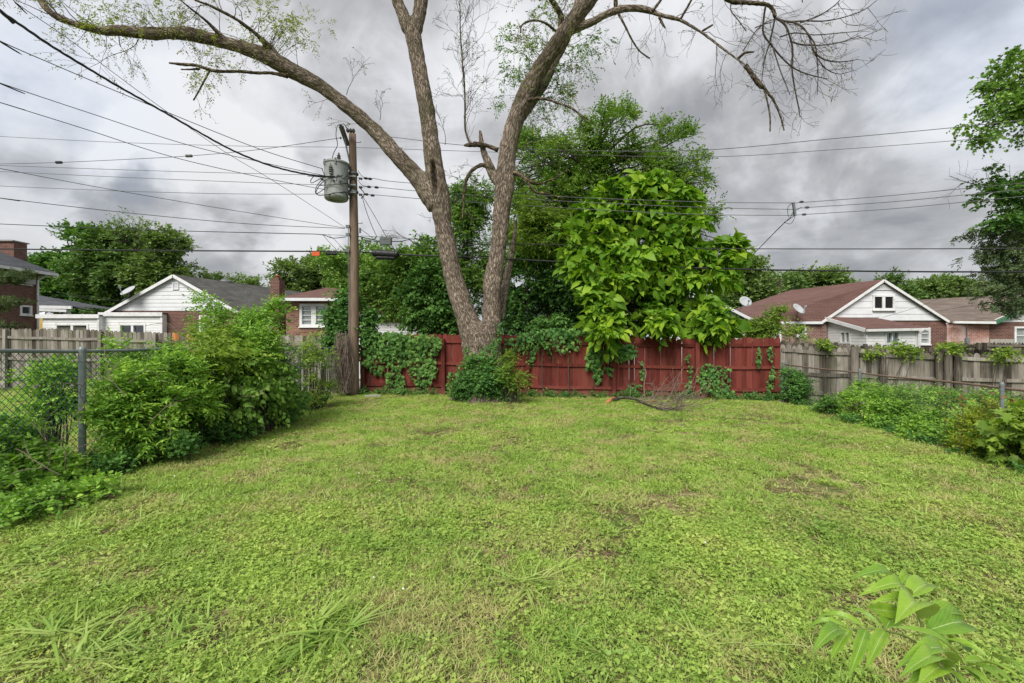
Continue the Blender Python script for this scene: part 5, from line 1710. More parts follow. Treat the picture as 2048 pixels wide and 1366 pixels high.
def pole():
    b = P(706, 790, PY)
    t = thing('utility_pole', (b[0], PY, 0), 'brown wooden utility pole carrying a grey transformer, at the left end of the red fence', 'utility pole')
    q = [(*P(706.5, 800, PY), .168), (*P(707.5, 700, PY), .148), (*P(708.5, 600, PY), .138), (*P(708.5, 500, PY), .130), (*P(707, 400, PY), .120), (*P(705, 268, PY), .102)]
    tr = catmull(q, 4)
    MB().tube([p[:3] for p in tr], [p[3] for p in tr], 20).build('pole', M['pole_wood'], t, sm=True)
    # transformer
    c = P(673, 363, PY - .28)
    r, h = 0.335, 1.08
    z0 = c[2] - h / 2
    y = PY - .28
    cc = (c[0], y, z0)
    T = MB().lathe(cc, [(0, .03), (r * .55, .03), (r * .56, .0), (r * .90, .0), (r * .95, .02), (r, .05), (r, h * .42), (r * 1.015, h * .425), (r * 1.015, h * .44), (r, h * .445), (r, h * .93)], 36).build('transformer', M['transformer'], t, sm=False)
    MB().lathe(cc, [(r * 1.0, h * .932), (r * 1.075, h * .94), (r * 1.075, h * .985), (r * .98, h * 1.0), (r * .5, h * 1.05), (0, h * 1.06)], 36).build('lid', M['transformer'], T)
    for a in (0.3, 1.3, 2.6, 3.9, 5.0):
        MB().box(cc[0] + r * 1.03 * math.cos(a) - .02, cc[0] + r * 1.03 * math.cos(a) + .02, y + r * 1.03 * math.sin(a) - .02, y + r * 1.03 * math.sin(a) + .02, z0 + h * .86, z0 + h * 1.02).build('lid_clamp', M['cast_alu'], T)
    tb = (cc[0] + .10, y - .08, z0 + h * 1.02)
    MB().lathe(tb, [(.03, 0), (.06, .03), (.035, .06), (.065, .09), (.035, .12), (.06, .15), (.03, .18), (.02, .24), (0, .25)], 12).build('bushing', M['porcelain'], T)
    MB().lathe((cc[0] - .02, y - r - .05, z0 + h * .62), [(.02, 0), (.055, .02), (.03, .05), (.055, .08), (.03, .11), (.055, .14), (.02, .18), (.015, .25), (0, .26)], 12).build('arrester', M['porcelain'], T)
    MB().box(cc[0] - .06, cc[0] + .02, y - r - .07, y - r + .01, z0 + h * .58, z0 + h * .62).build('arrester_bracket', M['cast_alu'], T)
    for k, (dx, dz) in enumerate(((-.30, .45), (.05, .42), (.26, .40))):
        MB().tube([(cc[0] + dx * .9, y - .30, z0 + h * dz), (cc[0] + dx, y - .40, z0 + h * dz)], [.035, .025], 8).build('terminal', M['porcelain'], T)
    for z in (.30, .80):
        MB().box(cc[0] + r * .6, P(700, 0, PY)[0], y - .06, y + .28, z0 + h * z - .03, z0 + h * z + .03).build('mounting_arm', M['galv'], t)
        MB().lathe((P(707, 0, PY)[0], PY, z0 + h * z - .03), [(.136, 0), (.146, .003), (.146, .055), (.136, .058)], 20).build('band', M['galv'], t)
    # bracket at the top
    a, d = P(696, 292, PY - .05), P(682, 252, PY - .3)
    beam([a, d], .09, .11, 'grey_wood_dark', 'top_bracket', t)
    MB().tube([P(699, 322, PY - .1), P(694, 300, PY - .15), P(689, 276, PY - .22)], .022, 6).build('brace', M['galv'], t)
    def ins(p, dirv, n=3, s=.05, name='insulator'):
        p = np.array(p); dirv = unit(np.array(dirv, float))
        pts, rr = [], []
        for k in range(n * 2 + 1):
            pts.append(p + dirv * k * s * .55); rr.append(s if k % 2 else s * .5)
        MB().tube(pts, rr, 10).build(name, M['porcelain'], t)
    ins(P(693, 261, PY - .28), (1, 0, -.05), 3, .075)
    ins(P(681, 252, PY - .3), (0, 0, 1), 1, .045)
    ins(P(680, 276, PY - .3), (1, 0, -.05), 1, .04)
    for z in (357, 374, 389):
        ins(P(694, z, PY - .16), (1, 0, 0), 2, .05)
        ins(P(718, z, PY - .05), (1, .0, -.15), 2, .045)
        MB().box(P(697, 0, PY)[0], P(716, 0, PY)[0], PY - .20, PY - .145, P(0, z + 1.5, PY)[2], P(0, z - 1.5, PY)[2]).build('rack', M['galv'], t)
    for (px, py, s) in ((715, 285, 1), (714, 356, 1), (717, 447, 1), (718, 447, 1), (698, 560, -1), (718, 505, 1)):
        p = P(px, py, PY)
        MB().tube([p - [s * .12, 0, 0], p + [s * .09, 0, 0], p + [s * .10, 0, .03]], .010, 6).build('step_bolt', M['rust'], t)
    MB().tube([P(720, 456, PY - .02), P(720, 466, PY - .02)], .03, 8).build('clamp', M['galv'], t)
    for z in (503, 472, 456):
        MB().box(P(696, 0, PY)[0], P(703, 0, PY)[0], PY - .19, PY - .13, P(0, z + 3, PY)[2], P(0, z - 3, PY)[2]).build('cable_clamp', M['cast_alu'], t)
    cd = MB()
    cd.tube([P(697, 455, PY - .17), P(696.5, 500, PY - .18), P(697, 560, PY - .18), P(697.5, 700, PY - .18), P(696, 780, PY - .2)], .012, 5)
    cd.build('ground_wire', M['cast_alu'], t)
    # leads round the transformer
    def lead(pts, r=.011):
        MB().tube(catmull(pts, 6), r, 6).build('lead', M['wire'], t)
    lead([P(682, 251, PY - .3), P(675, 252, PY - .32), P(672, 270, PY - .35), P(675, 290, PY - .4), P(668, 305, PY - .5), P(665, 318, PY - .5), P(672, 325, PY - .5)])
    lead([P(682, 250, PY - .3), P(688, 248, PY - .3), P(694, 258, PY - .3)])
    lead([P(650, 355, PY - .62), P(628, 353, PY - .6), P(615, 352, PY - .55)])
    lead([P(660, 352, PY - .65), P(640, 358, PY - .6), P(624, 366, PY - .6), P(622, 360, PY - .6), P(630, 350, PY - .55)])
    lead([P(655, 372, PY - .62), P(640, 384, PY - .62), P(632, 386, PY - .6), P(638, 372, PY - .6), P(650, 360, PY - .6)])
    lead([P(690, 383, PY - .5), P(660, 388, PY - .62), P(640, 391, PY - .6), P(631, 385, PY - .6), P(634, 372, PY - .6), P(648, 352, PY - .55), P(644, 338, PY - .4)])
    lead([P(696, 348, PY - .3), P(680, 352, PY - .55), P(660, 355, PY - .64), P(645, 353, PY - .6)])
    lead([P(697, 366, PY - .3), P(680, 368, PY - .62), P(655, 370, PY - .64), P(640, 371, PY - .6)])
    lead([P(697, 384, PY - .3), P(680, 385, PY - .62), P(664, 386, PY - .62)])
    lead([P(694, 350, PY - .35), P(688, 358, PY - .55), P(676, 350, PY - .64), P(673, 362, PY - .66)])
    lead([P(699, 385, PY - .3), P(704, 397, PY - .2), P(697, 396, PY - .3), P(692, 386, PY - .4)])
    lead([P(718, 374, PY - .1), P(727, 384, PY - .1), P(728, 391, PY - .1), P(722, 397, PY - .1)], .014)
    lead([P(716, 341, PY - .1), P(724, 352, PY - .1), P(735, 357, PY - .1)], .008)
    lead([P(716, 360, PY - .1), P(724, 370, PY - .1), P(738, 374, PY - .1)], .008)
    return t


pole()


# ------------------------------------------------------------------ wires
def pole_line_Y(px, off=0.0):
    t = (px - 1024) / F
    return (12.93 + off) / (1 + .13 * t)


WIRES = 'overhead wires'


def wire(label, pts, r=.008, Ys=None, name='power_line', mat='wire', off=0.0, n=8, cat='power line', group=WIRES, twist=False):
    """pts photo pixels; Ys depth at each point, or along the pole line"""
    q = []
    for i, (px, py) in enumerate(pts):
        Y = pole_line_Y(px, off) if Ys is None else (Ys[0] + (Ys[1] - Ys[0]) * (px - pts[0][0]) / (pts[-1][0] - pts[0][0]) if len(Ys) == 2 else Ys[i])
        q.append(P(px, py, Y))
    if pts[0][0] < 1: q = [q[0] + unit(q[0] - q[1]) * 9] + q          # runs on beyond the frame
    if pts[-1][0] > 2047: q = q + [q[-1] + unit(q[-1] - q[-2]) * 9]
    c = catmull(q, n)
    m = MB()
    if twist:
        for ph in (0, 2.1, 4.2):
            s = 0; w = []
            fine = catmull(c, 3)
            for k, p in enumerate(fine):
                if k: s += np.linalg.norm(p - fine[k - 1])
                w.append(p + np.array([0, math.cos(s * 9 + ph), math.sin(s * 9 + ph)]) * r * .8)
            m.tube(w, r * .8, 5, caps=False)
    else:
        m.tube(c, r, 5)
    o = m.build(name, M[mat], sm=True)
    tag(o, label, cat, group)
    return o


def wires():
    X2 = 2200
    wire('high thin wire from the pole-top bracket to the left, with two splice beads', [(-80, 329), (0, 328), (118, 325), (250, 319), (378, 312), (520, 299), (680, 276)], .009, mat='wire_alu')
    wire('high wire from the pole top running right behind the limbs', [(735, 268), (750, 272), (791, 275), (921, 290), (1100, 300), (1390, 301), (1660, 278), (1930, 253), (2120, 232)], .009, mat='wire_alu')
    wire('thin wire crossing the whole sky just above the transformer', [(-60, 270), (0, 273), (239, 285), (513, 293), (700, 295), (1044, 306), (1400, 314), (1660, 300), (1940, 279), (2120, 262)], .008, off=1.0, mat='wire_alu')
    wire('uppermost service wire slanting down from the upper left to the transformer', [(-50, 52), (0, 82), (140, 143), (287, 205), (513, 296), (646, 338)], .009, [8.0, 13.2])
    wire('second service wire slanting from the left edge to the transformer', [(-50, 145), (0, 166), (188, 229), (376, 290), (530, 326), (690, 360)], .008, [8.5, 13.3])
    wire('third service wire slanting from the left edge to the lower rack', [(-50, 190), (0, 205), (170, 258), (342, 313), (500, 350), (632, 376), (692, 385)], .008, [8.5, 13.3])
    wire('thick twisted service cable drooping from the top left corner to the transformer', [(-45, -20), (0, 21), (50, 56), (103, 92), (170, 133), (239, 174), (342, 232), (444, 290), (500, 316), (547, 333), (600, 346), (650, 353), (694, 352)], .016, [6.0, 13.2], name='service_cable', twist=True)
    wire('long thin wire crossing from the top left corner down to the pole middle', [(-20, -45), (34, 7), (137, 78), (290, 192), (444, 300), (547, 362), (690, 455)], .006, [6.5, 13.4])
    wire('upper of three parallel secondary wires left of the transformer', [(-60, 328), (0, 331), (350, 343), (700, 352)], .008, mat='wire_alu')
    wire('slanting wire meeting the pole at the communications bracket, upper one', [(-60, 326), (0, 337), (205, 376), (450, 418), (690, 456)], .007, [10, 13.4])
    wire('middle of three parallel secondary wires left of the transformer', [(-60, 340), (0, 343), (300, 357), (615, 369), (700, 370)], .008, mat='wire_alu')
    wire('lowest of three parallel secondary wires left of the transformer', [(-60, 369), (0, 372), (240, 382), (478, 388), (700, 388)], .008, mat='wire_alu')
    wire('slanting wire meeting the pole at the communications bracket, lower one', [(-60, 387), (0, 396), (150, 414), (307, 431), (500, 448), (690, 457)], .008, [10, 13.4])
    wire('dark cable crossing the left sky above the tree tops', [(-60, 445), (0, 448), (300, 460), (570, 467), (640, 469), (665, 476), (692, 474)], .012, name='cable')
    wire('faint strand joining the left cable to the pole clamp', [(625, 468), (690, 471)], .006, name='cable')
    for i, (p, r_) in enumerate((([(747, 357), (775, 362), (850, 369), (1100, 392), (1410, 404), (1589, 406)], 'upper'), ([(750, 374), (800, 379), (860, 384), (1120, 402), (1410, 415), (1590, 419)], 'middle'), ([(752, 390), (846, 398), (1000, 408), (1200, 420), (1405, 429), (1590, 431)], 'lowest'))):
        p = [(719, (357, 374, 389)[i])] + p
        wire(r_ + ' secondary wire from the pole to the hanging rack at right', p, .0085, mat='wire_alu')
    for (r_, q) in (('upper', [(1587, 406), (1603, 405), (1760, 393), (1930, 377), (X2, 352)]), ('middle', [(1590, 419), (1615, 415), (1780, 404), (1950, 388), (X2, 366)]), ('lowest', [(1590, 431), (1609, 429), (1780, 418), (1950, 402), (X2, 378)])):
        wire(r_ + ' secondary wire from the hanging rack off to the right', q, .0085, mat='wire_alu')
    wire('thick black communications cable crossing the left sky to the pole', [(-60, 497), (0, 498), (300, 501), (640, 503), (700, 505)], .022, name='cable', mat='black_plastic')
    wire('thick black cable leaving the pole right past the splice cases, behind the trunks', [(714, 503), (745, 506), (800, 509), (870, 512), (1015, 518), (1260, 531), (1500, 539), (1780, 543), (2048, 544), (X2, 544)], .022, name='cable', mat='black_plastic', off=.45)
    wire('slimmer communications cable above, crossing behind both trunks to the right edge', [(714, 472), (740, 478), (760, 482), (800, 483), (820, 480), (850, 492), (1015, 488), (1230, 493), (1400, 497), (1700, 498), (2048, 497), (X2, 496)], .014, name='cable', off=.45)
    wire('support strand from pole clamp over the small terminal box', [(722, 472), (800, 476), (870, 480), (1010, 487)], .007, name='cable', off=.45)
    wire('left slack drop wire from the rack down to the terminal box', [(724, 392), (732, 420), (743, 450), (754, 474)], .009, [13.5, 13.9], name='drop_wire')
    wire('right drop wire from the rack down past the terminal box', [(725, 392), (748, 430), (773, 474), (790, 500), (808, 524), (850, 590)], .008, [13.5, 15.2], name='drop_wire')
    wire('short drop slanting down from the left cable toward the pole, outer one', [(645, 469), (662, 488), (675, 503), (700, 545)], .007, [13.8, 14.6], name='drop_wire')
    wire('short drop slanting down from the left cable toward the pole, inner one', [(657, 470), (672, 482), (688, 500), (705, 520)], .006, [13.8, 14.2], name='drop_wire')
    wire('drop wire between pole clamp and terminal box', [(718, 456), (735, 468), (748, 478), (790, 500)], .007, [13.5, 13.9], name='drop_wire')
    wire('service drop from the hanging rack slanting down behind the broad-leaved tree', [(1588, 432), (1575, 441), (1562, 452), (1490, 524), (1460, 545), (1440, 562)], .011, [pole_line_Y(1588), 11.8, 12.2, 15, 17, 20], name='drop_wire')
    wire('house service line from the red-roofed gable up toward the far pole', [(1765, 635), (1840, 612), (1900, 585), (1960, 545), (2060, 490)], .008, [21.9, 26], name='drop_wire')
    wire('second line swinging across the red-roofed gable', [(1700, 636), (1800, 632), (1900, 618), (2060, 590)], .007, [23.6, 26], name='drop_wire')
    wire('line across the white gable at left to its service mast', [(78, 584), (160, 595), (260, 603), (430, 607)], .008, [26, 23.8], name='drop_wire')
    wire('double line in front of the left trees, running to the white gable', [(76, 573), (150, 590), (240, 602), (420, 622)], .007, [26, 23.8], name='drop_wire')
    # splice beads
    for (px, py, lab) in ((118, 325, 'dark splice bead on the high thin wire, the left one'), (378, 312, 'grey splice bead on the high thin wire, the right one')):
        Y = pole_line_Y(px)
        p = P(px, py, Y)
        m = MB().tube([p + [-.11, 0, 0], p + [-.09, 0, 0], p + [.09, 0, .003], p + [.11, 0, .005]], [.02, .045, .045, .02], 8)
        tag(m.build('splice_bead', M['wire'] if px < 200 else M['cast_alu']), lab, 'wire connector', 'splice beads')
    for i, (px, py) in enumerate(((732, 357), (740, 358), (738, 374), (753, 375), (733, 389), (745, 391))):
        Y = pole_line_Y(px)
        p = P(px, py, Y)
        m = MB().tube([p + [-.06, 0, 0.01], p + [-.03, 0, 0.005], p + [.03, 0, 0], p + [.06, 0, -.01]], [.016, .036, .036, .016], 8)
        lvl = ('upper', 'middle', 'lowest')[i // 2]
        tag(m.build('wire_connector', M['wire']), 'dark connector lump on the ' + lvl + ' secondary wire just right of the pole, ' + ('inner' if i % 2 == 0 else 'outer') + ' one', 'wire connector', 'connectors by the pole')
    # splice cases, terminal box, tag
    Y = pole_line_Y(771, .45)
    def case(p0, p1, r, lab):
        a, b = P(*p0, Y - .06), P(*p1, Y - .06)
        t = thing('splice_case', (a + b) / 2, lab, 'splice case')
        d = (b - a)
        MB().tube([a, a + d * .02, a + d * .06, a + d * .94, a + d * .98, b], [r * .35, r * .7, r, r, r * .7, r * .35], 16).build('case', M['black_plastic'], t)
        for q in (.15, .38, .62, .85):
            MB().tube([a + d * (q - .012), a + d * (q + .012)], r * 1.08, 16).build('rib', M['wire'], t)
    case((744, 506), (798, 509), .105, 'black ribbed splice case hanging on the thick cable right of the pole')
    case((751, 515), (792, 516), .06, 'slimmer black splice case tucked under the larger one')
    case((651, 507), (674, 508), .045, 'small black splice case on the left cable beside the orange marker')
    c = P(772, 482.5, Y - .08)
    t = thing('terminal_box', c, 'small grey cast terminal box hanging on the cable right of the pole', 'terminal box')
    w, h = .17, .115
    MB().box(c[0] - w, c[0] + w, c[1] - .08, c[1] + .05, c[2] - h, c[2] + h).build('box', M['cast_alu'], t)
    m = MB()
    for k in range(9):
        x = c[0] - w + .02 + k * (2 * w - .04) / 8
        m.box(x - .006, x + .006, c[1] - .095, c[1] - .082, c[2] - h + .02, c[2] + h - .02)
    m.build('fins', M['galv'], t, kind='stuff')
    for sx in (-1, 1):
        MB().box(c[0] + sx * .12 - .02, c[0] + sx * .12 + .02, c[1] - .03, c[1] + .01, c[2] + h + .002, c[2] + h + .05).build('hanger', M['galv'], t)
    for (a, b, lab) in (((730, 481), (743, 482), 'left pale tube connector beside the terminal box'), ((748, 482), (760, 483), 'right pale tube connector beside the terminal box')):
        p, q = P(*a, Y - .05), P(*b, Y - .05)
        m = MB().tube([p, p + (q - p) * .1, q - (q - p) * .1, q], [.015, .035, .035, .015], 8)
        tag(m.build('cable_connector', M['galv']), lab, 'cable connector')
    p = P(632, 507.5, pole_line_Y(632) - .02)
    m = MB().box(p[0] - .115, p[0] + .115, p[1] - .02, p[1] + .02, p[2] - .06, p[2] + .06)
    tag(m.build('cable_marker', M['orange_tag']), 'orange marker sleeve on the thick left cable near the pole', 'cable marker')
    # hanging rack at right
    Yr = pole_line_Y(1588)
    a, b = P(1586.5, 405, Yr), P(1590, 432, Yr)
    t = thing('spreader_rack', (a + b) / 2, 'upright wire spreader hanging in mid-air where the service drop leaves at right', 'wire spreader')
    beam([a, b], .06, .05, 'galv', 'bar', t)
    for (px, py) in ((1603, 404), (1614, 415), (1608, 429)):
        p = P(px, py, Yr)
        MB().tube([p + [-.06, 0, 0], p + [-.03, 0, 0], p + [.03, 0, 0], p + [.06, 0, 0]], [.012, .03, .03, .012], 8).build('clamp', M['wire'], t)
    for q in ([(1583, 407), (1576, 414), (1575, 424), (1577, 434)], [(1590, 420), (1584, 430), (1574, 440)], [(1590, 432), (1586, 442), (1580, 448), (1572, 446), (1568, 444)], [(1603, 414), (1594, 420), (1586, 424), (1580, 436)]):
        MB().tube(catmull([P(x, y, Yr) for x, y in q], 4), .007, 5).build('jumper', M['wire'], t)
    # far pole
    fp = thing('utility_pole', P(1919, 640, 60) * [1, 1, 0], 'distant utility pole standing among the far trees at right', 'utility pole')
    MB().tube([P(1919, 700, 60), P(1919, 561, 60)], [.16, .12], 8).build('pole', M['pole_wood'], fp)
    beam([P(1911, 569, 59.9), P(1927, 569, 59.9)], .12, .12, 'pole_wood', 'crossarm', fp)


wires()

# ------------------------------------------------------------------ trees behind
def trunk_path(px, py0, py1, Y, w0, w1, bend=0.0):
    q = [(*P(px, py0, Y), w0 / 2 * Y / F), (*P(px + bend * .5, (py0 + py1) / 2, Y), (w0 + w1) / 4 * Y / F), (*P(px + bend, py1, Y), w1 / 2 * Y / F)]
    return q


def bg_trees():
    far = 'trees beyond the houses'
    # left mass
    E = lambda Y, *a: [ell(x, y, Y, rx, rz, r) for x, y, rx, rz, r in a]
    make_tree('leafy_tree', 'large dark green tree behind the brick house, at left of the left tree group', (*P(150, 683, 46)[:2], 0), trunk_path(150, 690, 520, 46, 14, 6),
              E(46, (150, 520, 60, 55, 3), (110, 560, 50, 50, 3), (180, 490, 42, 30, 2.5), (165, 470, 30, 18, 2), (200, 560, 55, 60, 3), (85, 515, 25, 18, 2), (140, 600, 70, 40, 3)),
              dict(n=5200, clump=.8, clumps=150, len=.5, K=6, L=.34, W=.22, shell=.5), L_DARK, far, seed=31)
    make_tree('leafy_tree', 'dense green tree in the middle of the left tree group, crown just over the dish', (*P(235, 683, 44)[:2], 0), trunk_path(235, 690, 520, 44, 14, 6),
              E(44, (232, 510, 42, 48, 2.5), (225, 480, 38, 26, 2), (260, 560, 50, 60, 3), (205, 560, 40, 50, 3), (240, 605, 60, 25, 3), (215, 520, 30, 30, 2)),
              dict(n=4400, clump=.75, clumps=130, len=.5, K=6, L=.32, W=.2, shell=.5), L_FAR, far, seed=32)
    make_tree('leafy_tree', 'lighter green tree at the right of the left tree group, above the white gable', (*P(320, 683, 43)[:2], 0), trunk_path(318, 690, 520, 43, 12, 5),
              E(43, (325, 500, 34, 36, 2), (335, 480, 24, 16, 2), (300, 550, 45, 45, 2.5), (350, 545, 28, 20, 2), (330, 575, 50, 25, 2.5)),
              dict(n=3000, clump=.7, clumps=90, len=.5, K=6, L=.3, W=.2, shell=.5), L_FARL, far, seed=33)
    b = thing('bare_tree', (*P(275, 683, 42)[:2], 0), 'nearly bare twiggy tree top rising from the left tree group', 'tree')
    m = MB(); g = np.random.default_rng(3); ends = []
    m.tube([P(268, 690, 42), P(270, 560, 42), P(272, 500, 42)], [.3, .16, .08], 6)
    for dx, dz in ((-.5, .9), (0, 1), (.5, .8), (.25, 1), (-.25, .9)):
        grow(m, P(272, 505, 42), (dx, 0, dz), 2.6, .06, 2, g, ends, wob=.2, nchild=5, ratio=.55, grav=.02)
    m.build('trunk', M['bark_far'], b)
    e0 = np.array([e[0] for e in ends]); o0 = np.array([e[1] for e in ends])
    g2 = np.random.default_rng(3)
    put_foliage(b, sprig_leaves(e0, o0, g2, .4, 5, .16, .1), T_DIAMOND, L_FARL)
    # low tree tops over the grey roof
    for i, (x, y, rx, rz, nm) in enumerate(((425, 560, 26, 10, 'small tree top over the grey roof, left of the roof vent'), (488, 568, 22, 10, 'small tree top over the grey roof, right of the roof vent'))):
        make_tree('leafy_tree', nm, (*P(x, 683, 48)[:2], 0), trunk_path(x, 690, 575, 48, 5, 3), E(48, (x, y, rx, rz, 2), (x + 8, y + 12, rx, rz, 2)), dict(n=500, clump=.6, clumps=24, len=.4, K=5, L=.28, W=.18), L_FARL, far, seed=41 + i)
    make_tree('leafy_tree', 'open-branched light green tree behind the chimney and cottage roof, left of the pole', (*P(625, 683, 38)[:2], 0), trunk_path(620, 690, 560, 38, 10, 4, 6),
              E(38, (580, 545, 30, 20, 2), (620, 550, 40, 32, 2), (660, 535, 35, 22, 2), (640, 580, 50, 25, 2), (690, 560, 30, 40, 2), (565, 575, 22, 15, 1.5), (600, 590, 40, 15, 2)),
              dict(n=3000, clump=.5, clumps=120, len=.45, K=6, L=.24, W=.15, shell=.3), L_FARL, far, seed=43, frac=1)
    make_tree('leafy_tree', 'mid green tree right behind the pole, above the cottage ridge', (*P(720, 683, 30)[:2], 0), trunk_path(730, 690, 560, 30, 10, 4, 6),
              E(30, (700, 545, 30, 36, 2), (660, 520, 22, 10, 1), (745, 530, 45, 36, 2), (700, 585, 40, 20, 2), (780, 560, 45, 45, 2)),
              dict(n=2600, clump=.5, clumps=100, len=.45, K=6, L=.2, W=.13, shell=.3), L_MID, far, seed=44)
    # right background
    for i, (lab, ecl, mt, n, Y) in enumerate((
        ('rounded green tree just right of the broad-leaved tree', ((1490, 560, 38, 36, 2.5), (1465, 590, 30, 40, 2.5), (1520, 590, 40, 28, 2.5), (1480, 540, 24, 22, 2)), L_FARL, 3400, 42),
        ('dark green tree over the left end of the red-brown roof', ((1545, 588, 30, 26, 2.5), (1575, 575, 22, 12, 2), (1530, 570, 20, 12, 2)), L_FAR, 1800, 44),
        ('spreading tree top above the middle of the red-brown roof', ((1620, 568, 34, 15, 2.5), (1600, 560, 20, 10, 2), (1650, 556, 20, 9, 2), (1640, 580, 50, 12, 3)), L_FARL, 1600, 46),
        ('small tree tip peeking over the ridge left of the gable', ((1679, 568, 10, 9, 1.2), (1676, 578, 16, 8, 1.5)), L_FARL, 350, 46),
        ('small tree top just right of the gable peak', ((1782, 570, 17, 11, 1.5), (1790, 590, 24, 14, 2)), L_FAR, 700, 46),
        ('broad pale green tree left of the distant pole', ((1840, 585, 30, 18, 3), (1870, 575, 36, 16, 3), (1890, 590, 50, 18, 3), (1820, 595, 20, 12, 2)), L_FARL, 3000, 52),
        ('long dark green tree row behind the distant pole', ((1960, 585, 50, 16, 3), (2010, 580, 50, 20, 3), (2080, 580, 60, 20, 3), (1930, 590, 30, 12, 3)), L_FAR, 3600, 56))):
        x = ecl[0][0]
        make_tree('leafy_tree', lab, (*P(x, 683, Y)[:2], 0), trunk_path(x, 690, ecl[0][1] + 10, Y, 7, 3), E(Y, *ecl), dict(n=n, clump=.7, clumps=max(14, n // 30), len=.5, K=5, L=.3, W=.19, shell=.4), mt, far, seed=50 + i)
    d = thing('dead_tree', (*P(1560, 683, 40)[:2], 0), 'bare dead tree top between the dark tree and the spreading tree top at right', 'tree')
    m = MB(); ends = []
    m.tube([P(1562, 690, 40), P(1562, 580, 40), P(1558, 556, 40)], [.2, .1, .06], 5)
    for dx, dz in ((-.9, .7), (-.3, 1), (.5, .9)):
        grow(m, P(1560, 572, 40), (dx, 0, dz), 1.4, .05, 2, g, ends, wob=.2, nchild=3, ratio=.55)
    m.build('trunk', M['bark_far'], d)

    # --- tall tree behind the broad-leaved one
    Y = 21.5
    make_tree('ash_tree', 'tall green tree with layered feathery crown behind the broad-leaved tree', (*P(1180, 683, Y)[:2], -.2), trunk_path(1150, 700, 330, Y, 26, 10, 40),
              E(Y, (1215, 275, 62, 44, 2), (1150, 320, 80, 45, 2), (1080, 330, 70, 50, 2), (1240, 340, 75, 60, 2.2), (1340, 310, 48, 38, 1.8), (1330, 265, 22, 18, 1), (1375, 370, 40, 55, 1.8), (1100, 400, 85, 55, 2.2), (1180, 420, 90, 60, 2.4),
                (1300, 430, 90, 60, 2.4), (1385, 430, 28, 55, 1.5), (1060, 470, 60, 60, 2), (1150, 500, 70, 50, 2), (1240, 248, 26, 18, 1), (1060, 290, 30, 16, 1)),
              dict(n=12500, clump=.42, clumps=370, len=.38, K=8, L=.145, W=.06, shell=.45, up=.35, droop=.2), L_ASH, seed=61, r0=.07)
    # thick growth right behind the fence
    Y = 15.6
    make_tree('vine_covered_tree', 'dark dense growth behind the red fence between the two trunks and the broad-leaved tree', (*P(1080, 683, Y)[:2], 0), trunk_path(1090, 760, 560, Y, 14, 8, 10),
              E(Y, (1075, 615, 75, 55, .8), (1060, 560, 60, 35, .8), (1130, 580, 70, 60, .8), (1100, 660, 85, 34, .7), (1030, 650, 40, 40, .6), (1150, 640, 60, 40, .7), (1060, 520, 40, 25, .7), (1200, 600, 60, 60, .7)),
              dict(n=6200, clump=.28, clumps=210, len=.3, K=7, L=.105, W=.068, shell=.5, up=.3, droop=.3), L_IVY, seed=62, tpl=T_LEAF, r0=.03)
    make_tree('leafy_tree', 'bright green sapling tree with drooping leaves showing just right of the forked trunk', (*P(1060, 683, 15)[:2], 0), trunk_path(1055, 760, 470, 15, 8, 4, 0),
              E(15, (1060, 440, 40, 28, .5), (1085, 470, 40, 35, .6), (1050, 480, 45, 35, .6), (1110, 450, 20, 16, .4)),
              dict(n=900, clump=.22, clumps=46, len=.4, K=11, L=.15, W=.05, shell=.3, up=.2, droop=.4), L_LIGHT, seed=63, tpl=T_LEAF, r0=.02)
    make_tree('leafy_tree', 'green saplings seen between the two big trunks above the fork', (*P(935, 683, 16)[:2], 0), trunk_path(935, 760, 460, 16, 8, 4, 0),
              E(16, (930, 440, 48, 50, .6), (945, 500, 40, 60, .6), (960, 560, 30, 60, .5), (900, 560, 40, 70, .6), (925, 400, 30, 24, .5), (960, 390, 25, 26, .5)),
              dict(n=2300, clump=.25, clumps=90, len=.35, K=10, L=.13, W=.048, shell=.3, up=.2, droop=.35), L_MID, seed=64, tpl=T_LEAF, r0=.02)
    make_tree('maple_tree', 'light green maple leaning over the garage roof, between the pole and the left trunk', (*P(800, 683, 16.5)[:2], 0), trunk_path(850, 740, 560, 16.5, 14, 6, -20),
              E(16.5, (780, 560, 60, 32, .9), (740, 585, 42, 22, .8), (830, 545, 55, 38, .9), (860, 505, 28, 22, .6), (850, 590, 60, 40, .9), (790, 605, 42, 26, .7), (880, 630, 35, 40, .7), (700, 600, 24, 12, .5), (815, 520, 30, 16, .5)),
              dict(n=3700, clump=.3, clumps=150, len=.32, K=7, L=.105, W=.08, shell=.35, up=.25, droop=.25), L_MID, seed=65, r0=.035, tpl=T_LEAF)
    make_tree('maple_tree', 'dark leafy mass crowding the left side of the forked trunk above the fence', (*P(880, 683, 15)[:2], 0), trunk_path(890, 760, 600, 15, 10, 6, 0),
              E(15, (880, 600, 45, 45, .6), (850, 620, 40, 30, .6), (895, 650, 35, 28, .5), (870, 560, 40, 30, .6), (840, 575, 30, 20, .5)),
              dict(n=2200, clump=.25, clumps=90, len=.3, K=7, L=.11, W=.085, shell=.5, up=.25, droop=.3), L_DARK, seed=66, r0=.03, tpl=T_LEAF)

    # --- the broad-leaved tree over the fence
    Y = 13.4
    t = thing('catalpa_tree', (*P(1270, 683, 13.9)[:2], -.05), 'bright green broad-leaved tree with heart-shaped leaves hanging over the red fence', 'tree')
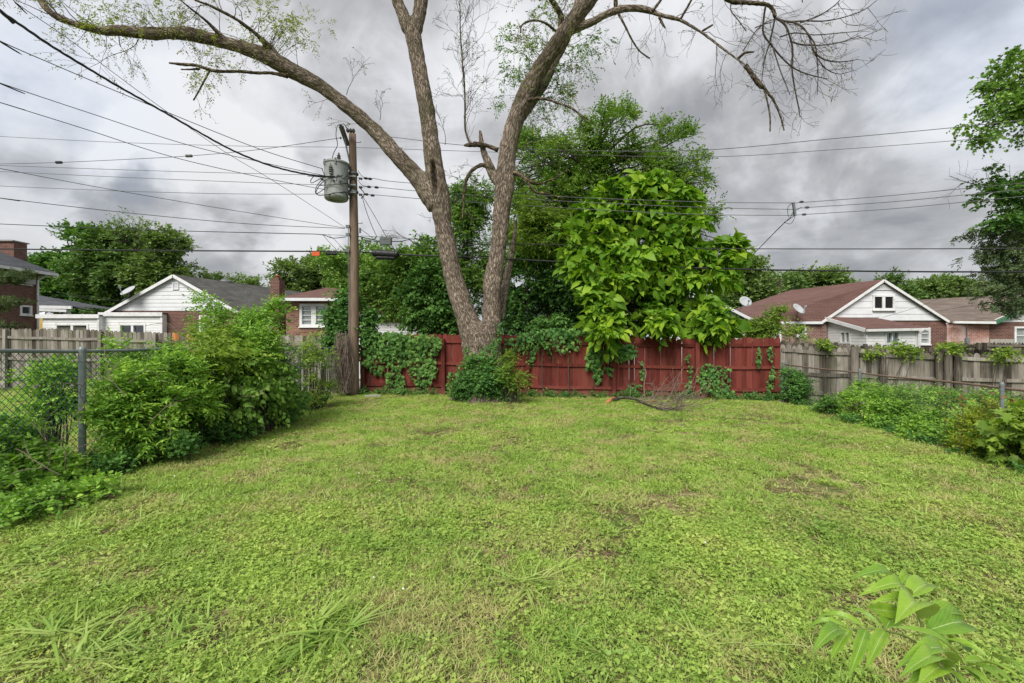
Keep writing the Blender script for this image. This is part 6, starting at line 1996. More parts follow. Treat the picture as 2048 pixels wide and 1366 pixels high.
    ecl = [(1290, 385, 55, 45, .5), (1350, 400, 35, 40, .45), (1230, 410, 48, 36, .5), (1180, 460, 45, 55, .5, -.1), (1300, 450, 90, 50, .7), (1380, 460, 30, 40, .5), (1170, 520, 45, 40, .5, -.2), (1270, 510, 85, 40, .6, -.3),
           (1370, 520, 60, 40, .5), (1430, 510, 40, 30, .4), (1455, 500, 22, 22, .3), (1460, 540, 26, 34, .4), (1230, 560, 70, 40, .6, -.4), (1330, 570, 80, 45, .6), (1410, 560, 45, 40, .5), (1200, 610, 50, 36, .5, -.6), (1270, 630, 75, 38, .5, -.6),
           (1370, 630, 75, 34, .5, -.5), (1430, 625, 45, 28, .5, -.6), (1215, 655, 28, 16, .3, -.9), (1360, 645, 70, 16, .4, -.8), (1440, 648, 45, 16, .35, -.8)]
    ells = [ell(e[0], e[1], Y + (e[5] if len(e) > 5 else 0), e[2], e[3], e[4]) for e in ecl]
    pts, out, cent, g = sprigs([(c, r * .9) for c, r in ells], 2400, 71, clump=.20, clumps=200, shell=.5, up=.4)
    tr = catmull([(*P(1285, 800, 13.9), .085), (*P(1280, 640, 13.8), .07), (*P(1290, 520, 13.6), .05), (*P(1300, 400, 13.5), .025)], 6)
    m = MB().tube([p[:3] for p in tr], [p[3] for p in tr], 8)
    branches_to(m, tr, cent, .035, g, frac=1)
    m.build('trunk', M['bark_far'], t, sm=True)
    data = sprig_leaves(pts, out, g, .30, 5, .215, .145, lay=.9, droop=.5, spread=.9, flat=.68, jit=.48)
    q = np.random.default_rng(5).lognormal(0, .28, len(data[3])).clip(.45, 1.5)
    data = (data[0], data[1], data[2], data[3] * q, data[4] * q, data[5])
    put_foliage(t, data, T_HEART, L_CATALPA, 'foliage', 300)
    make_tree('vine_covered_tree', 'dark tangle of leaves behind the broad-leaved tree, just over the red fence', (*P(1330, 683, 15.2)[:2], -.1), trunk_path(1330, 760, 600, 15.2, 10, 5, 10),
              E(15.2, (1270, 600, 60, 60, .6), (1340, 600, 60, 55, .6), (1400, 620, 50, 40, .6), (1250, 660, 60, 30, .5), (1340, 660, 70, 26, .5), (1420, 655, 40, 18, .4), (1220, 540, 40, 40, .5), (1330, 540, 60, 40, .5)),
              dict(n=3000, clump=.28, clumps=110, len=.3, K=7, L=.10, W=.065, shell=.3, up=.3, droop=.3), L_DARK, seed=72, tpl=T_LEAF, r0=.03)


bg_trees()


def edge_trees():
    Y = 13.0
    t = thing('maple_tree', (10.6, 12.6, -.1), 'tree at the upper right edge, leafy limbs reaching into the sky', 'tree')
    m = MB()
    m.tube([(18.0, 13.5, -.3), (17.6, 13.4, 4), (16.9, 13.2, 8.5)], [.4, .33, .2], 10)
    ells = [ell(2020, 150, Y, 45, 26, .5), ell(1990, 185, Y, 36, 14, .4), ell(2020, 215, Y, 50, 22, .5), ell(1965, 240, Y, 34, 12, .35), ell(1950, 265, Y, 26, 9, .3), ell(2060, 130, Y, 40, 34, .6), ell(2030, 250, Y, 30, 14, .4), ell(2100, 200, Y, 50, 70, .8), ell(1978, 282, Y, 14, 6, .2)]
    pts, out, cent, g = sprigs(ells, 1350, 81, clump=.20, clumps=110, shell=.3, up=.1)
    limbs = catmull([(*P(2280, 150, 13.2), .12), (*P(2120, 190, 13), .07), (*P(2040, 215, 13), .035), (*P(1990, 250, 13), .02)], 5)
    lim2 = catmull([(*P(2280, 150, 13.2), .12), (*P(2120, 140, 13), .06), (*P(2030, 165, 13), .03), (*P(1985, 185, 13), .015)], 5)
    m.tube([p[:3] for p in limbs], [p[3] for p in limbs], 7); m.tube([p[:3] for p in lim2], [p[3] for p in lim2], 7)
    branches_to(m, limbs + lim2, cent, .016, g, sides=4, frac=1)
    m.build('trunk', M['bark_far'], t, sm=True)
    put_foliage(t, sprig_leaves(pts, out, g, .26, 6, .085, .07, flat=.6, jit=.45, droop=.3), T_MAPLE, L_MID, 'foliage')
    Y = 14.0
    t = thing('maple_tree', (17.5, 14.8, -.1), 'darker tree lower at the right edge with bare twigs sticking out left', 'tree')
    ells = [ell(1990, 355, Y, 34, 14, .4), ell(2020, 375, Y, 36, 22, .5), ell(1985, 390, Y, 28, 12, .4), ell(1975, 410, Y, 20, 8, .3), ell(2045, 420, Y, 40, 30, .6), ell(2010, 440, Y, 30, 16, .4), ell(2090, 400, Y, 40, 60, .8)]
    pts, out, cent, g = sprigs(ells, 1000, 82, clump=.2, clumps=80, shell=.3, up=.1)
    m = MB()
    m.tube([(18.6, 14.8, -.3), (18.4, 14.6, 3), (17.8, 14.3, 7)], [.3, .25, .12], 10)
    limbs = catmull([(*P(2210, 440, 14.3), .10), (*P(2100, 420, 14), .06), (*P(2020, 395, 14), .03), (*P(1960, 372, 14), .016), (*P(1925, 362, 14), .008), (*P(1900, 352, 14), .004)], 5)
    m.tube([p[:3] for p in limbs], [p[3] for p in limbs], 6)
    branches_to(m, limbs, cent, .014, g, sides=4, frac=1)
    ends = []
    for px, py, dx, dz in ((1950, 370, -.9, .3), (1960, 372, -.6, .9), (2000, 385, -.2, 1), (1930, 365, -.9, -.3), (2020, 380, .1, 1), (1985, 380, -.3, 1)):
        grow(m, P(px, py, 14), (dx, 0, dz), .8, .01, 1, g, ends, nchild=4, wob=.15)
    m.build('trunk', M['bark_far'], t, sm=True)
    put_foliage(t, sprig_leaves(pts, out, g, .26, 6, .09, .075, flat=.6, jit=.45, droop=.3), T_MAPLE, L_DARK, 'foliage')
    # drooping conifer below
    Y = 14.6
    t = thing('spruce_tree', (18.0, 15.6, -.3), 'spruce with drooping boughs at the right edge above the grey bungalow', 'tree')
    m = MB(); g = np.random.default_rng(91)
    m.tube([(18.8, 15.2, -.3), (18.8, 15.2, 4), (18.8, 15.2, 8)], [.28, .2, .06], 10)
    P0, D0 = [], []
    for (px, py, Lp) in ((1955, 462, 130), (1990, 478, 90), (1975, 500, 100), (1968, 515, 90), (2010, 530, 80), (1985, 548, 80), (1975, 570, 100), (2005, 585, 70), (2000, 608, 60), (2030, 620, 50), (1995, 540, 60), (2015, 500, 60)):
        tip = P(px, py, Y); root = P(px + Lp + 120, py - 18, Y + .6)
        c = catmull([root, (root + tip) / 2 + [0, 0, .12], tip], 8)
        m.tube(c, list(np.linspace(.03, .006, len(c))), 5, caps=False)
        for k in range(2, len(c)):
            for q in range(6):
                a = g.normal(size=3) * [.12, .3, .06]
                P0.append(c[k] + a); D0.append([g.normal() * .6 - .5, g.normal() * .8, -.55 + g.normal() * .2])
    m.build('trunk', M['bark_far'], t, sm=True)
    P0 = np.array(P0); D0 = unit(np.array(D0))
    P0 = np.repeat(P0, 6, axis=0) + g.normal(size=(len(P0) * 6, 3)) * .05; D0 = np.repeat(D0, 6, axis=0)
    put_foliage(t, sprig_leaves(P0, unit(D0 + g.normal(size=D0.shape) * .25), g, .22, 9, .085, .036, flat=.3, jit=.5, droop=.1, spread=.7), T_DIAMOND, L_PINE, 'foliage')
    # pine boughs at the left edge
    t = thing('pine_tree', (-21.0, 17.5, 0), 'pine boughs poking in at the left edge in front of the brick house', 'tree')
    m = MB(); P0, D0 = [], []
    Y = 17.0
    m.tube([(-21.6, 17.2, -.1), (-21.6, 17.2, 3), (-21.5, 17.2, 6)], [.2, .15, .05], 10)
    for (px, py, L0) in ((45, 553, 170), (30, 560, 130), (38, 605, 150), (15, 612, 100), (10, 655, 80)):
        tip = P(px, py, Y); root = np.array([-21.6, 17.2, tip[2] - .2])
        c = catmull([root, (root + tip) / 2 + [0, 0, .1], tip], 8)
        m.tube(c, list(np.linspace(.03, .006, len(c))), 5, caps=False)
        for k in range(3, len(c)):
            for q in range(7):
                P0.append(c[k] + g.normal(size=3) * [.14, .25, .06]); D0.append([.6 + g.normal() * .4, g.normal() * .6, .45 + g.normal() * .3])
    m.build('trunk', M['bark_far'], t, sm=True)
    P0 = np.repeat(np.array(P0), 5, axis=0); D0 = unit(np.repeat(np.array(D0), 5, axis=0))
    put_foliage(t, sprig_leaves(P0 + g.normal(size=P0.shape) * .05, unit(D0 + g.normal(size=D0.shape) * .3), g, .14, 12, .10, .014, flat=.3, jit=.6, droop=.0, spread=.8), T_DIAMOND, L_PINE, 'foliage')


edge_trees()


# ------------------------------------------------------------------ shrubs
def shrub(name, label, ells, n, leaf, mat, tpl=T_LEAF, clumps=None, clump=.13, K=8, slen=.22, seed=1, stems=14, up=.55, droop=.25, group=None, cat='shrub', n_obj=0, shell=.35, flat=.7, jit=.4, stem_mat='twig', ground=None):
    ells = [(c, r * .84) for c, r in ells]
    c0 = np.mean([c for c, r in ells], axis=0)
    if ground is None: ground = (c0[0], c0[1])
    gzv = float(ground_z(*ground))
    t = thing(name, (ground[0], ground[1], gzv), label, cat, group)
    pts, out, cent, g = sprigs(ells, n, seed, clump, clumps or max(10, n // 14), shell, up, gzv + .02)
    m = MB()
    idx = g.permutation(len(cent))[:stems * 3]
    for i in idx:
        c = cent[i]
        wide = np.ptp([e[0][0] for e in ells]) + np.ptp([e[0][1] for e in ells]) > 1.6
        if wide: a = np.array([c[0] + g.normal() * .08, c[1] + g.normal() * .08, float(ground_z(c[0], c[1])) - .02])
        else: a = np.array([ground[0] + (c[0] - ground[0]) * g.uniform(.2, .7) + g.normal() * .06, ground[1] + (c[1] - ground[1]) * g.uniform(.3, .8) + g.normal() * .06, gzv - .02])
        mid = (a + c) / 2 + np.array([g.normal() * .05, g.normal() * .05, .08])
        h = np.linalg.norm(c - a)
        m.tube(catmull([a, mid, c], 3), list(np.linspace(.006 + .005 * h, .002, 7)), 4, caps=False)
    m.build('stem', M[stem_mat], t, kind='stuff')
    data = sprig_leaves(pts, out, g, slen, K, leaf[0], leaf[1], droop=droop, flat=flat, jit=jit)
    put_foliage(t, data, tpl, mat, 'foliage', n_obj)
    return t


def W(*a):
    """ellipsoids in photo pixels: (px, py, Y, rx, rz, ry metres)"""
    return [ell(x, y, Y, rx, rz, ry) for x, y, Y, rx, rz, ry in a]


def left_shrubs():
    grp = 'shrubs along the left chain-link fence'
    shrub('elm_sapling', 'tallest leafy shrub on the left, rising above the fence line beside the brick wall',
          W((430, 640, 8.2, 26, 30, .25), (410, 608, 8.2, 14, 14, .15), (450, 690, 8.1, 55, 45, .4), (500, 700, 8.0, 60, 60, .45), (470, 760, 7.8, 75, 60, .5), (530, 650, 8.4, 26, 30, .3), (555, 628, 8.5, 14, 28, .2), (500, 640, 8.4, 20, 20, .25)),
          3400, (.052, .030), L_SHRUB, seed=101, group=grp, clump=.13, K=8, slen=.2)
    shrub('leafy_shrub', 'dark rounded shrub in the middle of the left hedge, nearest to the lawn',
          W((515, 805, 8.3, 75, 50, .5), (545, 745, 8.8, 45, 45, .4), (570, 800, 9.0, 36, 36, .35), (455, 830, 7.6, 55, 40, .4), (525, 695, 8.9, 40, 26, .35)),
          2900, (.055, .034), L_IVY, seed=102, group=grp, clump=.14, K=8, slen=.2)
    shrub('leafy_shrub', 'shrub with long pale drooping leaves, directly right of the near fence post',
          W((250, 775, 5.9, 50, 45, .28), (305, 800, 6.1, 60, 55, .35), (230, 840, 5.7, 36, 40, .25), (290, 870, 5.9, 70, 40, .3), (340, 745, 6.4, 50, 30, .3), (370, 800, 6.6, 60, 50, .35)),
          2900, (.062, .026), L_SHRUB, seed=103, group=grp, clump=.10, K=9, slen=.18)
    shrub('ailanthus_sapling', 'yellow-green sapling with long feather-like leaves in the left hedge',
          W((420, 690, 7.4, 40, 22, .2), (450, 715, 7.3, 45, 22, .22), (400, 740, 7.2, 40, 30, .25), (480, 735, 7.3, 30, 16, .2)),
          230, (.085, .032), L_LIGHT, seed=104, clump=.16, K=14, slen=.42, cat='sapling', droop=.35, up=.6)
    shrub('leafy_shrub', 'low leafy shrub growing through the near chain-link at the left edge',
          W((45, 915, 4.85, 65, 50, .22), (100, 950, 4.9, 60, 40, .22), (10, 870, 4.8, 35, 40, .2), (90, 985, 4.7, 60, 18, .2), (10, 970, 4.5, 40, 34, .2)),
          900, (.055, .034), L_SHRUB, seed=105, group=grp, clump=.09, K=8, slen=.16, shell=.2)
    shrub('leafy_shrub', 'light green weed shrub seen through the chain-link behind the near post',
          W((105, 745, 6.0, 30, 26, .2), (70, 810, 5.9, 30, 30, .2), (125, 715, 6.05, 20, 14, .15), (115, 800, 6.0, 30, 40, .2)),
          480, (.055, .034), L_SHRUB, seed=106, group=grp, clump=.10, K=8, slen=.17, shell=.2)
    shrub('leafy_shrub', 'feathery weeds leaning on the fence between near post and the tall shrub',
          W((350, 720, 6.9, 36, 26, .2), (300, 725, 6.6, 25, 22, .2), (250, 715, 6.2, 22, 18, .15), (240, 690, 6.2, 10, 12, .1)),
          560, (.05, .026), L_SHRUB, seed=107, group=grp, clump=.10, K=8, slen=.18, shell=.2)
    shrub('leafy_shrub', 'thin see-through shrub near the pole at the far end of the left hedge',
          W((630, 740, 10.6, 32, 45, .3), (615, 700, 10.6, 20, 30, .25), (655, 710, 11.2, 24, 20, .2), (610, 790, 10.2, 30, 26, .3), (650, 775, 11.2, 28, 20, .25)),
          560, (.05, .030), L_LIGHT, seed=108, group=grp, clump=.12, K=7, slen=.18, shell=.2)
    shrub('climbing_vine', 'heart-leaved vine draped over the front of the dark rounded shrub in the left hedge',
          W((500, 760, 7.7, 40, 40, .2), (540, 800, 8.0, 30, 34, .2), (470, 800, 7.2, 30, 30, .2), (560, 760, 8.3, 22, 30, .2)),
          420, (.075, .066), L_MID, T_HEART, seed=112, clump=.12, K=5, slen=.22, cat='vine', droop=.6, up=.1, stems=8, shell=.6)
    d = thing('dead_bush', (-4.9, 8.0, 0), 'a few pale dead stems and trailing tendrils sticking out of the left hedge', 'dead bush')
    m = MB(); g = np.random.default_rng(17); ends = []
    for (px, py, Y, dx, dz, LL) in ((598, 800, 9.6, .8, -.1, .6), (600, 790, 9.6, .9, .2, .5), (470, 800, 7.1, .5, .2, .5), (330, 780, 5.9, .3, .9, .5), (380, 700, 6.6, -.2, 1, .6), (250, 790, 5.5, -.3, .8, .5), (640, 720, 10.4, .4, .9, .7), (300, 850, 5.6, .5, .4, .5), (170, 820, 5.3, .0, 1, .6), (100, 930, 4.6, .4, .7, .5), (120, 950, 4.6, -.2, .9, .5), (130, 940, 4.6, .1, .9, .6)):
        grow(m, P(px, py, Y), (dx, -.3, dz), LL, .006, 1, g, ends, grav=-.02, nchild=3, wob=.25)
    m.build('stem', M['twig_pale'], d, kind='stuff')
    # dark low ground growth under the hedge
    shrub('ground_ivy_patch', 'dark leafy undergrowth spilling from the foot of the left hedge onto the lawn',
          W((300, 890, 6.0, 110, 26, .4), (430, 860, 7.2, 90, 22, .4), (540, 830, 8.6, 70, 18, .45), (210, 935, 5.5, 70, 18, .25), (90, 985, 4.8, 90, 16, .25), (620, 800, 10.8, 50, 10, .4), (380, 830, 6.8, 60, 30, .3)),
          4200, (.042, .036), L_IVY, seed=109, clump=.09, K=6, slen=.12, up=.9, cat='undergrowth', stems=30, shell=.1)
    shrub('vine_patch', 'bright trailing vine leaves at the bottom left corner below the fence',
          W((60, 1000, 4.2, 110, 18, .3), (180, 985, 4.6, 70, 16, .25), (20, 1030, 4.0, 60, 14, .25)),
          520, (.042, .036), L_SHRUB, seed=110, clump=.09, K=5, slen=.12, up=.9, cat='undergrowth', shell=.1)
    # ivy round the pole
    shrub('pole_ivy', 'thick ivy clump wrapped around the middle of the utility pole',
          W((684, 640, 13.95, 34, 36, .3), (698, 600, 13.95, 26, 20, .25), (672, 665, 13.8, 30, 20, .3), (732, 640, 13.9, 14, 26, .25), (682, 690, 13.7, 22, 14, .25), (735, 670, 13.8, 20, 18, .25), (690, 612, 13.3, 8, 10, .1)),
          1900, (.075, .06), L_IVY, seed=111, clump=.15, K=7, slen=.2, cat='vine', stems=8, ground=(-5.0, 13.3), droop=.4)
    # dead brush beside the pole
    t = thing('dead_brush', (-5.15, 13.1, 0), 'tangle of bare brown stems at the left foot of the utility pole', 'dead brush')
    m = MB(); g = np.random.default_rng(7)
    for i in range(150):
        a = P(g.uniform(668, 702), 785, 13.25) + [0, g.normal() * .15, 0]
        b = P(g.uniform(672, 702), g.uniform(660, 720), 13.25) + [0, g.normal() * .15, 0]
        m.tube(catmull([a, (a + b) / 2 + g.normal(size=3) * .12, b], 4), g.uniform(.003, .010), 4, caps=False)
    m.build('stems', M['twig_pale'], t, kind='stuff')


left_shrubs()


def vine_on_fence(name, label, blobs, n, seed, L0=.085, mat=None, n_obj=0, K=4):
    """leaves lying on the camera side of the red fence, with runners"""
    g = np.random.default_rng(seed)
    mat = mat or L_IVY
    px0 = np.mean([b[0] for b in blobs])
    blobs = [tuple(b) if len(b) > 4 else (*b, .14) for b in blobs]
    x0, y0 = fence_at(px0)
    t = thing(name, (x0, y0 - .12, 0), label, 'vine', 'vines climbing the red fence')
    a = np.array([b[2] * b[3] for b in blobs], float); a /= a.sum()
    w = g.choice(len(blobs), n, p=a)
    B = np.array(blobs, float)[w]
    ang = g.random(n) * 6.283; rr = np.sqrt(g.random(n))
    px = B[:, 0] + B[:, 2] * rr * np.cos(ang); py = B[:, 1] + B[:, 3] * rr * np.sin(ang)
    tt = (px - 1024) / F
    Y = 13.39 / (1 + .13 * tt) - .07 - g.random(n) ** 2 * B[:, 4]
    pos = np.stack([tt * Y, Y, CAMZ + (683 - py) / F * Y], 1)
    d = np.stack([g.normal(size=n) * .6, -.25 + g.normal(size=n) * .2, -.7 + g.normal(size=n) * .35], 1)
    nn = np.stack([g.normal(size=n) * .35, -1 + g.normal(size=n) * .2, .55 + g.normal(size=n) * .3], 1)
    L = L0 * (0.6 + .8 * g.random(n))
    put_foliage(t, (pos, d, nn, L, L * .9, g.random(n)), T_HEART, mat, 'foliage', n_obj)
    m = MB()
    for b in blobs:
        for k in range(3):
            p = []
            for q in range(5):
                x = b[0] + g.uniform(-.5, .5) * b[2]; y = b[1] + b[3] - 2 * b[3] * q / 4
                t2 = (x - 1024) / F; Yq = 13.39 / (1 + .13 * t2) - .06
                p.append((t2 * Yq, Yq, max(.02, CAMZ + (683 - y) / F * Yq)))
            m.tube(catmull(p, 3), .005, 4, caps=False)
    m.build('stem', M['twig'], t, kind='stuff')
    return t


def middle_plants():
    vine_on_fence('climbing_vine', 'broad dark vine covering most of the red panel beside the utility pole',
                  [(790, 686, 66, 22, .35), (740, 700, 24, 36, .3), (795, 712, 40, 24, .2), (850, 690, 36, 24, .25), (790, 760, 20, 26, .15), (845, 740, 26, 30, .15), (840, 770, 12, 14, .15), (755, 740, 14, 12), (770, 675, 60, 12, .35), (865, 730, 10, 22)], 1500, 201, .09, mat=L_DARK, n_obj=260)
    vine_on_fence('climbing_vine', 'vine hanging on the red fence at the post right of the broad-leaved tree stem',
                  [(1235, 705, 26, 18), (1190, 715, 18, 22), (1195, 745, 9, 22), (1220, 740, 9, 12), (1255, 700, 20, 14), (1180, 735, 10, 8)], 380, 202, .085)
    vine_on_fence('climbing_vine', 'vine growing up the base of the last red panel, right of the red post',
                  [(1430, 765, 30, 22), (1415, 745, 16, 18), (1450, 785, 20, 10), (1400, 760, 8, 26), (1440, 740, 22, 8)], 420, 203, .065)
    for i, (b, lab) in enumerate((([(1518, 715, 4, 22)], 'thin vine strand high on the last red panel, inner one'), ([(1542, 708, 7, 16), (1545, 745, 5, 14)], 'vine strand near the right end of the red fence'), ([(1540, 770, 7, 16), (1510, 790, 18, 7)], 'small vine tuft low at the right end of the red fence'),
                                  ([(1284, 742, 5, 22), (1270, 775, 16, 8)], 'narrow vine strand on the red fence behind the leaning stick'), ([(1375, 715, 6, 10), (1380, 745, 5, 20), (1378, 770, 6, 14)], 'vine strand just left of the last red post'),
                                  ([(905, 765, 12, 24), (915, 745, 8, 12)], 'leafy vine on the red fence at the left of the trunk'), ([(1062, 715, 9, 20), (1070, 700, 6, 10)], 'vine on the red post right of the trunk'))):
        vine_on_fence('climbing_vine', lab, b, 60 if i not in (0,) else 45, 210 + i, .06)
    vine_on_fence('climbing_vine', 'shadowy vine mass on the red fence right behind the forked trunk',
                  [(1020, 690, 30, 14, .3), (1075, 672, 40, 12, .3), (1130, 690, 26, 14, .3), (1120, 665, 50, 10, .3), (1015, 720, 10, 10)], 300, 220, .08)
    shrub('hanging_vine', 'leafy shoots drooping over the fence top between forked trunk and broad-leaved tree',
          W((1060, 665, 13.2, 30, 16, .2), (1080, 690, 13.1, 18, 12, .15), (1150, 660, 13.2, 36, 20, .2), (1100, 650, 13.4, 50, 18, .3), (1175, 690, 13.0, 16, 12, .15)),
          430, (.085, .055), L_DARK, seed=222, clump=.12, K=7, slen=.2, cat='vine', droop=.6, up=-.1, ground=(1.2, 13.9), stems=5)
    # bush round the trunk foot
    shrub('ivy_bush', 'bushy ivy clump around the foot of the forked trunk',
          W((950, 770, 12.0, 42, 30, .4), (985, 760, 11.9, 36, 34, .4), (940, 745, 12.1, 22, 22, .3), (1010, 775, 11.9, 26, 22, .35), (965, 730, 12.0, 30, 18, .2), (925, 785, 12.0, 20, 14, .3)),
          2600, (.062, .045), L_IVY, seed=230, clump=.12, K=7, slen=.16, cat='bush', stems=18)
    shrub('privet_shoot', 'pale leafy shoots growing out right from the trunk-foot ivy',
          W((1015, 745, 11.7, 28, 22, .25), (1035, 765, 11.7, 18, 14, .2), (1010, 718, 11.8, 16, 12, .15), (1045, 752, 11.7, 12, 10, .1)),
          420, (.05, .026), L_LIGHT, seed=231, clump=.10, K=9, slen=.2, cat='shoots', stems=8, ground=(-.1, 11.8))
    # creeper climbing the trunk bark
    g = np.random.default_rng(9)
    t = thing('bark_creeper', (*P(965, 683, 12.0)[:2], 0), 'thin creeper climbing the bark of the trunk fork base', 'vine')
    pos, nn = [], []
    for (x0, y0, x1, y1) in ((938, 730, 930, 690), (960, 730, 975, 690), (985, 720, 998, 660), (990, 700, 985, 680), (950, 725, 965, 700), (998, 690, 1000, 650), (975, 740, 990, 690)):
        for k in range(46):
            q = g.random(); x = x0 + (x1 - x0) * q + g.normal() * 3; y = y0 + (y1 - y0) * q + g.normal() * 3
            off = (x - 966) / 40
            Y = TY - .52 * math.sqrt(max(0.05, 1 - min(off * off, 1))) - .02
            pos.append(P(x, y, Y)); nn.append([off, -1, .3])
    pos = np.array(pos); n = len(pos)
    put_foliage(t, (pos, g.normal(size=(n, 3)) * [.5, .2, .5] + [0, -.2, -.3], np.array(nn) + g.normal(size=(n, 3)) * .3, .05 * (.6 + .8 * g.random(n)), .045 * (.6 + .8 * g.random(n)), g.random(n)), T_HEART, L_IVY)
    # weeds along the foot of the fence
    for i, (a, b, lab) in enumerate(((722, 880, 'low ivy strip at the foot of the red fence left of the trunk'), (1035, 1220, 'low weeds at the foot of the red fence right of the trunk'), (1225, 1400, 'weeds along the fence foot behind the fallen branch'), (1400, 1560, 'thin weeds at the foot of the last red panel'))):
        e = []
        for k in range(9):
            px = a + (b - a) * (k + .5) / 9
            x, y = fence_at(px)
            e.append((np.array([x, y - .28, .04]), np.array([.16, .24, .07 + .07 * g.random()])))
        shrub('fence_weeds', lab, e, 520, (.045, .034), L_IVY, seed=240 + i, clump=.10, K=6, slen=.12, cat='weeds', up=.8, shell=.1, stems=6)
    # saplings behind the right end of the red fence
    shrub('leafy_shrub', 'arching leafy shoots rising behind the right end of the red fence',
          W((1520, 655, 13.4, 24, 12, .25), (1545, 640, 13.4, 16, 10, .2), (1560, 628, 13.4, 8, 7, .12), (1500, 665, 13.4, 26, 10, .25), (1590, 668, 13.2, 18, 6, .15), (1535, 665, 13.4, 30, 8, .2), (1570, 660, 13.4, 12, 8, .15)),
          700, (.07, .045), L_LIGHT, seed=250, clump=.10, K=8, slen=.26, ground=(7.2, 13.2), stems=14)
    for i, (x0, x1, y, Yd, n, lab) in enumerate(((1640, 1665, 692, 12.3, 120, 'small green sprig on the alley-side fence top'), (1740, 1830, 700, 12.1, 380, 'yellow-green vine trailing over the weathered fence top, left of the round posts'), (1880, 1920, 700, 11.8, 150, 'vine tuft over the tall round posts'), (1990, 2030, 708, 11.6, 130, 'small vine sprig on the fence top near the right edge'))):
        e = W(*[(x0 + (x1 - x0) * (k + .5) / 4, y + 3 * math.sin(k * 2 + i), Yd, (x1 - x0) / 6 + 4, 9, .12) for k in range(4)])
        shrub('fence_top_vine', lab, e, int(n * .55), (.07, .055), L_LIGHT, seed=260 + i, clump=.08, K=5, slen=.16, cat='vine', up=.3, stems=2, ground=(e[0][0][0], fence_Y(e[0][0][0]) - .1))


middle_plants()


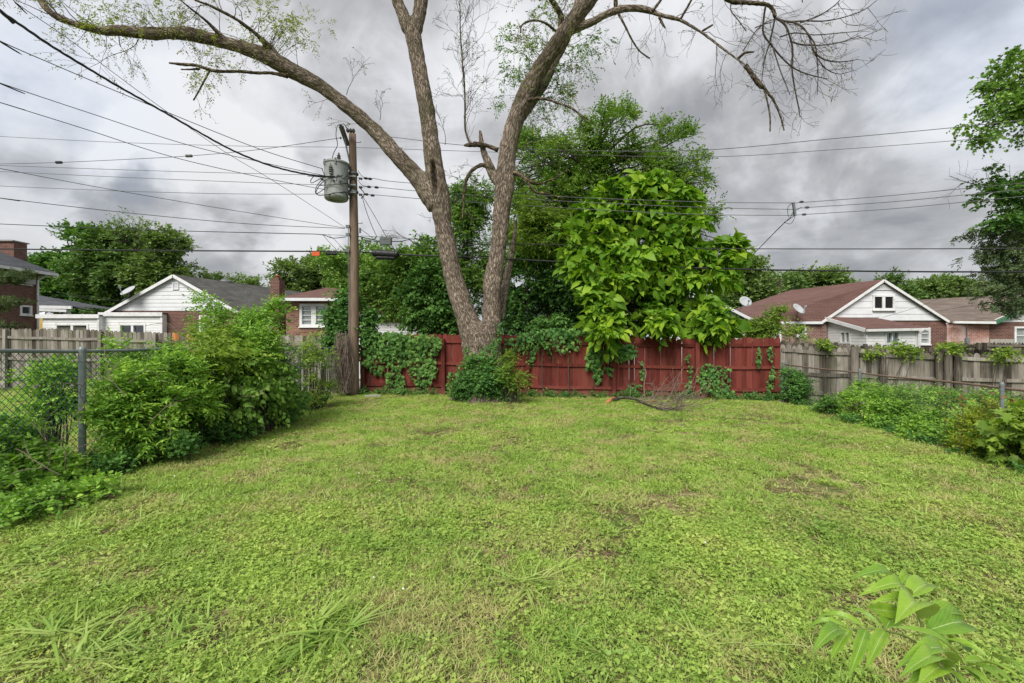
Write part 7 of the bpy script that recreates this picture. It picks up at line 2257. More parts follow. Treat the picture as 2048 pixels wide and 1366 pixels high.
def right_shrubs():
    grp = 'shrubs along the right chain-link fence'
    S = [
        ('dark shrub at the corner where red fence and weathered fence meet', W((1590, 770, 11.6, 26, 34, .3), (1605, 790, 11.4, 26, 20, .3), (1580, 745, 11.7, 12, 16, .2)), 1300, L_IVY, (.05, .032)),
        ('small dark shrub, second from the corner on the right', W((1655, 813, 10.0, 20, 19, .22), (1660, 833, 9.9, 18, 9, .2)), 620, L_DARK, (.045, .03)),
        ('wispy pale shrub against the fence post in the right hedge', W((1705, 803, 9.3, 16, 30, .18), (1700, 838, 9.2, 20, 12, .2), (1715, 773, 9.4, 10, 12, .12)), 420, L_SHRUB, (.045, .028)),
        ('broad tangled shrub in the middle of the right hedge', W((1770, 823, 8.6, 42, 25, .35), (1810, 813, 8.4, 30, 27, .3), (1780, 853, 8.3, 45, 17, .3), (1750, 788, 8.8, 20, 16, .2), (1830, 793, 8.4, 18, 12, .2)), 1700, L_SHRUB, (.05, .03)),
        ('deep green shrub right of the broad tangled one', W((1850, 873, 7.4, 38, 20, .28), (1870, 843, 7.5, 24, 20, .22), (1840, 853, 7.6, 26, 19, .22)), 1000, L_SHRUB, (.05, .032)),
        ('low green shrub before the yellow weeds in the right hedge', W((1905, 893, 6.9, 36, 17, .25), (1920, 868, 6.9, 26, 16, .2)), 950, L_SHRUB, (.045, .03)),
    ]
    for i, (lab, e, n, mt, lf) in enumerate(S):
        shrub('leafy_shrub', lab, e, int(n * .8), lf, mt, seed=301 + i, group=grp, clump=.09, K=7, slen=.15, shell=.2, stems=14)
    shrub('yellow_weeds', 'yellow-green weeds behind the low chain-link near the right edge',
          W((1960, 870, 6.7, 34, 40, .25), (1940, 900, 6.4, 30, 18, .2), (1975, 905, 6.2, 26, 20, .2), (1990, 840, 6.8, 30, 30, .25)), 900, (.045, .032), L_YELLOW, seed=320, clump=.09, K=7, slen=.15, shell=.1, cat='weeds')
    shrub('maple_sapling', 'maple sapling with large lobed leaves at the right edge, some young leaves orange',
          W((2025, 880, 5.8, 38, 36, .25), (2010, 850, 5.9, 30, 26, .2), (2045, 920, 5.6, 30, 24, .2), (2040, 830, 5.9, 30, 20, .2), (2060, 870, 5.7, 30, 50, .3)),
          210, (.105, .095), L_LIGHT, T_MAPLE, seed=321, clump=.12, clumps=36, K=5, slen=.2, cat='sapling', shell=.3, n_obj=160, up=.4, droop=.5)
    g = np.random.default_rng(33)
    t = thing('red_leaf_shoots', (*P(1985, 683, 6.0)[:2], 0), 'few orange-red young leaves on twigs beside the maple sapling at right', 'shoots')
    P0 = []
    m = MB()
    for (x, y) in ((1880, 790), (1895, 800), (1925, 795), (1960, 790), (2000, 792), (2020, 800), (2045, 795), (2030, 808), (2022, 858), (1990, 852), (1925, 810), (1985, 800)):
        p = P(x, y, 6.2); P0.append(p)
        a = np.array([p[0] + .05, 6.3, .0])
        m.tube(catmull([a, (a + p) / 2 + [g.normal() * .04, 0, .05], p], 3), .003, 4, caps=False)
    m.build('stem', M['twig'], t, kind='stuff')
    P0 = np.repeat(np.array(P0), 2, axis=0)
    put_foliage(t, sprig_leaves(P0 + g.normal(size=P0.shape) * .02, unit(g.normal(size=P0.shape) + [0, 0, .4]), g, .07, 3, .042, .034, jit=.5), T_MAPLE, L_RED)
    # undergrowth between lawn and fence, and beyond it
    shrub('ground_ivy_patch', 'low leafy undergrowth along the lawn edge under the right hedge',
          W((1700, 845, 8.9, 40, 8, .3), (1640, 825, 10.3, 40, 8, .3), (1780, 865, 7.9, 45, 9, .3), (1860, 890, 7.0, 50, 9, .3), (1950, 920, 6.2, 60, 10, .3), (2040, 950, 5.5, 50, 12, .25), (1600, 812, 11.4, 30, 7, .3)),
          1900, (.035, .028), L_IVY, seed=330, clump=.08, K=6, slen=.10, up=.9, cat='undergrowth', shell=.1)
    shrub('weed_patch', 'pale tall weeds in the neighbour yard behind the low chain-link, before the weathered fence',
          W((1800, 790, 10.6, 60, 14, .5), (1880, 800, 10.0, 60, 18, .5), (1950, 810, 9.4, 60, 16, .6), (2030, 815, 9.0, 60, 18, .6), (1740, 790, 11, 40, 14, .4), (1980, 830, 8.2, 70, 14, .5)),
          1700, (.06, .03), L_SHRUB, seed=331, clump=.16, K=7, slen=.2, up=.9, cat='weeds', shell=.1, stems=10)


right_shrubs()

# ------------------------------------------------------------------ lawn: real blades and leaves, set out by geometry nodes
def lawn_mat(name, cols, dry, dry_amt, scale=0.9, trans=0.3):
    k = NT(name)
    p = k.pos()
    r = k.math('ADD', k.math('MULTIPLY', k.orand(), 0.55), k.math('MULTIPLY', k.attr('rnd'), 0.5))
    n1 = k.noise(p, scale, 4, 0.6)
    f = k.math('ADD', k.math('MULTIPLY', r, 0.7), k.math('MULTIPLY', k.math('SUBTRACT', n1, 0.40), 1.7), clamp=True)
    c = k.ramp(f, [(i / (len(cols) - 1), cols[i]) for i in range(len(cols))])
    n2 = k.noise(p, 1.7, 5, 0.7, off=(5, 3, 1))
    dm = k.math('MULTIPLY', k.step(k.math('ADD', n2, k.math('MULTIPLY', k.orand(), 0.16)), 0.54, 0.70), dry_amt)
    c = k.mix(dm, c, dry)
    df = k.n("ShaderNodeBsdfDiffuse"); k.set(df, 'Color', c)
    tr = k.n("ShaderNodeBsdfTranslucent"); k.set(tr, 'Color', k.mix(1.0, c, (1.1, 1.1, 0.5), 'MULTIPLY'))
    m = k.n("ShaderNodeMixShader"); m.inputs[0].default_value = trans
    k.t.links.new(df.outputs[0], m.inputs[1]); k.t.links.new(tr.outputs[0], m.inputs[2])
    gl = k.n("ShaderNodeBsdfGlossy"); gl.inputs['Roughness'].default_value = 0.5
    m2 = k.n("ShaderNodeMixShader"); m2.inputs[0].default_value = 0.03
    k.t.links.new(m.outputs[0], m2.inputs[1]); k.t.links.new(gl.outputs[0], m2.inputs[2])
    k.t.links.new(m2.outputs[0], k.out.inputs[0])
    return k.m


LG = [(0.18, 0.32, 0.05), (0.315, 0.475, 0.08), (0.46, 0.61, 0.13)]
M['grass'] = lawn_mat('lawn_grass', LG, (0.52, 0.46, 0.22), 0.8)
M['clover'] = lawn_mat('lawn_clover', [(0.18, 0.31, 0.06), (0.30, 0.45, 0.08), (0.42, 0.55, 0.11)], (0.48, 0.46, 0.16), 0.3)
M['coarse'] = lawn_mat('coarse_grass', [(0.17, 0.30, 0.06), (0.27, 0.42, 0.08), (0.37, 0.50, 0.12)], (0.45, 0.45, 0.18), 0.25)
M['thatch'] = lawn_mat('dry_thatch', [(0.20, 0.13, 0.07), (0.38, 0.29, 0.16), (0.52, 0.44, 0.26)], (0.45, 0.38, 0.22), 0.3)
M['petal'] = plain_mat('clover_flower', (0.75, 0.74, 0.66), 0.8)


def blade_tpl(name, n, h, w, spread, lean, mat, seed, curl=0.5, flat=0.0):
    g = np.random.default_rng(seed)
    V, Fc, r = [], [], []
    for i in range(n):
        a = g.random() * 6.283
        b = np.array([math.cos(g.random() * 6.28) * spread * g.random(), math.sin(g.random() * 6.28) * spread * g.random(), 0])
        b = np.array([g.normal() * spread * .5, g.normal() * spread * .5, 0])
        d = np.array([math.cos(a), math.sin(a), 0])
        s = np.array([-d[1], d[0], 0])
        hh = h * g.uniform(.55, 1.15); ww = w * g.uniform(.7, 1.3); ln = lean * g.uniform(.4, 1.4)
        k0 = len(V); tw = g.normal() * .5
        sd = s * math.cos(tw) + np.array([0, 0, math.sin(tw)]) * .6
        for t, wd in ((0, .7), (.4, 1), (.75, .7)):
            c = b + d * (ln * hh * (t + curl * t * t)) + np.array([0, 0, hh * (t * (1 - flat) - .35 * curl * t * t * (1 + lean) * .6)])
            c[2] = max(c[2], .004)
            V += [c - sd * ww / 2 * wd, c + sd * ww / 2 * wd]
        c = b + d * (ln * hh * (1 + curl)) + np.array([0, 0, max(.003, hh * ((1 - flat) - .35 * curl * (1 + lean) * .75))])
        V.append(c)
        Fc += [(k0, k0 + 1, k0 + 3, k0 + 2), (k0 + 2, k0 + 3, k0 + 5, k0 + 4), (k0 + 4, k0 + 5, k0 + 6)]
        r += [g.random()] * 7
    return tpl_obj(name, V, Fc, r, mat)


def tpl_obj(name, V, Fc, r, mat):
    me = raw_mesh(name, np.array(V), [i for f in Fc for i in f], [len(f) for f in Fc], mat, attr={'rnd': np.array(r)})
    return bpy.data.objects.new(name, me)


def clover_tpl(name, n, R0, size, seed, mat, rnd_leaf=False):
    """round three-part (or kidney-shaped) leaves on short stalks"""
    g = np.random.default_rng(seed)
    V, Fc, r = [], [], []
    for i in range(n):
        q = g.random() ** .5 * R0; a = g.random() * 6.283
        c = np.array([math.cos(a) * q, math.sin(a) * q, g.uniform(.014, .042)])
        nrm = unit(np.array([g.normal() * .35, g.normal() * .35, 1]))
        u = unit(np.cross(nrm, [g.normal(), g.normal(), .1])); v = np.cross(nrm, u)
        rv = g.random(); sz = size * g.uniform(.6, 1.25)
        parts = 1 if rnd_leaf else 3
        for p in range(parts):
            b = 2 * math.pi * p / 3 + g.normal() * .15
            dd = u * math.cos(b) + v * math.sin(b); ss = np.cross(nrm, dd)
            k0 = len(V)
            if rnd_leaf:
                V.append(c - nrm * sz * .10)
                K = 7
                for j in range(K):
                    t = 6.283 * j / K
                    rr = sz * (.62 if j else .25) * g.uniform(.9, 1.1)
                    V.append(c + u * math.cos(t) * rr + v * math.sin(t) * rr)
                Fc += [(k0, k0 + 1 + j, k0 + 1 + (j + 1) % K) for j in range(K)]
                r += [rv] * (K + 1)
            else:
                V += [c, c + dd * sz * .35 - ss * sz * .32 + nrm * sz * .07, c + dd * sz * .75 - ss * sz * .27 + nrm * sz * .03, c + dd * sz * .74, c + dd * sz * .75 + ss * sz * .27 + nrm * sz * .03, c + dd * sz * .35 + ss * sz * .32 + nrm * sz * .07]
                Fc += [(k0, k0 + 1, k0 + 2, k0 + 3), (k0, k0 + 3, k0 + 4, k0 + 5)]
                r += [rv] * 6
    return tpl_obj(name, V, Fc, r, mat)


def scatter(name, label, pts, scl, templates, seed, tilt=.12):
    g = np.random.default_rng(seed)
    n = len(pts)
    me = bpy.data.meshes.new(name)
    me.vertices.add(n); me.vertices.foreach_set('co', np.ascontiguousarray(pts, dtype=np.float32).ravel())
    rot = np.stack([g.normal(size=n) * tilt, g.normal(size=n) * tilt, g.random(n) * 6.283], 1).astype(np.float32)
    a = me.attributes.new('rot', 'FLOAT_VECTOR', 'POINT'); a.data.foreach_set('vector', rot.ravel())
    a = me.attributes.new('scl', 'FLOAT', 'POINT'); a.data.foreach_set('value', np.ascontiguousarray(scl, dtype=np.float32))
    a = me.attributes.new('idx', 'INT', 'POINT'); a.data.foreach_set('value', g.integers(0, len(templates), n).astype(np.int32))
    o = bpy.data.objects.new(name, me); COL.objects.link(o)
    ng = bpy.data.node_groups.new(name, 'GeometryNodeTree')
    ng.interface.new_socket('Geometry', in_out='INPUT', socket_type='NodeSocketGeometry')
    ng.interface.new_socket('Geometry', in_out='OUTPUT', socket_type='NodeSocketGeometry')
    N, L = ng.nodes, ng.links
    gi, go = N.new('NodeGroupInput'), N.new('NodeGroupOutput')
    iop = N.new('GeometryNodeInstanceOnPoints'); jn = N.new('GeometryNodeJoinGeometry')
    for tpl in templates:
        oi = N.new('GeometryNodeObjectInfo'); oi.inputs['Object'].default_value = tpl; oi.inputs['As Instance'].default_value = True
        L.new(oi.outputs['Geometry'], jn.inputs[0])
    def na(nm, ty):
        x = N.new('GeometryNodeInputNamedAttribute'); x.data_type = ty; x.inputs['Name'].default_value = nm
        return x.outputs['Attribute']
    mp = N.new('GeometryNodeMeshToPoints')
    L.new(gi.outputs[0], mp.inputs[0]); L.new(mp.outputs[0], iop.inputs['Points'])
    L.new(jn.outputs[0], iop.inputs['Instance'])
    iop.inputs['Pick Instance'].default_value = True
    L.new(na('idx', 'INT'), iop.inputs['Instance Index'])
    e = N.new('FunctionNodeEulerToRotation'); L.new(na('rot', 'FLOAT_VECTOR'), e.inputs[0]); L.new(e.outputs[0], iop.inputs['Rotation'])
    L.new(na('scl', 'FLOAT'), iop.inputs['Scale'])
    L.new(iop.outputs[0], go.inputs[0])
    md = o.modifiers.new('scatter', 'NODES'); md.node_group = ng
    return tag(o, label, 'grass' if 'clover' not in name else 'clover', None, 'stuff')


def hash_noise(x, y, s, seed):
    g = np.random.default_rng(seed)
    v = np.zeros_like(x)
    for k in range(7):
        a = g.random() * 6.28; f = s * (0.6 + 1.6 * g.random()); p = g.random() * 6.28
        v += np.sin((x * math.cos(a) + y * math.sin(a)) * f + p + 1.2 * np.sin((y * math.cos(a) - x * math.sin(a)) * f * .7 + p * 2))
    return v / 7


def lawn_points(dens, y0, y1, seed, side=1.28, xlim=None, fn=None):
    g = np.random.default_rng(seed)
    area = side * (y1 ** 2 - y0 ** 2) + 3.2 * (y1 - y0)
    n = int(area * dens)
    y = np.sqrt(g.random(n) * (y1 ** 2 - y0 ** 2) + y0 ** 2)
    x = (g.random(n) * 2 - 1) * (side * y + 1.6)
    m = (y < fence_Y(x) + .1)
    if xlim: m &= (x > xlim[0]) & (x < xlim[1])
    if fn is not None: m &= g.random(n) < fn(x, y)
    x, y = x[m], y[m]
    return np.stack([x, y, ground_z(x, y)], 1)


def build_lawn():
    YD = (-5.0, 6.9)
    gt = [blade_tpl('grass_tuft', 16, .042, .0034, .05, .75, M['grass'], i, .6) for i in range(5)]
    gt_far = [blade_tpl('grass_tuft_wide', 20, .042, .0044, .075, .75, M['grass'], 20 + i, .6) for i in range(4)]
    th = [blade_tpl('dry_blades', 12, .06, .0032, .05, 1.3, M['thatch'], 40 + i, .2, .92) for i in range(4)]
    co = [blade_tpl('coarse_tuft', 16 + 3 * i, .085 + .015 * i, .0115, .055, .95 + .15 * i, M['coarse'], 60 + i, .95) for i in range(4)]
    cg = [blade_tpl('crab_tuft', 9, .10, .0095, .03, 1.1, M['coarse'], 80 + i, .6) for i in range(4)]
    cl = [clover_tpl('clover_patch', 15, .07, .0125, 100 + i, M['clover']) for i in range(5)]
    iv = [clover_tpl('round_leaf_patch', 12, .085, .0165, 120 + i, M['clover'], True) for i in range(4)]
    bare = lambda x, y: .62 * hash_noise(x, y, 2.2, 5) + .5 * hash_noise(x, y, 9.0, 6) + .25 * hash_noise(x, y, 25.0, 8)
    def fgrass(x, y): return np.clip(.72 + .5 * hash_noise(x, y, 1.2, 1) - 1.0 * smooth(.20, .38, bare(x, y)), .06, 1)
    def fclover(x, y): return np.clip(.45 - .9 * hash_noise(x, y, 1.2, 1) - .9 * smooth(.20, .38, bare(x, y)) + .25 * (y < 4.5), .03, 1)
    def zone(f): return f
    P_, S_ = [], []
    g = np.random.default_rng(77)
    def add(L, pts, s, var=.25):
        L[0].append(pts); L[1].append(s * (1 + var * g.normal(size=len(pts)).clip(-1.5, 1.5)))
    A = ([], []); B = ([], []); Cc = ([], []); D = ([], []); E = ([], []); Fv = ([], [])
    add(A, lawn_points(800, 1.5, 3.6, 1, xlim=YD, fn=fgrass), 1.0)
    add(A, lawn_points(680, 3.6, 6.0, 2, xlim=YD, fn=fgrass), 1.1)
    add(B, lawn_points(620, 6.0, 9.0, 3, xlim=YD, fn=fgrass), 1.0)
    add(B, lawn_points(430, 9.0, 15.3, 4, xlim=YD, fn=fgrass), 1.15)
    add(B, lawn_points(230, 4.0, 16.5, 5, side=1.35, xlim=(-16, -5.05)), 1.35)
    add(B, lawn_points(200, 5.0, 14, 6, side=1.35, xlim=(6.9, 15)), 1.35)
    add(Cc, lawn_points(430, 1.5, 4.5, 7, xlim=YD, fn=fclover), 1.0)
    add(Cc, lawn_points(110, 4.5, 14.5, 8, xlim=YD, fn=fclover), .95)
    add(D, lawn_points(190, 1.5, 4.2, 9, xlim=YD, fn=lambda x, y: np.clip(.35 + 1.1 * hash_noise(x, y, 1.7, 9), 0, 1)), 1.0)
    add(D, lawn_points(45, 4.2, 13, 10, xlim=YD, fn=lambda x, y: np.clip(.2 + 1.0 * hash_noise(x, y, 1.7, 9), 0, 1)), 1.15)
    add(E, lawn_points(330, 1.5, 5.0, 11, xlim=YD, fn=lambda x, y: .4 + .6 * (bare(x, y) > .3)), 1.0)
    add(E, lawn_points(120, 5.0, 14, 12, xlim=YD, fn=lambda x, y: .4 + .6 * (bare(x, y) > .3)), 1.5)
    add(Fv, lawn_points(7, 1.7, 5.0, 13, xlim=YD, fn=lambda x, y: np.clip(.5 + 1.5 * hash_noise(x, y, .9, 13), .08, 1)), 1.0)
    add(Fv, lawn_points(2.5, 5.0, 13.5, 14, xlim=YD), .7)
    cat = lambda L: (np.concatenate(L[0]), np.concatenate(L[1]))
    scatter('grass', 'short bright lawn grass close to the camera', *cat(A), gt, 1)
    scatter('grass', 'lawn grass from the middle of the yard back to the fences and in both neighbour yards', *cat(B), gt_far, 2)
    scatter('clover', 'clover leaves growing through the lawn', *cat(Cc), cl, 3)
    scatter('clover', 'round-leaved ground ivy patches in the lawn', *cat(D), iv, 4)
    scatter('dry_grass', 'dry straw-coloured thatch lying between the grass', *cat(E), th, 5, tilt=.05)
    scatter('coarse_grass', 'loose sprigs of broad-bladed weed grass scattered over the lawn', *cat(Fv), cg, 6)
    # big coarse clumps where the photograph has them
    big = []
    for px, py, s in ((640, 1290, 1.35), (720, 1100, 1.0), (1060, 1180, 1.1), (440, 1180, .9), (450, 1050, .7), (90, 1290, 1.2), (200, 1200, .9), (960, 1000, .6), (1100, 940, .55), (1000, 910, .5), (360, 1280, .9), (520, 1240, .7),
                      (700, 1085, .8), (1240, 1330, .8), (1440, 1300, .8), (860, 1290, .5), (300, 1130, .7), (150, 1330, 1.1), (1900, 1120, .8), (1960, 1100, .7), (1300, 1120, .5), (60, 1170, .9), (250, 1330, .9), (890, 960, .5), (1480, 1260, .7), (1150, 1000, .5), (1640, 1180, .6)):
        Y = CAMZ * F / (py - 683)
        big.append((P(px, 0, Y)[0], Y, s))
    b = np.array(big)
    pts = np.stack([b[:, 0], b[:, 1], ground_z(b[:, 0], b[:, 1])], 1)
    pts = np.concatenate([pts, pts + [.09, .05, 0], pts + [-.08, .07, 0]])
    scatter('coarse_grass', 'large arching clumps of coarse grass standing above the mown lawn', pts, np.tile(b[:, 2], 3) * .95, co, 8, tilt=.1)
    # white clover heads
    g = np.random.default_rng(5)
    fl = lawn_points(.55, 2, 10, 31, xlim=YD)
    m = MB()
    for p in fl:
        z = p[2] + g.uniform(.03, .06)
        m.lathe((p[0], p[1], z), [(0, 0), (.007, .002), (.008, .007), (.004, .013), (0, .014)], 6)
    tag(m.build('clover_flower', M['petal']), 'tiny white clover heads dotted over the lawn', 'flower', None, 'stuff')


build_lawn()


# ------------------------------------------------------------------ things lying in the yard
def yard_things():
    g = np.random.default_rng(41)
    def gp(px, py, dz=0.0):
        Y = CAMZ * F / (py - 683)
        p = P(px, py, Y); p[2] = float(ground_z(p[0], p[1])) + dz
        return p
    t = thing('fallen_branch', gp(1300, 812), 'fallen dead branch with upturned bare twigs lying on the lawn before the red fence', 'branch')
    main = catmull([gp(1222, 806, .05), gp(1240, 806, .11), gp(1265, 808, .12), gp(1285, 812, .07), gp(1310, 820, .05), gp(1335, 824, .06), gp(1365, 820, .10)], 5)
    MB().tube(main, list(np.linspace(.045, .018, len(main))), 8).build('branch', M['bark_far'], t, sm=True)
    MB().tube([gp(1213, 809, .02), gp(1220, 806, .05), gp(1228, 804, .08), gp(1236, 806, .07)], [.05, .06, .05, .03], 7).build('broken_end', M['orange_wood'], t, label='orange broken end of the branch')
    MB().tube([gp(1298, 812, .09), gp(1305, 811, .10), gp(1314, 809, .10)], [.02, .025, .015], 6).build('torn_wood', M['orange_wood'], t)
    m = MB(); ends = []
    for i in range(30):
        k = g.integers(8, len(main))
        p = main[k]
        grow(m, p, (g.uniform(.1, 1.2), g.uniform(-.5, .4), g.uniform(.0, .5)), g.uniform(.5, 1.1), .009, 2 if i % 3 == 0 else 1, g, ends, grav=-.01, curl=.05, wob=.14, nchild=4, ratio=.55)
    for (px, py) in ((1320, 762), (1338, 740), (1345, 735), (1368, 733), (1400, 728), (1395, 735), (1420, 755), (1385, 770), (1410, 775)):
        a = gp(1330 + g.uniform(-20, 50), 812, .05)
        b = P(px, py - 30, a[1] - .1 + g.normal() * .1)
        b = P(px, py, a[1] + g.normal() * .1)
        c = catmull([a, (a + b) / 2 + [g.normal() * .05, 0, 0], b], 5)
        m.tube(c, list(np.linspace(.008, .003, len(c))), 4, caps=False)
    m.build('twigs', M['twig_pale'], t, kind='stuff')
    for i, (q, lab) in enumerate((([(1290, 800), (1288, 770), (1292, 745), (1285, 730), (1275, 722)], 'crooked bare stick leaning up toward the red fence'),)):
        Y = 11.9
        pts = [P(x, y, Y + .35 * k / 4) for k, (x, y) in enumerate(q)]
        pts[0][2] = .0
        tag(MB().tube(catmull(pts, 5), list(np.linspace(.014, .006, 21)), 6).build('stick', M['twig_pale'], sm=True), lab, 'stick')
    Y = fence_Y(1.0) - .12
    st = MB().tube(catmull([P(1106, 680, 13.0), P(1114, 696, 12.95), P(1123, 711, 12.9)], 4), .006, 5).build('stick', M['twig_pale'])
    tag(st, 'thin dry twig hanging against the red fence right of the trunk', 'stick')
    p = gp(745, 795)
    a = .5
    m = MB()
    pr = [(-.22, -.12), (.20, -.15), (.26, .08), (.02, .16), (-.2, .12)]
    m.slab([(p[0] + x * math.cos(a) - y * math.sin(a), p[1] + x * math.sin(a) + y * math.cos(a), p[2] + .055) for x, y in pr], .08)
    tag(m.build('paving_stone', M['plaster']), 'flat pale stone in the grass near the pole foot', 'stone')
    for i, (px, py, lab) in enumerate(((1540, 802, 'small pale stone at the foot of the red fence, right end'), (1566, 806, 'pale stone by the corner of the red and weathered fences'))):
        p = gp(px, py)
        tag(MB().lathe((p[0], p[1], p[2] - .01), [(0, 0), (.10, .0), (.12, .03), (.08, .06), (0, .07)], 7).build('stone', M['plaster']), lab, 'stone')
    for i, (px, py, s, lab) in enumerate(((215, 1000, .055, 'curled brown dead leaf on the lawn near the left fence'), )):
        p = gp(px, py, .045)
        vs, fs = [], []
        for r_ in range(4):
            for c in range(6):
                u, v = c / 5, (r_ / 3 - .5)
                w = math.sin(u * math.pi) ** .6
                vs.append((p[0] + (u - .5) * s * 3, p[1] + v * s * 1.6 * w, p[2] + .5 * s * abs(v) + .25 * s * math.sin(u * 5)))
        for r_ in range(3):
            for c in range(5):
                k = r_ * 6 + c; fs.append((k, k + 1, k + 7, k + 6))
        tag(MB().add(vs, fs).build('dead_leaf', M['rust'], sm=True), lab, 'leaf')


yard_things()


# ------------------------------------------------------------------ foreground sapling
def front_leaf_mat():
    k = NT('glossy_compound_leaf')
    uv = k.attr('luv', True)
    sp = k.n("ShaderNodeSeparateXYZ"); k.set(sp, 0, uv)
    u, v = sp.outputs[0], sp.outputs[1]          # along, across (-1..1)
    av = k.math('ABSOLUTE', v)
    # side veins slanting forward from the midrib
    ph = k.math('SUBTRACT', k.math('MULTIPLY', u, 13.0), k.math('MULTIPLY', av, 2.6))
    vein = k.math('POWER', k.math('ABSOLUTE', k.math('SINE', k.math('MULTIPLY', ph, math.pi))), 0.5)
    mid = k.step(av, 0.015, 0.055)
    n = k.noise(k.pos(), 14, 4, 0.6)
    c = k.ramp(k.math('ADD', k.math('MULTIPLY', n, 0.7), k.math('MULTIPLY', k.orand(), 0.35)), [(0.3, (0.12, 0.27, 0.02)), (0.75, (0.30, 0.47, 0.04))])
    c = k.mix(k.math('MULTIPLY', k.math('SUBTRACT', 1.0, vein), 0.35), c, (0.33, 0.47, 0.12))
    c = k.mix(k.math('SUBTRACT', 1.0, mid), c, (0.45, 0.56, 0.22))
    geo = k.n("ShaderNodeNewGeometry")
    c = k.mix(k.math('MULTIPLY', geo.outputs['Backfacing'], .7), c, (0.38, 0.50, 0.18))
    h = k.math('ADD', k.math('MULTIPLY', vein, 0.5), mid)
    b = k.bump(h, 0.5, 0.002)
    df = k.n("ShaderNodeBsdfDiffuse"); k.set(df, 'Color', c); k.set(df, 'Normal', b)
    tr = k.n("ShaderNodeBsdfTranslucent"); k.set(tr, 'Color', k.mix(1.0, c, (1.2, 1.2, .5), 'MULTIPLY')); k.set(tr, 'Normal', b)
    m = k.n("ShaderNodeMixShader"); m.inputs[0].default_value = .32
    k.t.links.new(df.outputs[0], m.inputs[1]); k.t.links.new(tr.outputs[0], m.inputs[2])
    gl = k.n("ShaderNodeBsdfGlossy"); gl.inputs['Roughness'].default_value = .26; k.set(gl, 'Normal', b)
    fr = k.n("ShaderNodeFresnel"); fr.inputs[0].default_value = 1.45; k.set(fr, 'Normal', b)
    m2 = k.n("ShaderNodeMixShader"); k.set(m2, 0, k.math('MULTIPLY', fr.outputs[0], k.math('SUBTRACT', 1.0, geo.outputs['Backfacing'])))
    k.t.links.new(m.outputs[0], m2.inputs[1]); k.t.links.new(gl.outputs[0], m2.inputs[2])
    k.t.links.new(m2.outputs[0], k.out.inputs[0])
    return k.m


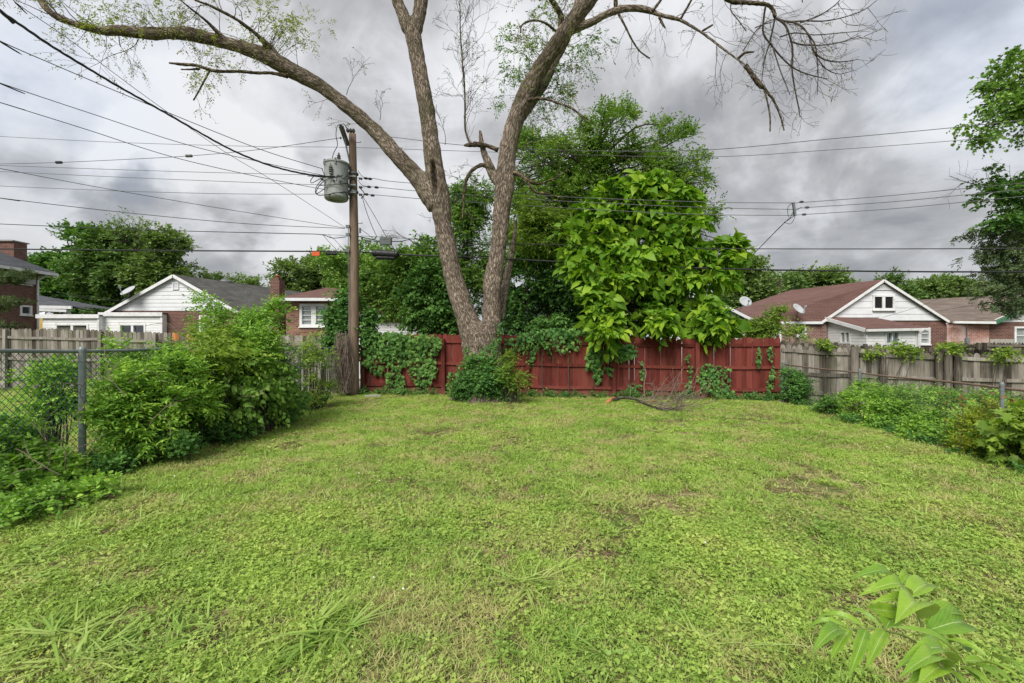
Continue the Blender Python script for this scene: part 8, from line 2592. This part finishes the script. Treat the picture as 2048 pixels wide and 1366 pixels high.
def front_sapling():
    mat = front_leaf_mat()
    g = np.random.default_rng(2)
    Y0 = 1.25
    Z = lambda zx, zy, Y: P(1480 + zx / 3.606, 1100 + zy / 3.606, Y)
    b = (1.42, 1.0, 0)
    t = thing('sapling', b, 'sapling with long arching feather-like leaves in the front right corner', 'sapling')
    def leaflet(a, e, wd, arch=.18, roll=0.0, bite=False, side=None):
        a, e = np.array(a), np.array(e)
        L = np.linalg.norm(e - a); d = (e - a) / L
        up = np.array([0, -.35, 1.0]); up = unit(up - d * np.dot(up, d))
        s = np.cross(up, d)
        s = s * math.cos(roll) + up * math.sin(roll); up = np.cross(d, s)
        n, mm = 13, 7
        vs, uv = [], []
        for i in range(n + 1):
            u = i / n
            w = .74 * wd * L * (math.sin(math.pi * min(1, u * 1.02) ** .72) ** .85) * (1 - .25 * u)
            c = a + d * L * u + up * (1.25 * arch * L * math.sin(math.pi * u * .95) * (1 - .15 * u))
            for j in range(mm):
                v = -1 + 2 * j / (mm - 1)
                ww = w
                if bite and abs(v) > .6: ww = w * (1 - .30 * abs(math.sin(u * 11 + v * 2)) * (u < .8))
                fold = .85 * w * abs(v) ** 1.15 - .35 * w * abs(v) ** 3
                vs.append(c + s * ww * v * .5 + up * (fold * .55 + .025 * w * math.sin(u * 26 + v)))
                uv.append((u, v, 0))
        fs = []
        for i in range(n):
            for j in range(mm - 1):
                k = i * mm + j; fs.append((k, k + mm, k + mm + 1, k + 1))
        me = raw_mesh('leaf', np.array(vs) - np.array(base_of(t)), [q for f in fs for q in f], [4] * len(fs), mat, attr={'luv': np.array(uv)})
        link('leaf', me, t, None, True)
    def rachis(pts, r):
        c = catmull(pts, 6)
        MB().tube(c, list(np.linspace(r, r * .5, len(c))), 8).build('stem', M['stem_green'], t, sm=True)
    # (base, tip, width ratio, arch) in crop coordinates with depths
    # upper stalk
    rachis([Z(1560, 1000, 1.22), Z(1430, 760, 1.24), Z(1330, 590, 1.27), Z(1270, 450, 1.32), Z(1200, 345, 1.36), Z(1150, 265, 1.40), Z(1110, 205, 1.43)], .0035)
    for a, e, w, ar in (((1150, 265, 1.40), (775, 235, 1.36), .30, .22), ((1200, 345, 1.36), (820, 358, 1.30), .30, .28), ((1265, 450, 1.32), (905, 400, 1.28), .28, .22), ((1150, 450, 1.26), (905, 410, 1.20), .34, -.05), ((1110, 205, 1.43), (930, 160, 1.5), .28, .12),
                        ((1150, 235, 1.42), (1215, 195, 1.5), .5, .1), ((1210, 345, 1.37), (1395, 305, 1.48), .42, .14), ((1265, 445, 1.33), (1600, 525, 1.40), .26, .16), ((1290, 500, 1.30), (1105, 560, 1.16), .5, .22), ((1140, 250, 1.41), (1290, 250, 1.5), .3, .1),
                        ((1330, 590, 1.28), (1560, 620, 1.42), .36, .2), ((1360, 590, 1.3), (1500, 545, 1.42), .4, .15)):
        leaflet(Z(*a), Z(*e), w, ar, g.normal() * .3)
    # middle stalk reaching left
    rachis([Z(1420, 760, 1.22), Z(1210, 630, 1.20), Z(1080, 590, 1.18), Z(1030, 575, 1.17), Z(900, 567, 1.16), Z(785, 570, 1.15)], .0030)
    for a, e, w, ar, bt in (((1030, 572, 1.17), (735, 425, 1.24), .26, .2, 0), ((905, 562, 1.16), (540, 500, 1.22), .26, .24, 0), ((785, 565, 1.15), (470, 585, 1.18), .26, .24, 0), ((735, 572, 1.14), (508, 760, 1.06), .34, .16, 0), ((790, 575, 1.15), (650, 800, 1.07), .36, .06, 1),
                            ((908, 572, 1.16), (782, 920, 1.06), .33, .05, 1), ((1042, 580, 1.17), (905, 862, 1.07), .36, .06, 1), ((1050, 570, 1.18), (1110, 480, 1.3), .45, .05, 0)):
        leaflet(Z(*a), Z(*e), w, ar, g.normal() * .12, bool(bt))
    # lower stalk
    rachis([Z(1700, 1200, 1.05), Z(1620, 960, 1.08), Z(1560, 850, 1.10), Z(1490, 790, 1.12)], .0042)
    rachis([Z(1620, 960, 1.08), Z(1480, 860, 1.08), Z(1440, 920, 1.04), Z(1400, 1000, 1.0)], .003)
    for a, e, w, ar in (((1610, 830, 1.12), (1065, 560, 1.14), .22, .16), ((1520, 825, 1.12), (1090, 890, 1.04), .30, .24), ((1475, 850, 1.10), (1130, 950, 1.0), .30, .2), ((1470, 870, 1.08), (1270, 1000, .98), .40, .12), ((1500, 860, 1.08), (1640, 1020, 1.0), .34, .06),
                        ((1580, 840, 1.10), (1760, 1000, 1.02), .36, .1), ((1650, 840, 1.10), (1920, 980, 1.0), .30, .14), ((1680, 830, 1.12), (2080, 980, 1.02), .26, .16), ((1790, 775, 1.18), (1460, 645, 1.26), .30, .16), ((1800, 765, 1.18), (2090, 960, 1.08), .30, .16),
                        ((1500, 720, 1.2), (1200, 620, 1.3), .3, .1), ((1640, 740, 1.2), (1500, 680, 1.32), .4, .1), ((1620, 800, 1.16), (1780, 850, 1.2), .3, .1), ((1500, 900, 1.16), (1360, 860, 1.25), .4, .1), ((1700, 850, 1.1), (2010, 1010, 1.0), .3, .15), ((1560, 700, 1.22), (1800, 790, 1.16), .3, .2), ((1450, 880, 1.1), (1180, 1010, 1.02), .34, .2), ((1610, 860, 1.08), (1850, 1040, 1.0), .34, .14), ((1850, 830, 1.12), (2140, 900, 1.06), .3, .2)):
        leaflet(Z(*a), Z(*e), w, ar, g.normal() * .12)
    # buds where the stalks meet
    m = MB()
    for k in range(9):
        p = Z(1140 + g.normal() * 25, 390 + g.normal() * 25, 1.24)
        m.tube([p, p + g.normal(size=3) * .008 + [0, 0, .012]], [.0022, .0008], 5)
    m.build('bud', M['stem_green'], t, kind='stuff')
    MB().tube([(1.42, 1.0, 0), (1.30, 1.0, .3), Z(1700, 1200, 1.05)], [.010, .008, .0045], 8).build('trunk', M['stem_green'], t)


front_sapling()
